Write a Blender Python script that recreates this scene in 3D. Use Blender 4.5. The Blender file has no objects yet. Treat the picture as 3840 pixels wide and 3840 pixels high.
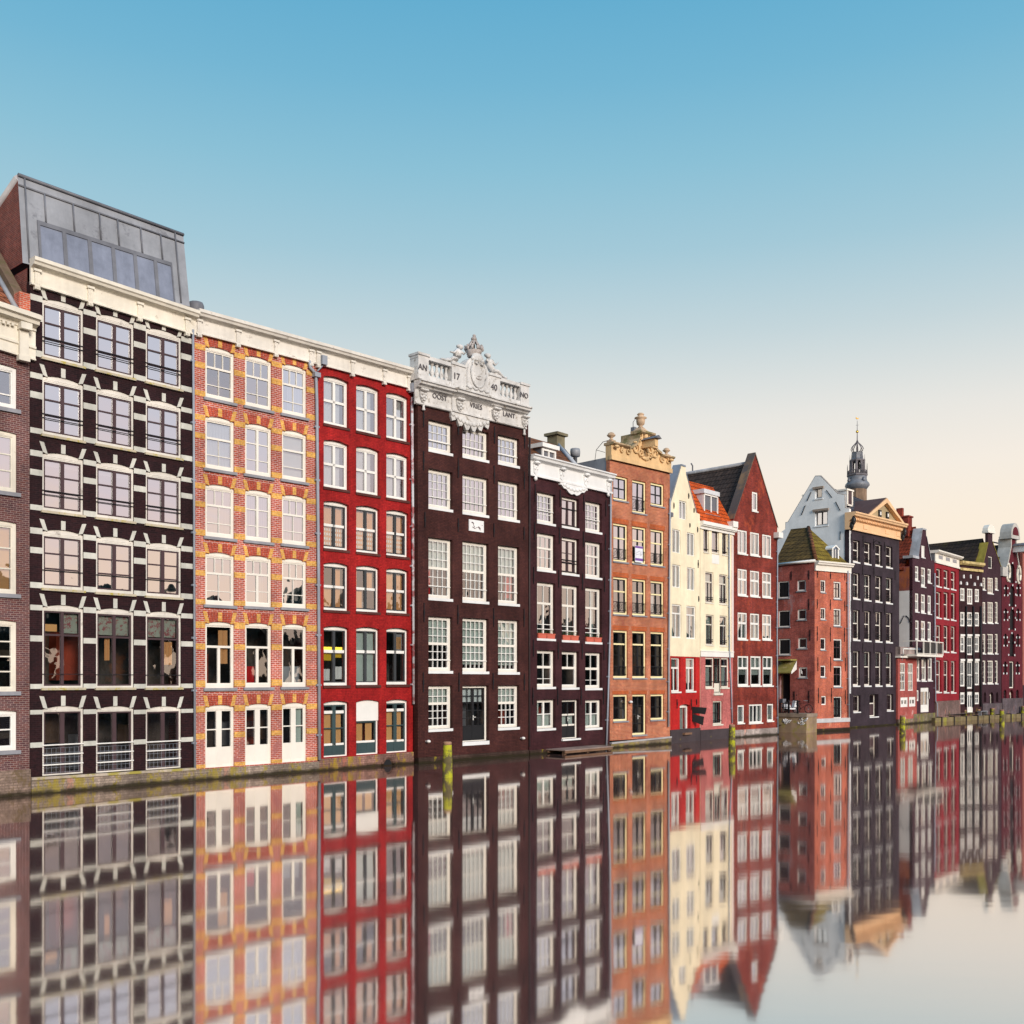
import bpy, math, random
from mathutils import Vector, Matrix
RND = random.Random(11)
SC = bpy.context.scene
COL = SC.collection
PX, HOR, CX, HC = 3840.0, 2545.0, 1920.0, 4.293   # picture width, horizon row, centre column, eye height over the water

# ---------------------------------------------------------------- materials
MATS = {}
def _new(name):
    m = bpy.data.materials.new(name); m.use_nodes = True
    nt = m.node_tree; b = nt.nodes['Principled BSDF']
    MATS[name] = m
    return m, nt, b
def _n(nt, t, **kw):
    n = nt.nodes.new(t)
    for k, v in kw.items():
        if k in n.inputs: n.inputs[k].default_value = v
        else: setattr(n, k, v)
    return n
def _coord(nt):
    """Object coordinates laid on upright faces: (x+y, z)."""
    tc = _n(nt, 'ShaderNodeTexCoord'); s = _n(nt, 'ShaderNodeSeparateXYZ'); nt.links.new(tc.outputs['Object'], s.inputs[0])
    a = _n(nt, 'ShaderNodeMath', operation='ADD'); nt.links.new(s.outputs[0], a.inputs[0]); nt.links.new(s.outputs[1], a.inputs[1])
    c = _n(nt, 'ShaderNodeCombineXYZ'); nt.links.new(a.outputs[0], c.inputs[0]); nt.links.new(s.outputs[2], c.inputs[1])
    return tc, c
def _noise(nt, vec, scale, detail=5, rough=.6, stretch=None):
    if stretch:
        mp = _n(nt, 'ShaderNodeMapping'); mp.inputs['Scale'].default_value = stretch
        nt.links.new(vec, mp.inputs[0]); vec = mp.outputs[0]
    n = _n(nt, 'ShaderNodeTexNoise'); n.inputs['Scale'].default_value = scale
    n.inputs['Detail'].default_value = detail; n.inputs['Roughness'].default_value = rough
    nt.links.new(vec, n.inputs['Vector'])
    return n.outputs[0]
def _range(nt, v, a, b, c, d):
    r = _n(nt, 'ShaderNodeMapRange'); nt.links.new(v, r.inputs[0])
    for i, x in enumerate((a, b, c, d)): r.inputs[i + 1].default_value = x
    return r.outputs[0]
def _mix(nt, fac, a, b, mode='MIX'):
    m = _n(nt, 'ShaderNodeMix', data_type='RGBA', blend_type=mode)
    for sock, v in ((m.inputs[0], fac), (m.inputs[6], a), (m.inputs[7], b)):
        if hasattr(v, 'links'): nt.links.new(v, sock)
        else: sock.default_value = v if isinstance(v, (int, float)) else (*v, 1) if len(v) == 3 else v
    return m.outputs[2]
def _weather(nt, tc, col, amt):
    """large blotches and rain streaks"""
    v = tc.outputs['Object']
    f = _range(nt, _noise(nt, v, .55, 8, .68), .34, .66, 1 - amt * 1.15, 1 + amt * .8)
    col = _mix(nt, 1.0, col, f, 'MULTIPLY')
    g = _range(nt, _noise(nt, v, 1.0, 6, .7, (1.7, 1.7, .28)), .36, .66, 1 - amt * .6, 1 + amt * .3)
    return _mix(nt, 1.0, col, g, 'MULTIPLY')
def brick(name, c1, c2, mortar, w=.22, h=.075, ms=.011, amt=.28, patch=None, bump=.25, rough=.8):
    m, nt, b = _new(name); tc, c = _coord(nt)
    br = _n(nt, 'ShaderNodeTexBrick'); br.offset = .5
    br.inputs['Color1'].default_value = (*c1, 1); br.inputs['Color2'].default_value = (*c2, 1); br.inputs['Mortar'].default_value = (*mortar, 1)
    br.inputs['Scale'].default_value = 1; br.inputs['Mortar Size'].default_value = ms; br.inputs['Brick Width'].default_value = w
    br.inputs['Row Height'].default_value = h; br.inputs['Bias'].default_value = -.1; br.inputs['Mortar Smooth'].default_value = .3
    nt.links.new(c.outputs[0], br.inputs['Vector'])
    col = br.outputs['Color']
    fine = _range(nt, _noise(nt, tc.outputs['Object'], 9, 5, .8), .28, .72, .55, 1.45)
    col = _mix(nt, 1.0, col, fine, 'MULTIPLY')
    col = _weather(nt, tc, col, amt)
    if patch:
        pc, thr, sc = patch
        f = _range(nt, _noise(nt, tc.outputs['Object'], sc, 8, .7, (1, 1, .6)), thr, thr + .06, 0, .8)
        col = _mix(nt, f, col, pc)
    nt.links.new(col, b.inputs['Base Color']); b.inputs['Roughness'].default_value = rough; b.inputs['Specular IOR Level'].default_value = .12
    bp = _n(nt, 'ShaderNodeBump'); bp.inputs['Strength'].default_value = bump; bp.inputs['Distance'].default_value = .012
    iv = _n(nt, 'ShaderNodeMath', operation='SUBTRACT'); iv.inputs[0].default_value = 1; nt.links.new(br.outputs['Fac'], iv.inputs[1])
    nt.links.new(iv.outputs[0], bp.inputs['Height']); nt.links.new(bp.outputs[0], b.inputs['Normal'])
    return m
def plain(name, c, rough=.6, amt=.12, dirt=None, metal=0, bump=0, spec=.25):
    m, nt, b = _new(name); tc = _n(nt, 'ShaderNodeTexCoord')
    col = _mix(nt, 0.0, c, c)
    if amt: col = _weather(nt, tc, col, amt)
    if dirt:
        dc, thr, sc = dirt
        f = _range(nt, _noise(nt, tc.outputs['Object'], sc, 8, .72), thr, thr + .1, 0, .85)
        col = _mix(nt, f, col, dc)
    nt.links.new(col, b.inputs['Base Color'])
    b.inputs['Roughness'].default_value = rough; b.inputs['Metallic'].default_value = metal
    b.inputs['Specular IOR Level'].default_value = spec
    if bump:
        bp = _n(nt, 'ShaderNodeBump'); bp.inputs['Strength'].default_value = bump; bp.inputs['Distance'].default_value = .03
        nt.links.new(_noise(nt, tc.outputs['Object'], 9, 6), bp.inputs['Height']); nt.links.new(bp.outputs[0], b.inputs['Normal'])
    return m
def tiles(name, c1, c2, w=.26, h=.3, moss=None):
    m, nt, b = _new(name); tc, c = _coord(nt)
    br = _n(nt, 'ShaderNodeTexBrick'); br.offset = .5
    br.inputs['Color1'].default_value = (*c1, 1); br.inputs['Color2'].default_value = (*c2, 1)
    br.inputs['Mortar'].default_value = (c1[0] * .18, c1[1] * .18, c1[2] * .2, 1)
    br.inputs['Scale'].default_value = 1; br.inputs['Mortar Size'].default_value = .035; br.inputs['Mortar Smooth'].default_value = .8
    br.inputs['Brick Width'].default_value = w; br.inputs['Row Height'].default_value = h
    nt.links.new(c.outputs[0], br.inputs['Vector'])
    col = _mix(nt, 1.0, br.outputs['Color'], _range(nt, _noise(nt, tc.outputs['Object'], 4, 4), .25, .75, .65, 1.3), 'MULTIPLY')
    col = _weather(nt, tc, col, .25)
    if moss:
        f = _range(nt, _noise(nt, tc.outputs['Object'], 1.3, 8, .7), moss[1], moss[1] + .15, 0, .9)
        col = _mix(nt, f, col, moss[0])
    nt.links.new(col, b.inputs['Base Color']); b.inputs['Roughness'].default_value = .75; b.inputs['Specular IOR Level'].default_value = .15
    bp = _n(nt, 'ShaderNodeBump'); bp.inputs['Strength'].default_value = .8; bp.inputs['Distance'].default_value = .05
    iv = _n(nt, 'ShaderNodeMath', operation='SUBTRACT'); iv.inputs[0].default_value = 1; nt.links.new(br.outputs['Fac'], iv.inputs[1])
    nt.links.new(iv.outputs[0], bp.inputs['Height']); nt.links.new(bp.outputs[0], b.inputs['Normal'])
    return m
def glass(name, refl, tint=(.93, .96, .95)):
    m, nt, b = _new(name); nt.nodes.remove(b); out = nt.nodes['Material Output']
    t = _n(nt, 'ShaderNodeBsdfTransparent'); t.inputs[0].default_value = (*tint, 1)
    g = _n(nt, 'ShaderNodeBsdfGlossy'); g.inputs['Roughness'].default_value = .015; g.inputs['Color'].default_value = (.97, .97, 1, 1)
    tc = _n(nt, 'ShaderNodeTexCoord'); bp = _n(nt, 'ShaderNodeBump'); bp.inputs['Strength'].default_value = .14; bp.inputs['Distance'].default_value = .05
    nt.links.new(_noise(nt, tc.outputs['Object'], .9, 2), bp.inputs['Height']); nt.links.new(bp.outputs[0], g.inputs['Normal'])
    mx = _n(nt, 'ShaderNodeMixShader'); mx.inputs[0].default_value = refl
    nt.links.new(t.outputs[0], mx.inputs[1]); nt.links.new(g.outputs[0], mx.inputs[2]); nt.links.new(mx.outputs[0], out.inputs[0])
    return m
def emit(name, c, s):
    m, nt, b = _new(name); b.inputs['Base Color'].default_value = (*c, 1); b.inputs['Emission Color'].default_value = (*c, 1); b.inputs['Emission Strength'].default_value = s
    return m
def moss_stone(name, c, mossc, thr, sc=1.6):
    m = brick(name, c, tuple(x * .7 for x in c), tuple(x * .6 for x in c), w=.3, h=.1, ms=.014, amt=.55, patch=(mossc, thr, sc * 1.6), bump=.7)
    nt = m.node_tree; b = nt.nodes['Principled BSDF']; old = b.inputs['Base Color'].links[0].from_socket
    tc = _n(nt, 'ShaderNodeTexCoord'); s = _n(nt, 'ShaderNodeSeparateXYZ'); nt.links.new(tc.outputs['Object'], s.inputs[0])
    n2 = _range(nt, _noise(nt, tc.outputs['Object'], 2.2, 7, .75), .45, .62, 0, .75)
    col = _mix(nt, n2, old, tuple(x * .35 for x in c))                      # grime
    n3 = _range(nt, _noise(nt, tc.outputs['Object'], 1.1, 7, .75, (1, 1, .5)), .60, .66, 0, .8)
    col = _mix(nt, n3, col, (c[0] * 1.25, c[1] * .8, c[2] * .7))            # reddish worn bricks
    a = _n(nt, 'ShaderNodeMath', operation='MULTIPLY_ADD'); nt.links.new(_noise(nt, tc.outputs['Object'], 1.6, 5), a.inputs[0]); a.inputs[1].default_value = .3; nt.links.new(s.outputs[2], a.inputs[2])
    col = _mix(nt, _range(nt, a.outputs[0], .22, .36, .92, 0), col, (.022, .018, .008))   # wet algae line at the water
    nt.links.new(col, b.inputs['Base Color'])
    return m

WH = plain('white_paint', (.86, .84, .80), .45, .07)
CR = plain('cream_paint', (.80, .745, .64), .5, .14, dirt=((.36, .29, .20), .62, 2.6))
CRW = plain('pale_stone_paint', (.76, .715, .65), .55, .16, dirt=((.36, .32, .28), .58, 2.2))
ORN = plain('old_white_ornament', (.66, .645, .63), .7, .22, dirt=((.27, .23, .18), .55, 3.6), bump=.2)
WHF = plain('flaking_white_paint', (.80, .80, .80), .55, .08, dirt=((.28, .26, .25), .70, 3.0))
YEL = plain('pale_yellow_paint', (.92, .80, .46), .45, .06)
BRN = plain('brown_frame_paint', (.075, .045, .05), .4, .1)
BLK = plain('black_paint', (.018, .018, .02), .4, .1)
GRN = plain('dark_green_paint', (.045, .075, .08), .4, .1)
IRON = plain('black_iron', (.012, .011, .013), .5, 0)
ZINC = plain('zinc', (.30, .31, .34), .5, .2, dirt=((.16, .16, .18), .58, 1.4), spec=.5)
ZINCD = plain('lead_sheet', (.17, .175, .2), .5, .25)
PIPE = plain('zinc_pipe', (.33, .36, .42), .45, .12)
SILLG = plain('blue_stone', (.30, .30, .33), .6, .2)
MOSSSILL = plain('mossy_sill', (.55, .48, .36), .75, .15, dirt=((.42, .34, .02), .52, 5))
WOOD = plain('old_wood', (.21, .12, .075), .75, .3)
DECKM = plain('grey_deck', (.30, .22, .19), .75, .25)
GLS = [glass('window_glass', .64), glass('old_window_glass', .5), glass('coated_window_glass', .82)]; GL = GLS[0]; GCLEAR = glass('clear_window_glass', .34)
ROOM = plain('room_wall', (.12, .095, .085), .9, .7, dirt=((.27, .11, .06), .56, .8))  # the dirt slot paints warm blotches for orange-lit patches of wall
ROOMW = plain('room_floor', (.18, .14, .11), .9, .3)
CUW = plain('white_curtain', (.78, .78, .78), .8, .05)
CUG = plain('green_white_curtain', (.55, .64, .60), .8, .05)
CUO = plain('striped_orange_curtain', (.78, .40, .17), .8, .12)
CUR = plain('red_curtain', (.55, .012, .015), .8, .1)
RED_CABINET = plain('red_cabinet', (.38, .06, .03), .6, .2)
CUP = plain('peach_blind', (.95, .50, .20), .8, .05)
FROST = plain('frosted_strip', (.80, .88, .90), .6, .03)
CUF = plain('floral_blind', (.42, .45, .38), .8, .1, dirt=((.33, .03, .06), .5, 7))
STAIN = None
GOLD = plain('gilding', (.85, .48, .07), .3, .05, metal=.7)
LAMPY = emit('lit_lamp', (1.0, .62, .06), 2.2)
YWALL = plain('yellow_wall', (.80, .52, .03), .8, .1)

# ---------------------------------------------------------------- mesh builder
class MB:
    def __init__(s): s.v = []; s.f = []; s.m = []; s.sm = []
    def face(s, pts, mi=0, smooth=False):
        k = len(s.v); s.v += [tuple(p) for p in pts]; s.f.append(tuple(range(k, k + len(pts)))); s.m.append(mi); s.sm.append(smooth)
    def box(s, x0, x1, y0, y1, z0, z1, mi=0):
        if x1 < x0: x0, x1 = x1, x0
        if y1 < y0: y0, y1 = y1, y0
        if z1 < z0: z0, z1 = z1, z0
        k = len(s.v); s.v += [(x0, y0, z0), (x1, y0, z0), (x1, y1, z0), (x0, y1, z0), (x0, y0, z1), (x1, y0, z1), (x1, y1, z1), (x0, y1, z1)]
        for q in ((0, 1, 5, 4), (1, 2, 6, 5), (2, 3, 7, 6), (3, 0, 4, 7), (4, 5, 6, 7), (3, 2, 1, 0)):
            s.f.append(tuple(k + i for i in q)); s.m.append(mi); s.sm.append(False)
    def prism(s, poly, y0, y1, mi=0):
        """polygon in (x,z) given counter-clockwise seen from -y, from y0 back to y1"""
        a = sum(poly[i][0] * poly[(i + 1) % len(poly)][1] - poly[(i + 1) % len(poly)][0] * poly[i][1] for i in range(len(poly)))
        if a < 0: poly = poly[::-1]
        k = len(s.v); n = len(poly)
        s.v += [(p[0], y0, p[1]) for p in poly] + [(p[0], y1, p[1]) for p in poly]
        s.f.append(tuple(range(k, k + n))); s.f.append(tuple(range(k + 2 * n - 1, k + n - 1, -1)))
        s.m += [mi, mi]; s.sm += [False, False]
        for i in range(n):
            j = (i + 1) % n
            s.f.append((k + j, k + i, k + n + i, k + n + j)); s.m.append(mi); s.sm.append(False)
    def sweep(s, prof, u0, z0, u1, z1, mi=0):
        """profile of (y, dz) swept along u from (u0,z0) to (u1,z1), capped"""
        n = len(prof); k = len(s.v)
        s.v += [(u0, y, z0 + d) for y, d in prof] + [(u1, y, z1 + d) for y, d in prof]
        for i in range(n):
            j = (i + 1) % n
            s.f.append((k + i, k + j, k + n + j, k + n + i)); s.m.append(mi); s.sm.append(False)
        s.f.append(tuple(range(k + n - 1, k - 1, -1))); s.f.append(tuple(range(k + n, k + 2 * n))); s.m += [mi, mi]; s.sm += [False, False]
    def tube(s, pts, r, n=6, mi=0):
        pts = [Vector(p) for p in pts]; k0 = len(s.v); rs = r if isinstance(r, (list, tuple)) else [r] * len(pts)
        for i, p in enumerate(pts):
            t = (pts[min(i + 1, len(pts) - 1)] - pts[max(i - 1, 0)]).normalized()
            a = t.cross(Vector((0, 0, 1)) if abs(t.z) < .9 else Vector((1, 0, 0))).normalized(); b = t.cross(a)
            for j in range(n):
                g = 2 * math.pi * j / n
                s.v.append(tuple(p + (a * math.cos(g) + b * math.sin(g)) * rs[i]))
        for i in range(len(pts) - 1):
            for j in range(n):
                s.f.append((k0 + i * n + j, k0 + i * n + (j + 1) % n, k0 + (i + 1) * n + (j + 1) % n, k0 + (i + 1) * n + j)); s.m.append(mi); s.sm.append(True)
        e = len(pts) - 1
        s.f.append(tuple(k0 + j for j in range(n - 1, -1, -1))); s.f.append(tuple(k0 + e * n + j for j in range(n))); s.m += [mi, mi]; s.sm += [False, False]
    def lathe(s, prof, cx, cy, n=12, mi=0, smooth=True, rot=0):
        k = len(s.v)
        for r, z in prof:
            for j in range(n):
                g = 2 * math.pi * j / n + rot
                s.v.append((cx + r * math.cos(g), cy + r * math.sin(g), z))
        for i in range(len(prof) - 1):
            for j in range(n):
                s.f.append((k + i * n + j, k + i * n + (j + 1) % n, k + (i + 1) * n + (j + 1) % n, k + (i + 1) * n + j)); s.m.append(mi); s.sm.append(smooth)
        s.f.append(tuple(k + j for j in range(n - 1, -1, -1))); s.f.append(tuple(k + (len(prof) - 1) * n + j for j in range(n))); s.m += [mi, mi]; s.sm += [False, False]
    def ball(s, c, r, mi=0, nu=10, nv=6, jit=0):
        rx, ry, rz = r if isinstance(r, (tuple, list)) else (r, r, r)
        k = len(s.v)
        for i in range(nv + 1):
            a = math.pi * i / nv
            for j in range(nu):
                g = 2 * math.pi * j / nu; q = 1 + (RND.random() - .5) * jit
                s.v.append((c[0] + rx * q * math.sin(a) * math.cos(g), c[1] + ry * q * math.sin(a) * math.sin(g), c[2] + rz * q * math.cos(a)))
        for i in range(nv):
            for j in range(nu):
                s.f.append((k + i * nu + j, k + (i + 1) * nu + j, k + (i + 1) * nu + (j + 1) % nu, k + i * nu + (j + 1) % nu)); s.m.append(mi); s.sm.append(True)
    def build(s, name, mats, parent=None, M=None):
        me = bpy.data.meshes.new(name)
        vs = [tuple(M @ Vector(p)) for p in s.v] if M is not None else s.v
        me.from_pydata(vs, [], s.f)
        for m in (mats if isinstance(mats, (list, tuple)) else [mats]): me.materials.append(m)
        me.polygons.foreach_set('material_index', s.m); me.polygons.foreach_set('use_smooth', s.sm)
        me.update()
        o = bpy.data.objects.new(name, me); COL.objects.link(o)
        if parent: o.parent = parent
        return o
def tag(o, label=None, cat=None, group=None, kind=None):
    if label: o['label'] = label
    if cat: o['category'] = cat
    if group: o['group'] = group
    if kind: o['kind'] = kind
    return o
def empty(name, loc, rz=0):
    o = bpy.data.objects.new(name, None); COL.objects.link(o); o.location = loc; o.rotation_euler = (0, 0, rz); o.empty_display_size = .3
    return o
def copy_tree(o, parent=None):
    c = o.copy(); COL.objects.link(c)
    if parent: c.parent = parent
    for ch in list(o.children): copy_tree(ch, c)
    return c
def at(x, z): return Vector(((x - CX) / PX * z, z))          # plan position at picture column x and depth z
def zoom(x0, y0, s): return lambda x, y: (x0 + s * x, y0 + s * y)
def text_mesh(body, size, depth=.02):
    cu = bpy.data.curves.new('lettering', 'FONT'); cu.body = body; cu.size = size; cu.extrude = depth; cu.align_x = 'CENTER'; cu.align_y = 'CENTER'; cu.resolution_u = 3
    ob = bpy.data.objects.new('lettering', cu); COL.objects.link(ob)
    dg = bpy.context.evaluated_depsgraph_get(); me = bpy.data.meshes.new_from_object(ob.evaluated_get(dg))
    bpy.data.objects.remove(ob); bpy.data.curves.remove(cu)
    return me

# ---------------------------------------------------------------- facade plane
class Facade:
    """An upright plane from plan point p0 to p1 (left to right); local x along it, local y inward, z up from the water."""
    def __init__(s, p0, p1, root=None, root_facade=None):
        s.p0 = Vector(p0); s.p1 = Vector(p1); d = s.p1 - s.p0; s.L = d.length; s.d = d / s.L; s.n = Vector((-s.d.y, s.d.x)); s.ang = math.atan2(s.d.y, s.d.x)
        s.root = root; s.M = None; s.ops = []
        if root_facade:
            A = Matrix.Translation((root_facade.p0.x, root_facade.p0.y, 0)) @ Matrix.Rotation(root_facade.ang, 4, 'Z')
            B = Matrix.Translation((s.p0.x, s.p0.y, 0)) @ Matrix.Rotation(s.ang, 4, 'Z')
            s.M = A.inverted() @ B
    def q(s, x, y, off=0.0):
        dx = (x - CX) / PX
        t = (s.p0.dot(s.n) + off) / (Vector((dx, 1)).dot(s.n))
        pt = Vector((dx * t, t))
        return (pt - s.p0).dot(s.d), HC + t * (HOR - y) / PX
    def u(s, x, off=0.0): return s.q(x, HOR, off)[0]
    def b(s, mb, name, mats, parent=None): return mb.build(name, mats, parent or s.root, s.M)
    def rect(s, x0, x1, yt, yb):
        u0, zt = s.q(x0, yt); zb = s.q(x0, yb)[1]; return (u0, s.u(x1), zb, zt)
    def grid(s, cols, rows):
        xa, xb = cols[0][0], cols[-1][1]; ua, ub = s.u(xa), s.u(xb); out = []
        for yTL, yBL, yTR, yBR in rows:
            a, b_, c, d = s.q(xa, yTL)[1], s.q(xa, yBL)[1], s.q(xb, yTR)[1], s.q(xb, yBR)[1]
            line = []
            for x0, x1 in cols:
                u0, u1 = s.u(x0), s.u(x1); k = ((u0 + u1) / 2 - ua) / (ub - ua)
                line.append((u0, u1, b_ + (d - b_) * k, a + (c - a) * k))
            out.append(line)
        return out

def arch_z(op, u): return op[3] + op[4] * (1 - (2 * (u - op[0]) / (op[1] - op[0]) - 1) ** 2)
def wall(F, top, zb, mats, t=.3, name='wall', zmat=None):
    """front wall with real openings, reveals, ends and coping. zmat=(z, index): faces below z take another material slot"""
    mb = MB(); us = set(round(p[0], 4) for p in top)
    for o in F.ops:
        us.add(round(o[0], 4)); us.add(round(o[1], 4))
        if o[4] > 0:
            for i in range(1, 8): us.add(round(o[0] + (o[1] - o[0]) * i / 8, 4))
    us = sorted(us); lo, hi = top[0][0], top[-1][0]
    def emit_(a, b, za, zb_, zc, zd):   # from (a:za,b:zb_) up to (a:zc,b:zd)
        if zc - za < 1e-4 and zd - zb_ < 1e-4: return
        if zmat and min(za, zb_) < zmat[0] < max(zc, zd):
            z = zmat[0]
            mb.face([(a, 0, za), (b, 0, zb_), (b, 0, z), (a, 0, z)], zmat[1]); mb.face([(a, 0, z), (b, 0, z), (b, 0, zd), (a, 0, zc)], 0)
        else: mb.face([(a, 0, za), (b, 0, zb_), (b, 0, zd), (a, 0, zc)], zmat[1] if zmat and max(zc, zd) <= zmat[0] else 0)
    for a, b in zip(us, us[1:]):
        if b - a < 2e-4 or a < lo - 1e-3 or b > hi + 1e-3: continue
        m = (a + b) / 2
        for i in range(len(top) - 1):
            if top[i][0] <= m <= top[i + 1][0] and top[i + 1][0] - top[i][0] > 1e-6: break
        (ua, z0), (ub, z1) = top[i], top[i + 1]
        ta, tb = z0 + (z1 - z0) * (a - ua) / (ub - ua), z0 + (z1 - z0) * (b - ua) / (ub - ua)
        ca = cb = zb
        for o in sorted((o for o in F.ops if o[0] < m < o[1]), key=lambda o: o[2]):
            emit_(a, b, ca, cb, o[2], o[2]); ca, cb = arch_z(o, a), arch_z(o, b)
        emit_(a, b, ca, cb, ta, tb)
    for o in F.ops:
        u0, u1, z0, z1, ar = o[:5]; mi = zmat[1] if zmat and z1 < zmat[0] else 0
        mb.face([(u0, 0, z0), (u0, 0, z1), (u0, t, z1), (u0, t, z0)], mi); mb.face([(u1, 0, z1), (u1, 0, z0), (u1, t, z0), (u1, t, z1)], mi)
        mb.face([(u1, 0, z0), (u0, 0, z0), (u0, t, z0), (u1, t, z0)], mi)
        n = 8 if ar > 0 else 1
        for i in range(n):
            a, b = u0 + (u1 - u0) * i / n, u0 + (u1 - u0) * (i + 1) / n
            mb.face([(a, 0, arch_z(o, a)), (b, 0, arch_z(o, b)), (b, t, arch_z(o, b)), (a, t, arch_z(o, a))], mi)
    mb.face([(lo, 0, zb), (lo, 0, top[0][1]), (lo, t, top[0][1]), (lo, t, zb)]); mb.face([(hi, 0, top[-1][1]), (hi, 0, zb), (hi, t, zb), (hi, t, top[-1][1])])
    for p, r in zip(top, top[1:]): mb.face([(p[0], 0, p[1]), (r[0], 0, r[1]), (r[0], t, r[1]), (p[0], t, p[1])])
    mb.face([(lo, t, zb), (lo, t, top[0][1])] + [(p[0], t, p[1]) for p in top[1:]] + [(hi, t, zb)]) if not F.ops else None
    return F.b(mb, name, mats)

# ---------------------------------------------------------------- windows
def win(F, r, rows, fm=WH, sm=None, rec=.1, fw=.08, ft=None, fb=None, sw=.05, tw=.05, cm=0, arch=0, sill=None, cur=(), guard=(), gl=None,
        name='window', grille=None, open_=None, pm=None, hand=None, railing=False, fd=.1, label=None):
    """r=(u0,u1,zb,zt). rows top to bottom: (fraction, columns, bar width[, 'p' for a solid panel])"""
    u0, u1, zb, zt = r; F.ops.append((u0, u1, zb, zt, arch)); sm = sm or fm; gl = gl or RND.choice(GLS if zb > 6.5 else GLS[:2]); pm = pm or sm
    ft = fw if ft is None else ft; fb = fw if fb is None else fb
    y0, y1 = rec, rec + fd; mb = MB()
    o = (u0, u1, zb, zt, arch)
    mb.box(u0, u0 + fw, y0, y1, zb, zt); mb.box(u1 - fw, u1, y0, y1, zb, zt); mb.box(u0 + fw, u1 - fw, y0, y1, zb, zb + fb)
    it = zt - ft
    if arch > 0:
        n = 8; mb.prism([(u0 + fw, it), (u1 - fw, it), (u1 - fw, zt)] + [(u1 + (u0 - u1) * i / n, arch_z(o, u1 + (u0 - u1) * i / n)) for i in range(n + 1)] + [(u0 + fw, zt)], y0, y1)
        for k in (1, 2): mb.box(u0 + fw, u1 - fw, y0 - .012, y0, it + ft * k / 3 - .008, it + ft * k / 3 + .008)
    else: mb.box(u0 + fw, u1 - fw, y0, y1, it, zt)
    a, b, c, d = u0 + fw, u1 - fw, zb + fb, it; ys0, ys1 = y0 + .025, y1 - .01
    if sw: mb.box(a, a + sw, ys0, ys1, c, d, 1); mb.box(b - sw, b, ys0, ys1, c, d, 1); mb.box(a + sw, b - sw, ys0, ys1, c, c + sw, 1); mb.box(a + sw, b - sw, ys0, ys1, d - sw, d, 1)
    a += sw; b -= sw; c += sw; d -= sw
    if cm: m = (a + b) / 2; mb.box(m - cm / 2, m + cm / 2, ys0 - .01, ys1, c, d, 1)
    H = d - c; z = d; tot = sum(x[0] for x in rows)
    for i, row in enumerate(rows):
        h = H * row[0] / tot; zl = z - h
        nc, vb = row[1], row[2]
        if len(row) > 3:
            mb.box(a, b, ys0 + .01, ys1 - .005, zl, z, 2); w = (b - a) / nc
            for k in range(nc): mb.box(a + k * w + .07, a + (k + 1) * w - .07, ys0, ys0 + .01, zl + .08, z - .06, 2)
        elif vb:
            for k in range(1, nc): x = a + (b - a) * k / nc; mb.box(x - vb / 2, x + vb / 2, ys0, ys1 - .005, zl, z, 1)
        if i < len(rows) - 1:
            w_ = tw[i] if isinstance(tw, (list, tuple)) else tw
            mb.box(a, b, ys0 - (.01 if w_ > .08 else -.002), ys1, zl - w_ / 2, zl + w_ / 2, 0 if w_ > .08 else 1)
        z = zl
    w = F.b(mb, name, [fm, sm, pm])
    if label: w['label'] = label
    p = MB(); yg = (ys0 + ys1) / 2 + .012
    tx, tz = (RND.random() - .5) * .022, (RND.random() - .5) * .03
    p.face([(a - .01, yg - tx - tz, c - .01), (b + .01, yg + tx - tz, c - .01), (b + .01, yg + tx + tz, d + .01), (a - .01, yg - tx + tz, d + .01)])
    F.b(p, 'pane', gl, w)
    for cu in cur:                     # (u fraction 0, u fraction 1, z fraction 0, z fraction 1, material, folds)
        f0, f1, g0, g1, mt = cu[:5]; folds = cu[5] if len(cu) > 5 else 5
        x0, x1, q0, q1 = a + (b - a) * f0, a + (b - a) * f1, c + (d - c) * g0, c + (d - c) * g1
        k = MB(); n = max(2, folds * 4) if folds else 1; yc = y1 + .07
        for i in range(n):
            xa, xb = x0 + (x1 - x0) * i / n, x0 + (x1 - x0) * (i + 1) / n
            ya, yb = (yc + .035 * math.sin(i * math.pi / 2 + .4), yc + .035 * math.sin((i + 1) * math.pi / 2 + .4)) if folds else (yc, yc)
            k.face([(xa, ya, q0), (xb, yb, q0), (xb, yb, q1), (xa, ya, q1)], 0, True)
        F.b(k, 'curtain' if folds else 'blind', mt, w)
    if guard:
        g = MB()
        for zf, mt_r in guard: zz = zb + (zt - zb) * zf; g.box(u0 - .0, u1 + .0, y0 - .05, y0 - .05 + 2 * mt_r, zz - mt_r, zz + mt_r)
        F.b(g, 'guard_rail', grille[0] if grille else IRON, w)
    if railing:
        g = MB()
        for zf in railing[0]: zz = zb + (zt - zb) * zf; g.box(u0, u1, y0 - .06, y0 - .015, zz - .022, zz + .022)
        zt_ = zb + (zt - zb) * railing[0][0] - .12; n = 9
        for i in range(1, n): x = u0 + (u1 - u0) * i / n; g.box(x - .0035, x + .0035, y0 - .034, y0 - .027, zb + .05, zt_, 1)
        for i in range(6): zz = zb + .1 + (zt_ - zb - .1) * i / 5; g.box(u0, u1, y0 - .033, y0 - .027, zz - .0035, zz + .0035, 1)
        F.b(g, 'railing', [WH, PIPE], w)
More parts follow.
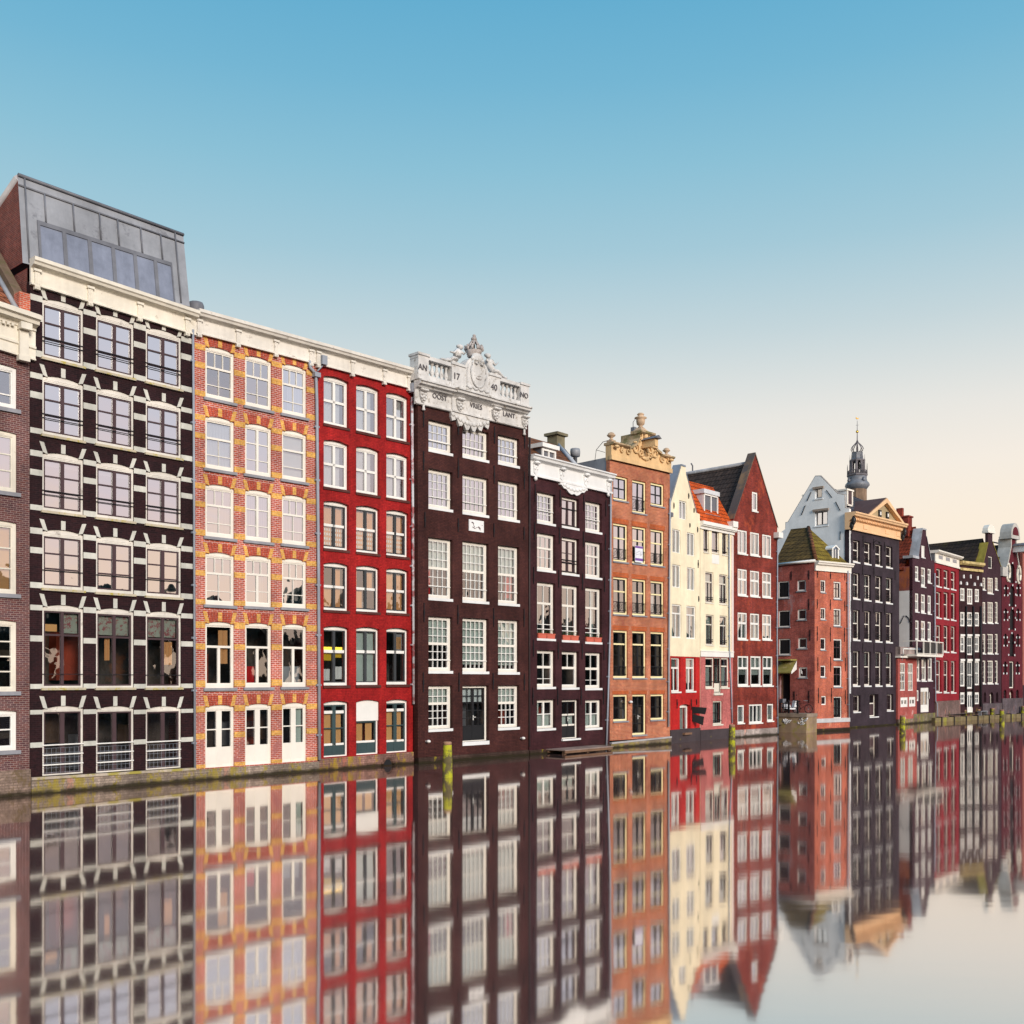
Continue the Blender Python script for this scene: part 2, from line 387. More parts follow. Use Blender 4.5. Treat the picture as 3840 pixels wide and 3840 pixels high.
    if grille and grille[1]:
        g = MB(); z0, z1 = zb + (zt - zb) * grille[1], zb + (zt - zb) * grille[2]; yy = y0 - .03
        for zz in (z0, z1): g.box(u0 + .03, u1 - .06, yy - .012, yy + .012, zz - .012, zz + .012)
        m = (u0 + u1 - .03) / 2
        for x in (u0 + .05, m - .03, m + .03, u1 - .1): g.box(x - .01, x + .01, yy - .01, yy + .01, z0, z1)
        for xa, xb in ((u0 + .05, m - .03), (m + .03, u1 - .1)):
            for (pa, pb) in (((xa, z0), (xb, z1)), ((xb, z0), (xa, z1))): g.tube([(pa[0], yy, pa[1]), ((pa[0] + pb[0]) / 2 + .03, yy - .02, (pa[1] + pb[1]) / 2), (pb[0], yy, pb[1])], .011, 4)
            xm, zm = (xa + xb) / 2, (z0 + z1) / 2
            g.tube([(xm + .11 * math.cos(t * .7854), yy - .012, zm + .15 * math.sin(t * .7854)) for t in range(9)], .01, 4)
        F.b(g, 'grille', IRON, w)
    if sill:
        mt, hh, out, ext = sill; sl = MB(); sl.box(u0 - ext, u1 + ext, -out, rec + .02, zb - hh, zb)
        F.b(sl, 'sill', mt, w)
    if hand:
        h_ = MB(); hx = (u0 + u1) / 2 + hand[0]; hz = zb + (zt - zb) * hand[1]
        h_.box(hx - .02, hx + .02, y0 - .01, y0 + .03, hz - .13, hz + .13); h_.box(hx - .02, hx + .14, y0 - .06, y0 - .035, hz + .02, hz + .05); h_.box(hx - .012, hx + .012, y0 - .05, y0, hz + .02, hz + .05)
        F.b(h_, 'handle', WH if hand[2:] == () else hand[2], w)
    return w

# ---------------------------------------------------------------- houses
GROUP = 'canal houses in the waterside row'
def house(name, label, p0, p1, cat='canal house', depth=10.0):
    F = Facade(p0, p1); root = empty(name, (F.p0.x, F.p0.y, 0), F.ang); F.root = root; F.depth = depth
    tag(root, label, cat, GROUP)
    return F
def body(F, zt, mat, y0=.3, name='side_wall', floors=(), roof=None):
    """party walls, back and flat top behind the front, plus the rooms seen through the glass"""
    mb = MB(); a, b, D = .03, F.L - .03, F.depth
    mb.face([(a, y0, -.5), (a, y0, zt), (a, D, zt), (a, D, -.5)]); mb.face([(b, D, -.5), (b, D, zt), (b, y0, zt), (b, y0, -.5)])
    mb.face([(b, D, -.5), (a, D, -.5), (a, D, zt), (b, D, zt)][::-1]); mb.face([(a, y0, zt), (b, y0, zt), (b, D, zt), (a, D, zt)])
    F.b(mb, name, mat)
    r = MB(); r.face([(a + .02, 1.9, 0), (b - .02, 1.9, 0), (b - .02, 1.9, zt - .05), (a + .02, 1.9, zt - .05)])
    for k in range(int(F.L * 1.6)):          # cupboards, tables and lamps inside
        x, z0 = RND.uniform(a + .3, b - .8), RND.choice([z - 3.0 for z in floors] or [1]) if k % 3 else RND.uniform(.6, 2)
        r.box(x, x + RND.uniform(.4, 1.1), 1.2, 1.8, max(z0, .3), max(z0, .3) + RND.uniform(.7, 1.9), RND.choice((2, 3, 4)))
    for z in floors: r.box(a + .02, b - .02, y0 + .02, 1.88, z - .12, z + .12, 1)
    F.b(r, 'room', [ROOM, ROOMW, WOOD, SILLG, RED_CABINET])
def plinth(F, z, mat, out=.1, top=None, name='foundation', zr=None, u0=0, u1=None):
    mb = MB(); u1 = F.L if u1 is None else u1; zr = z if zr is None else zr
    mb.sweep([(-out, 0), (.25, 0), (.25, -3), (-out, -3)][::-1], u0, z, u1, zr, 0)
    if top: mb.sweep([(-out - .05, .0), (.05, .0), (.05, .1), (-out - .05, .1)], u0, z, u1, zr, 1)
    return F.b(mb, name, [mat, top or mat])
def anchors(F, pts, off=0):
    me = None
    for x, ya, yb in pts:
        u, z1 = F.q(x, ya); z0 = F.q(x, yb)[1]; h = z1 - z0
        mb = MB(); mb.box(u - .022, u + .022, -.05, .01, z0, z1); mb.box(u - .04, u + .04, -.06, .0, (z0 + z1) / 2 - .1, (z0 + z1) / 2 + .1)
        F.b(mb, 'wall_anchor', IRON)
def pipe(F, pts, r=.06, mat=None, off=-.12, name='drainpipe', clips=()):
    mb = MB(); P3 = []
    for x, y in pts: u, z = F.q(x, y, off); P3.append((u, off, z))
    mb.tube(P3, r, 8)
    for i in range(len(P3) - 1):
        n = int((P3[i][2] - P3[i + 1][2]) / 1.9)
        for k in range(n):
            t = (k + .5) / n; p = [P3[i][j] + (P3[i + 1][j] - P3[i][j]) * t for j in range(3)]
            mb.box(p[0] - r * 1.6, p[0] + r * 1.6, p[1] - r * .4, .0, p[2] - .04, p[2] + .04)
    return F.b(mb, name, mat or PIPE)
def slope_roof(F, pts, mat, name='roof', thick=.12):
    """a roof plane through 3+ local points (x,y,z)"""
    mb = MB(); k = [Vector(p) for p in pts]; nrm = (k[1] - k[0]).cross(k[2] - k[0]).normalized()
    if nrm.z < 0: k = k[::-1]; nrm = -nrm
    mb.face(k); lo = [p - nrm * thick for p in k]; mb.face(lo[::-1])
    for i in range(len(k)): j = (i + 1) % len(k); mb.face([k[i], lo[i], lo[j], k[j]])
    return F.b(mb, name, mat)
def ramp_z(z0, vp, x0, x1): return z0 * (vp - x0) / (vp - x1)
# ---------------------------------------------------------------- the left block: plan points along the quay
Z0 = 37.9
P1a = at(113, Z0 * .999); Z706 = 42.83; P1b = at(728, 43.05); P2b = at(1193, 47.55); P3b = at(1556, 51.88)
def bands(F, cells, piers, mat, spans, vz, vw, off=.014, name='stone_bands', key=(.06, .16)):
    """bands on the piers and slanted voussoirs over the arches, flat stones a little proud of the brick"""
    mb = MB()
    for line, sp in zip(cells, spans):
        for i, (a, b) in enumerate(piers):
            c = line[min(i, len(line) - 1)]; h = c[3] - c[2]
            for f0, f1 in sp:
                j = RND.uniform(-.008, .008)
                mb.box(a, b, -off - abs(j) * .5, .05, c[3] + h * f0 + j, c[3] + h * f1 + j + RND.uniform(-.015, .015))
        for c in line:
            u0, u1, zb, zt = c; w, h = u1 - u0, min(zt - zb, 2.4); lo, hi = zt + .03, zt + .03 + h * vz
            for uc, lean in ((u0 + .07 * w, -.09 * w), (u1 - .07 * w, .09 * w)):
                mb.prism([(uc - vw / 2, lo - .02), (uc + vw / 2, lo + .03), (uc + vw / 2 + lean, hi + .02), (uc - vw / 2 + lean, hi)] if lean > 0 else
                         [(uc - vw / 2, lo + .03), (uc + vw / 2, lo - .02), (uc + vw / 2 + lean, hi), (uc - vw / 2 + lean, hi + .02)], -off, .05)
            m = (u0 + u1) / 2; mb.box(m - vw / 2, m + vw / 2, -off, .05, zt + .12, zt + .12 + h * key[1])
    return F.b(mb, name, mat)
def arches(F, cells, mat, vz, rise, off=.006):
    """upright brick arches over the openings"""
    mb = MB()
    for line in cells:
        for u0, u1, zb, zt in line:
            w, h = u1 - u0, min(zt - zb, 2.4); o = (u0, u1, zb, zt, rise); n = 22
            for k in range(n):
                fa, fb = k / n + .006, (k + 1) / n - .006
                a, b = u0 + w * fa, u0 + w * fb; top = zt + .03 + h * vz
                ta, tb = a + (fa - .5) * .2 * w, b + (fb - .5) * .2 * w
                mb.prism([(a, arch_z(o, a) + .005), (b, arch_z(o, b) + .005), (tb, top), (ta, top)], -off, .03, k % 2)
    return F.b(mb, 'brick_arch', mat)
def crown_cornice(F, xL, yL, xR, yR, mats, prof, pil=(), pw=.19, drops=True, name='cornice', yb=None, u0=None, u1=None, off=-.42):
    a, za = F.q(xL, yL, off); b, zb = F.q(xR, yR, off)
    if u0 is not None: za += (zb - za) * (u0 - a) / (b - a); a = u0
    if u1 is not None: zb += (zb - za) * (u1 - b) / (b - a); b = u1
    mb = MB(); mb.sweep(prof, a, za, b, zb)
    lo = min(p[1] for p in prof)
    for x in pil:
        u = F.u(x, -.15); z = za + (zb - za) * (u - a) / (b - a)
        mb.box(u - pw / 2, u + pw / 2, -.17, -.02, z + lo - .03, z - .36); mb.box(u - pw * .75, u + pw * .75, -.22, -.02, z - .45, z - .36)
        for k in (-1, 0, 1) if drops else (): mb.box(u + k * .07 - .025, u + k * .07 + .025, -.2, -.03, z + lo - .14, z + lo - .04)
        for k in (-1, 0, 1): mb.box(u + k * .06 - .01, u + k * .06 + .01, -.182, -.17, z + lo + .06, z - .5)
    return F.b(mb, name, mats), (a, za, b, zb)

# ---- house at the left edge
b0 = brick('plum_brown_brick', (.16, .055, .05), (.10, .045, .055), (.30, .22, .20), patch=((.40, .16, .08), .60, .55))
d01 = (P1b - P1a).normalized()
H = house('brown_brick_house', 'plum brown brick house with cream bracketed cornice, cut off by the left edge', P1a - d01 * 7.2 + Vector((0.0, 0)), P1a - d01 * .02)
for yt, yb, st in ((1382, 1537, 0), (1628, 1849, 1), (1963, 2229, 1), (2332, 2593, 1), (2668, 2813, 2)):
    ua, zt = H.q(63, yt); zb = H.q(63, yb)[1]
    for k in (0, 1, 2):
        r = (ua - 1.55 - k * 2.3, ua - k * 2.3, zb, zt)
        rows = [[(.72, 1, 0), (.28, 1, 0)], [(1, 3, .035), (1, 3, .035), (1, 3, .035)], [(.45, 1, 0), (.55, 1, 0)]][st]
        if st == 1: rows = [(1, 2, .035)] * (3 if yt < 2300 else 4)
        win(H, r, rows, fm=CR if st == 1 else WH, rec=.07, fw=.13, sw=.05, tw=.05, arch=.05, sill=(SILLG, .14, .09, .12),
            cur=[(0, 1, 0, 1, CUP, 0)] if yt == 1963 else [(0, 1, 0, 1, CUG, 7)] if yt == 1628 else (), grille=(IRON, .0, .3) if yt == 2332 and False else None)
ft = H.q(60, 1300)[1]
wall(H, [(0, ft), (H.L, ft)], .9, b0)
fr = [(y, z * .8) for y, z in [(0, 0), (-.62, 0), (-.62, -.22), (-.5, -.26), (-.46, -.42), (-.2, -.5), (-.2, -.62), (-.14, -.66), (-.14, -1.30), (-.2, -1.34), (-.2, -1.44), (-.14, -1.48), (-.14, -1.86), (-.18, -1.9), (-.18, -1.97), (0, -1.97)]]
_, (ca, cza, cb, czb) = crown_cornice(H, 0, 1130, 118, 1170, CR, fr, off=-.6, u0=0, u1=H.L + .16)
for k in range(0, 4):
    br = MB(); u = H.L - .32 - k * 2.4; z = czb
    br.box(u - .2, u + .2, -.5, -.1, z - .6, z - .36); br.prism([(u - .16, z - .6), (u + .16, z - .6), (u + .16, z - 1.52), (u - .16, z - 1.52)], -.3, -.1); br.box(u - .2, u + .2, -.33, -.1, z - 1.72, z - 1.52)
    H.b(br, 'bracket', CR)
dn = MB(); n = 40
for k in range(n): u = .1 + (H.L - .7) * k / n; dn.box(u, u + .09, -.27, -.19, czb - .53, czb - .42)
H.b(dn, 'dentils', CR)
body(H, czb - .3, b0, floors=[czb - 3.4 - 3 * k for k in range(5)])
T0 = tiles('old_orange_tiles', (.40, .13, .055), (.26, .10, .06), moss=((.10, .08, .02), .64))
slope_roof(H, [(0, -.2, czb), (H.L - .55, -.2, czb), (H.L - .55, 4.2, czb + 4.4), (0, 4.2, czb + 4.4)], T0)
fl = MB(); fl.tube([(H.L - .5, -.15, czb + .08), (H.L - .5, 2.3, czb + 2.55)], .1, 6); fl.tube([(H.L - 1.6, 2.4, czb + 2.75), (H.L - .4, 2.35, czb + 2.72)], .1, 6); H.b(fl, 'lead_flashing', ZINC)
pp = MB(); pp.prism([(0, 0), (1, 0), (1, 1), (0, 1)], 0, 1) if False else None
vs = [(.35, czb + .95), (3.4, czb + 4.1), (3.4, czb + 3.3), (.35, czb + .3)]
for x in (H.L - .42, H.L - .05): pp.face([(x, y, z) for y, z in vs])
pp.face([(H.L - .42, vs[0][0], vs[0][1]), (H.L - .05, vs[0][0], vs[0][1]), (H.L - .05, vs[1][0], vs[1][1]), (H.L - .42, vs[1][0], vs[1][1])])
pp.face([(H.L - .42, .35, vs[3][1]), (H.L - .05, .35, vs[3][1]), (H.L - .05, .35, vs[0][1]), (H.L - .42, .35, vs[0][1])])
H.b(pp, 'parapet', plain('mossy_parapet', (.19, .13, .09), .85, .3, dirt=((.12, .10, .05), .5, 1.5)))
ch = MB(); ch.box(H.L - .42, H.L - .02, -.1, .34, czb - .02, czb + .85); H.b(ch, 'chimney_stub', brick('orange_brick', (.60, .11, .05), (.48, .09, .05), (.5, .35, .28)))
plinth(H, .95, moss_stone('rubble_stone', (.42, .30, .24), (.16, .11, .05), .52, 1.1), out=.1)

# ---- black brick house with white bands
b1 = brick('black_brown_brick', (.028, .009, .011), (.013, .006, .008), (.034, .016, .018), patch=((.09, .035, .035), .68, 1.2), rough=.6)
H = house('banded_dark_house', 'black brown brick house with white stone bands and a zinc rooftop storey', P1a, P1b)
cols = [(159, 312.5), (360.5, 501.5), (547, 679)]
rows = [(1122, 1339, 1268, 1462), (1411, 1627, 1532, 1721), (1700, 1913, 1793, 1980), (1990, 2204, 2056, 2243), (2276, 2579, 2308, 2578), (2659, 2909, 2659, 2879)]
G1 = H.grid(cols, rows)
for i, line in enumerate(G1):
    for j, r in enumerate(line):
        kw = dict(fm=CRW, sm=BRN, rec=.05, fw=.075, sw=.06, arch=.12, fd=.11)
        if i < 4: win(H, r, [(1, 2, 0)] * 3, gl=GLS[2], ft=.17, fb=.12, tw=.055, cm=.15, sill=(MOSSSILL, .09, .1, .06), guard=[(.36, .014), (.29, .014)] if i < 3 else [(.32, .014)],
                      cur=[(0, 1, .9, 1, CUW, 0)] if i == 2 and j < 2 else (), **kw)
        elif i == 4: win(H, r, [(.31, 2, 0), (.69, 2, 0)], gl=GCLEAR, ft=.12, fb=.07, tw=.075, cm=.11, sill=(MOSSSILL, .09, .1, .06), guard=[(.17, .012)],
                         cur=[(.52 if j == 0 else 0, 1, .72, 1, CUF, 0)] + ([(.04, .4, .74, .84, CUP, 0)] if j == 0 else [(.55, .9, .3, .65, CUO, 3)] if j == 2 else [(.25, .42, .35, .7, CUO, 2)]), **kw)  # these orange curtain pieces stand in for orange-lit patches of room wall
        else: win(H, r, [(1, 2, 0)], name='glazed_door', gl=GCLEAR, ft=.1, fb=.05, cm=.16, railing=([.46, .31, .16],), **kw)
pl = [H.u(x) for x in (113, 159, 312.5, 360.5, 501.5, 547, 679, 727)]; piers = [(0, pl[1]), (pl[2], pl[3]), (pl[4], pl[5]), (pl[6], H.L)]
std = [(-.06, .04), (-.40, -.29), (-1.01, -.91)]
QB = plain('white_quoin_stone', (.62, .61, .55), .7, .22, dirt=((.12, .09, .08), .63, 5))
bands(H, G1, piers, QB, [std] * 4 + [[(-.04, .03), (-.43, -.36), (-1.01, -.95)], [(-.07, .0), (-.57, -.49)]], .19, .17)
cz0 = H.q(116, 954, -.5)[1]
fr = [(y, z * .78) for y, z in [(0, 0), (-.44, 0), (-.44, -.17), (-.38, -.22), (-.34, -.33), (-.13, -.42), (-.1, -.46), (-.1, -1.12), (-.16, -1.17), (-.16, -1.24), (0, -1.24)]]
_, (ca, cza, cb, czb) = crown_cornice(H, 116, 954, 725, 1157, CR, fr, pil=(140, 339, 525, 703), u0=-.02, u1=H.L + .02)
wall(H, [(0, cza - .8), (H.L, czb - .8)], .45, b1, t=.28)
body(H, cza - .25, brick('red_party_brick', (.25, .06, .045), (.17, .05, .045), (.25, .16, .13)), floors=[G1[i][0][2] - .45 for i in range(5)])
plinth(H, H.q(113, 2925)[1], moss_stone('mossy_quay_stone', (.42, .33, .27), (.36, .28, .02), .50, 1.1), out=.12, top=plain('quay_ledge', (.5, .42, .34), .8, .3, dirt=((.36, .30, .03), .46, 2)), zr=H.q(728, 2887)[1])
pipe(H, [(724, 1236), (727, 1700), (731, 2885)], .05)
# zinc rooftop storey, its front leaning back
P = MB(); def_l = lambda x, y, o: (H.q(x, y, o)[0], o, H.q(x, y, o)[1])
A, B, C, D_ = def_l(85, 985, .75), def_l(712, 1150, .75), def_l(687, 880, 1.35), def_l(66, 654, 1.35)
P.face([A, B, C, D_]); zt0, zt1 = D_[2], C[2]
bk = lambda p, dy, dz: (p[0], p[1] + dy, p[2] + dz)
P.face([D_, C, bk(C, 7, -2.4), bk(D_, 7, -2.4)]); P.face([B, bk(B, 8, 0), bk(C, 7, -2.4), C])
storey = H.b(P, 'roof_storey', ZINC)
sw_ = MB(); sw_.face([A, D_, bk(D_, 7, -2.4), bk(A, 8, 0)]); H.b(sw_, 'side_wall', MATS['red_party_brick'])
tr = MB(); tr.tube([bk(D_, 0, -.12), bk(bk(D_, 7, -2.4), 0, -.12)], .14, 4); H.b(tr, 'roof_edge', plain('pale_zinc', (.45, .45, .47), .5, .15))
fx = lambda s, t, o=0: tuple(A[i] + (B[i] - A[i]) * s + ((D_[i] + (C[i] - D_[i]) * s) - (A[i] + (B[i] - A[i]) * s)) * t - (o if i == 1 else 0) for i in range(3))
sm_ = MB()
for s in (.035, .14, .30, .455, .565, .71, .84, .94): sm_.tube([fx(s, .02 if s in (.035, .94) else .545, .03), fx(s, .88 if s not in (.035, .94) else 1.0, .03)], .035, 5)
sm_.tube([fx(0, .88, .02), fx(1, .88, .02)], .04, 5); sm_.tube([fx(0, .995, .03), fx(1, .995, .03)], .07, 5)
H.b(sm_, 'standing_seams', ZINCD)
xs = [.09, .235, .38, .52, .655, .785, .9]
for a, b in zip(xs, xs[1:]):
    w = MB()
    for s0, s1, t0, t1 in ((a, a + .014, -.02, .54), (b - .008, b, -.02, .54), (a + .014, b - .008, .49, .54)):
        w.face([fx(s0, t0, .05), fx(s1, t0, .05), fx(s1, t1, .05), fx(s0, t1, .05)]); w.face([fx(s1, t0, .05), fx(s1, t0, 0), fx(s1, t1, 0), fx(s1, t1, .05)]); w.face([fx(s0, t0, 0), fx(s0, t0, .05), fx(s0, t1, .05), fx(s0, t1, 0)])
    wo = H.b(w, 'window', ZINCD); g = MB(); g.face([fx(a + .014, -.02, .015), fx(b - .008, -.02, .015), fx(b - .008, .49, .015), fx(a + .014, .49, .015)])
    H.b(g, 'pane', plain('dormer_blind_glass', (.22, .24, .31), .1, .25, spec=.6) if 'dormer_blind_glass' not in MATS else MATS['dormer_blind_glass'], wo)
vn = MB(); u, z = H.q(735, 1150, 1.2); vn.lathe([(.34, z - .6), (.34, z + .05), (.3, z + .16), (.12, z + .2)], u, 1.2, 12); H.b(vn, 'roof_vent', ZINCD)

# ---- orange brick house with yellow bands
b2 = brick('orange_red_brick', (.50, .098, .048), (.36, .068, .052), (.66, .45, .42), w=.24, h=.085, ms=.013, amt=.3, patch=((.36, .13, .12), .58, .8))
H = house('yellow_banded_house', 'orange red brick house with yellow brick bands and three white double doors', P1b, P2b)
cols = [(770, 878.5), (919.5, 1018), (1057.5, 1149)]
rows = [(1302, 1490, 1389, 1569), (1564, 1756, 1633, 1810), (1820, 2011, 1872, 2048), (2077, 2268, 2107, 2282), (2339, 2581, 2350, 2575), (2654, 2881, 2642, 2853)]
G2 = H.grid(cols, rows)
p3 = [(.36, 3, .035), (.42, 2, .03), (.22, 2, .03)]; cs = [(.34, 2, 0), (.40, 2, 0), (.26, 2, 0)]
sty = [[p3, p3, p3], [[(.38, 1, 0), (.40, 2, .02), (.22, 2, .02)], cs, [(.36, 1, 0), (.42, 1, 0), (.22, 1, 0)]], [p3, cs, p3], [p3, [(.32, 3, .035), (.42, 2, .12), (.26, 2, .12)], p3],
       [[(.35, 1, 0), (.65, 2, .13)]] * 3, [[(.34, 2, .0), (.34, 2, 0), (.32, 2, 0, 'p')]] * 3]
WHC = plain('warm_white_paint', (.85, .80, .72), .45, .06)
cu2 = [[(), (), [(.3, 1, 0, 1, CUW, 5)]], [[(0, 1, 0, 1, CUW, 8)], (), [(0, 1, 0, 1, CUW, 0)]], [[(0, 1, 0, 1, CUW, 7)], [(0, .45, 0, 1, CUW, 4), (.55, 1, 0, 1, CUW, 4)], [(0, 1, 0, 1, CUW, 7)]],
       [(), [(.55, .85, 0, .75, CUG, 3)], [(0, .8, .3, 1, CUW, 5)]], [[(.55, .95, .35, .95, CUO, 2)], [(0, .45, 0, .3, CUR, 2)], [(.05, .9, 0, .3, ZINC, 2)]], [(), (), [(.55, 1, .3, 1, CUG, 2)]]]
for i, line in enumerate(G2):
    for j, r in enumerate(line):
        kw = dict(fm=WHC, rec=.07, fw=.07, sw=.05, arch=.1, cur=cu2[i][j])
        if i < 4: win(H, r, sty[i][j], ft=.11, fb=.16, tw=[.09 if sty[i][j] is not cs else .05, .035], cm=.11 if sty[i][j] is cs else 0, sill=(SILLG, .12, .1, .1), **kw)
        elif i == 4: win(H, r, sty[i][j], gl=GCLEAR, ft=.08, fb=.16, tw=.1, sill=(SILLG, .12, .1, .1), **kw)
        else: win(H, r, sty[i][j], name='double_door', gl=GCLEAR, ft=.12, fb=.05, tw=[.05, .06], cm=.26, **kw)
pl = [H.u(x) for x in (728, 770, 878.5, 919.5, 1018, 1057.5, 1149)]; piers = [(0.02, pl[1]), (pl[2], pl[3]), (pl[4], pl[5]), (pl[6], H.L - .02)]
std = [(-.08, .03), (-.44, -.33), (-1.0, -.89)]
YB = brick('yellow_brick', (.76, .40, .09), (.64, .30, .06), (.66, .44, .20), w=.24, h=.085, amt=.24)
bands(H, G2, piers, YB, [std] * 4 + [[(-.07, .03), (-.40, -.31), (-.98, -.88)], [(-.08, .02), (-.52, -.43), (-1.0, -.94)]], .2, .19, off=.013)
VB = [brick('arch_brick', (.46, .08, .04), (.40, .07, .04), (.5, .3, .26), w=9, h=9, ms=.001), brick('arch_brick_dark', (.36, .06, .04), (.32, .06, .04), (.5, .3, .26), w=9, h=9, ms=.001)]
arches(H, G2, VB, .2, .1)
_, (ca, cza, cb, czb) = crown_cornice(H, 731, 1151, 1203, 1283, CRW, fr, pil=(748, 894, 1036, 1168), u0=.02, u1=H.L + .02)
wall(H, [(0, cza - .8), (H.L, czb - .8)], .4, b2, t=.28); body(H, cza - .25, MATS['red_party_brick'], floors=[G2[i][0][2] - .4 for i in range(5)])
plinth(H, H.q(731, 2886)[1], MATS['mossy_quay_stone'], out=.1, zr=H.q(1193, 2855)[1])
pipe(H, [(1160, 1352), (1163, 1378), (1184, 1402), (1188, 1500), (1194, 2100), (1198, 2850)], .075)
hp = MB(); u, z = H.q(1186, 1402, -.12); hp.box(u - .16, u + .16, -.26, -.02, z - .16, z + .05); u, z = H.q(1214, 1352, -.2); hp.box(u - .14, u + .14, -.3, -.05, z - .2, z + .22)
u0_, z0_ = H.q(1190, 1392, -.14); hp.tube([(u0_, -.14, z0_), (u, -.14, z - .2)], .04, 6); H.b(hp, 'rain_hopper', PIPE)

# ---- red painted house
b3 = brick('red_painted_brick', (.40, .020, .018), (.32, .014, .016), (.24, .011, .013), ms=.010, amt=.30, patch=((.42, .18, .2), .70, 1.6), bump=.35, rough=.55)
H = house('red_painted_house', 'bright red painted house with orange curtains and dark green double doors', P2b, P3b)
cols = [(1214, 1308), (1336, 1423), (1449, 1532)]
rows = [(1409, 1586, 1495, 1660), (1650, 1824, 1716, 1880), (1881, 2055, 1927, 2091), (2113, 2287, 2143, 2301), (2354, 2571, 2363, 2566), (2637, 2841, 2628.5, 2819)]
G3 = H.grid(cols, rows); cross = [(.48, 2, 0), (.52, 2, 0)]
DK = plain('dark_sash_paint', (.05, .055, .06), .4, .05)
drape = [(.02, .46, 0, 1, CUW, 3), (.54, .86, 0, 1, CUW, 3)]; odr = [(0, .46, 0, .98, CUO, 4), (.54, .97, 0, .98, CUO, 4)]
strips = [(0.02, .98, q, q + .065, FROST, 0) for q in (.03, .15, .27, .39)]
RS = plain('red_brown_sill', (.10, .03, .025), .7, .3, dirt=((.3, .22, .1), .62, 4))
for i, line in enumerate(G3):
    for j, r in enumerate(line):
        kw = dict(fm=WH, rec=.17, fw=.085, arch=.1, gl=GCLEAR if i > 1 else GLS[1])
        if i < 4:
            cu = drape if i < 2 else odr + strips if i == 2 else odr if j != 1 else [(0, .12, .5, 1, CUO, 2), (.54, .95, .5, .97, CUO, 4), (0, .4, 0, .45, CUO, 4)]
            if (i, j) in ((0, 2), (3, 0)): cu = [(.54, .9, 0, 1, CUO if i else CUW, 4), (0, .45, 0, .45, CUO if i else CUW, 4)]
            win(H, r, cross, sm=WH if i < 2 else DK, ft=.1, fb=.12, tw=.12, cm=.14, sw=.05 if i < 2 else .06, sill=(RS, .12, .06, .04), cur=cu, **kw)
        elif i == 4:
            win(H, r, [(.40, 2, 0), (.60, 2, 0)], sm=DK, ft=.1, fb=.13, tw=.14, cm=.14, sill=(RS, .13, .08, .05),
                cur=[(0, 1, .62, .69, LAMPY, 0), (0, .46, .42, .58, YWALL, 0), (.54, .96, .48, .58, YWALL, 0), (.0, .4, .02, .25, CUW, 2), (.6, 1, .05, .3, CUW, 2)] if j == 0 else [(0, 1, 0, 1, CUG, 0)] if j == 1 else [(.56, .98, .62, .98, ZINC, 0), (.6, .95, .66, .92, CUP, 0)], **kw)
        elif j != 1:
            win(H, r, [(.12, 2, 0), (.34, 2, 0), (.34, 2, 0), (.2, 2, 0, 'p')], name='double_door', sm=GRN, ft=.1, fb=.06, tw=[.14, .05, .1], cm=.2, sw=.07,
                cur=[(.06, .42, .2, .84, CUP, 0), (.58, .94, .2, .84, CUP, 0)], **kw)
        else:
            u0, u1, zb, zt = r; zm = zb + (zt - zb) * .64
            win(H, r, [(.36, 1, 0, 'p'), (.42, 2, 0), (.22, 2, 0, 'p')], name='double_door', sm=GRN, ft=.1, fb=.06, tw=[.05, .1], sw=.07, cur=[(.06, .42, .2, .62, CUP, 0), (.58, .94, .2, .62, CUP, 0)], **kw)
            bd = MB(); bd.prism([(u0, zm), (u1, zm), (u1, zt)] + [(u1 + (u0 - u1) * k / 8, arch_z((u0, u1, zb, zt, .1), u1 + (u0 - u1) * k / 8)) for k in range(9)] + [(u0, zt)], .1, .16); H.b(bd, 'blank_panel', WH)
_, (ca, cza, cb, czb) = crown_cornice(H, 1202, 1282, 1568, 1384.6, CRW, fr, pil=(1195, 1323, 1443, 1535), u0=.02, u1=H.L + .05)
wall(H, [(0, cza - .8), (H.L, czb - .8)], .4, b3); body(H, cza - .25, MATS['red_party_brick'], floors=[G3[i][0][2] - .4 for i in range(5)])
plinth(H, H.q(1195, 2846)[1], moss_stone('ochre_quay_stone', (.36, .20, .16), (.42, .28, .02), .52, 1.1), out=.1, zr=H.q(1556, 2818)[1])
dr = MB(); u, z = H.q(1455, 2868, -.12); dr.tube([(u + .36 * math.cos(a), -.1, z + .40 * math.sin(a)) for a in [math.pi * k / 8 for k in range(9)]], .09, 6); H.b(dr, 'drain_arch', MATS['ochre_quay_stone'])
dh = MB(); dh.prism([(u + .24 * math.cos(math.pi * k / 8), z + .28 * math.sin(math.pi * k / 8)) for k in range(9)], -.115, -.1); H.b(dh, 'drain_hole_shade', BLK)  # flat black disc painted in for the darkness inside the drain
pipe(H, [(1545, 1490), (1548, 1900), (1551, 2640)], .07, plain('peeling_red_pipe', (.62, .62, .66), .6, .1, dirt=((.28, .02, .02), .47, 1.6)))
hp = MB(); u, z = H.q(1550, 1455, -.2); hp.box(u - .2, u + .2, -.38, -.05, z - .25, z + .2); H.b(hp, 'rain_hopper', PIPE)

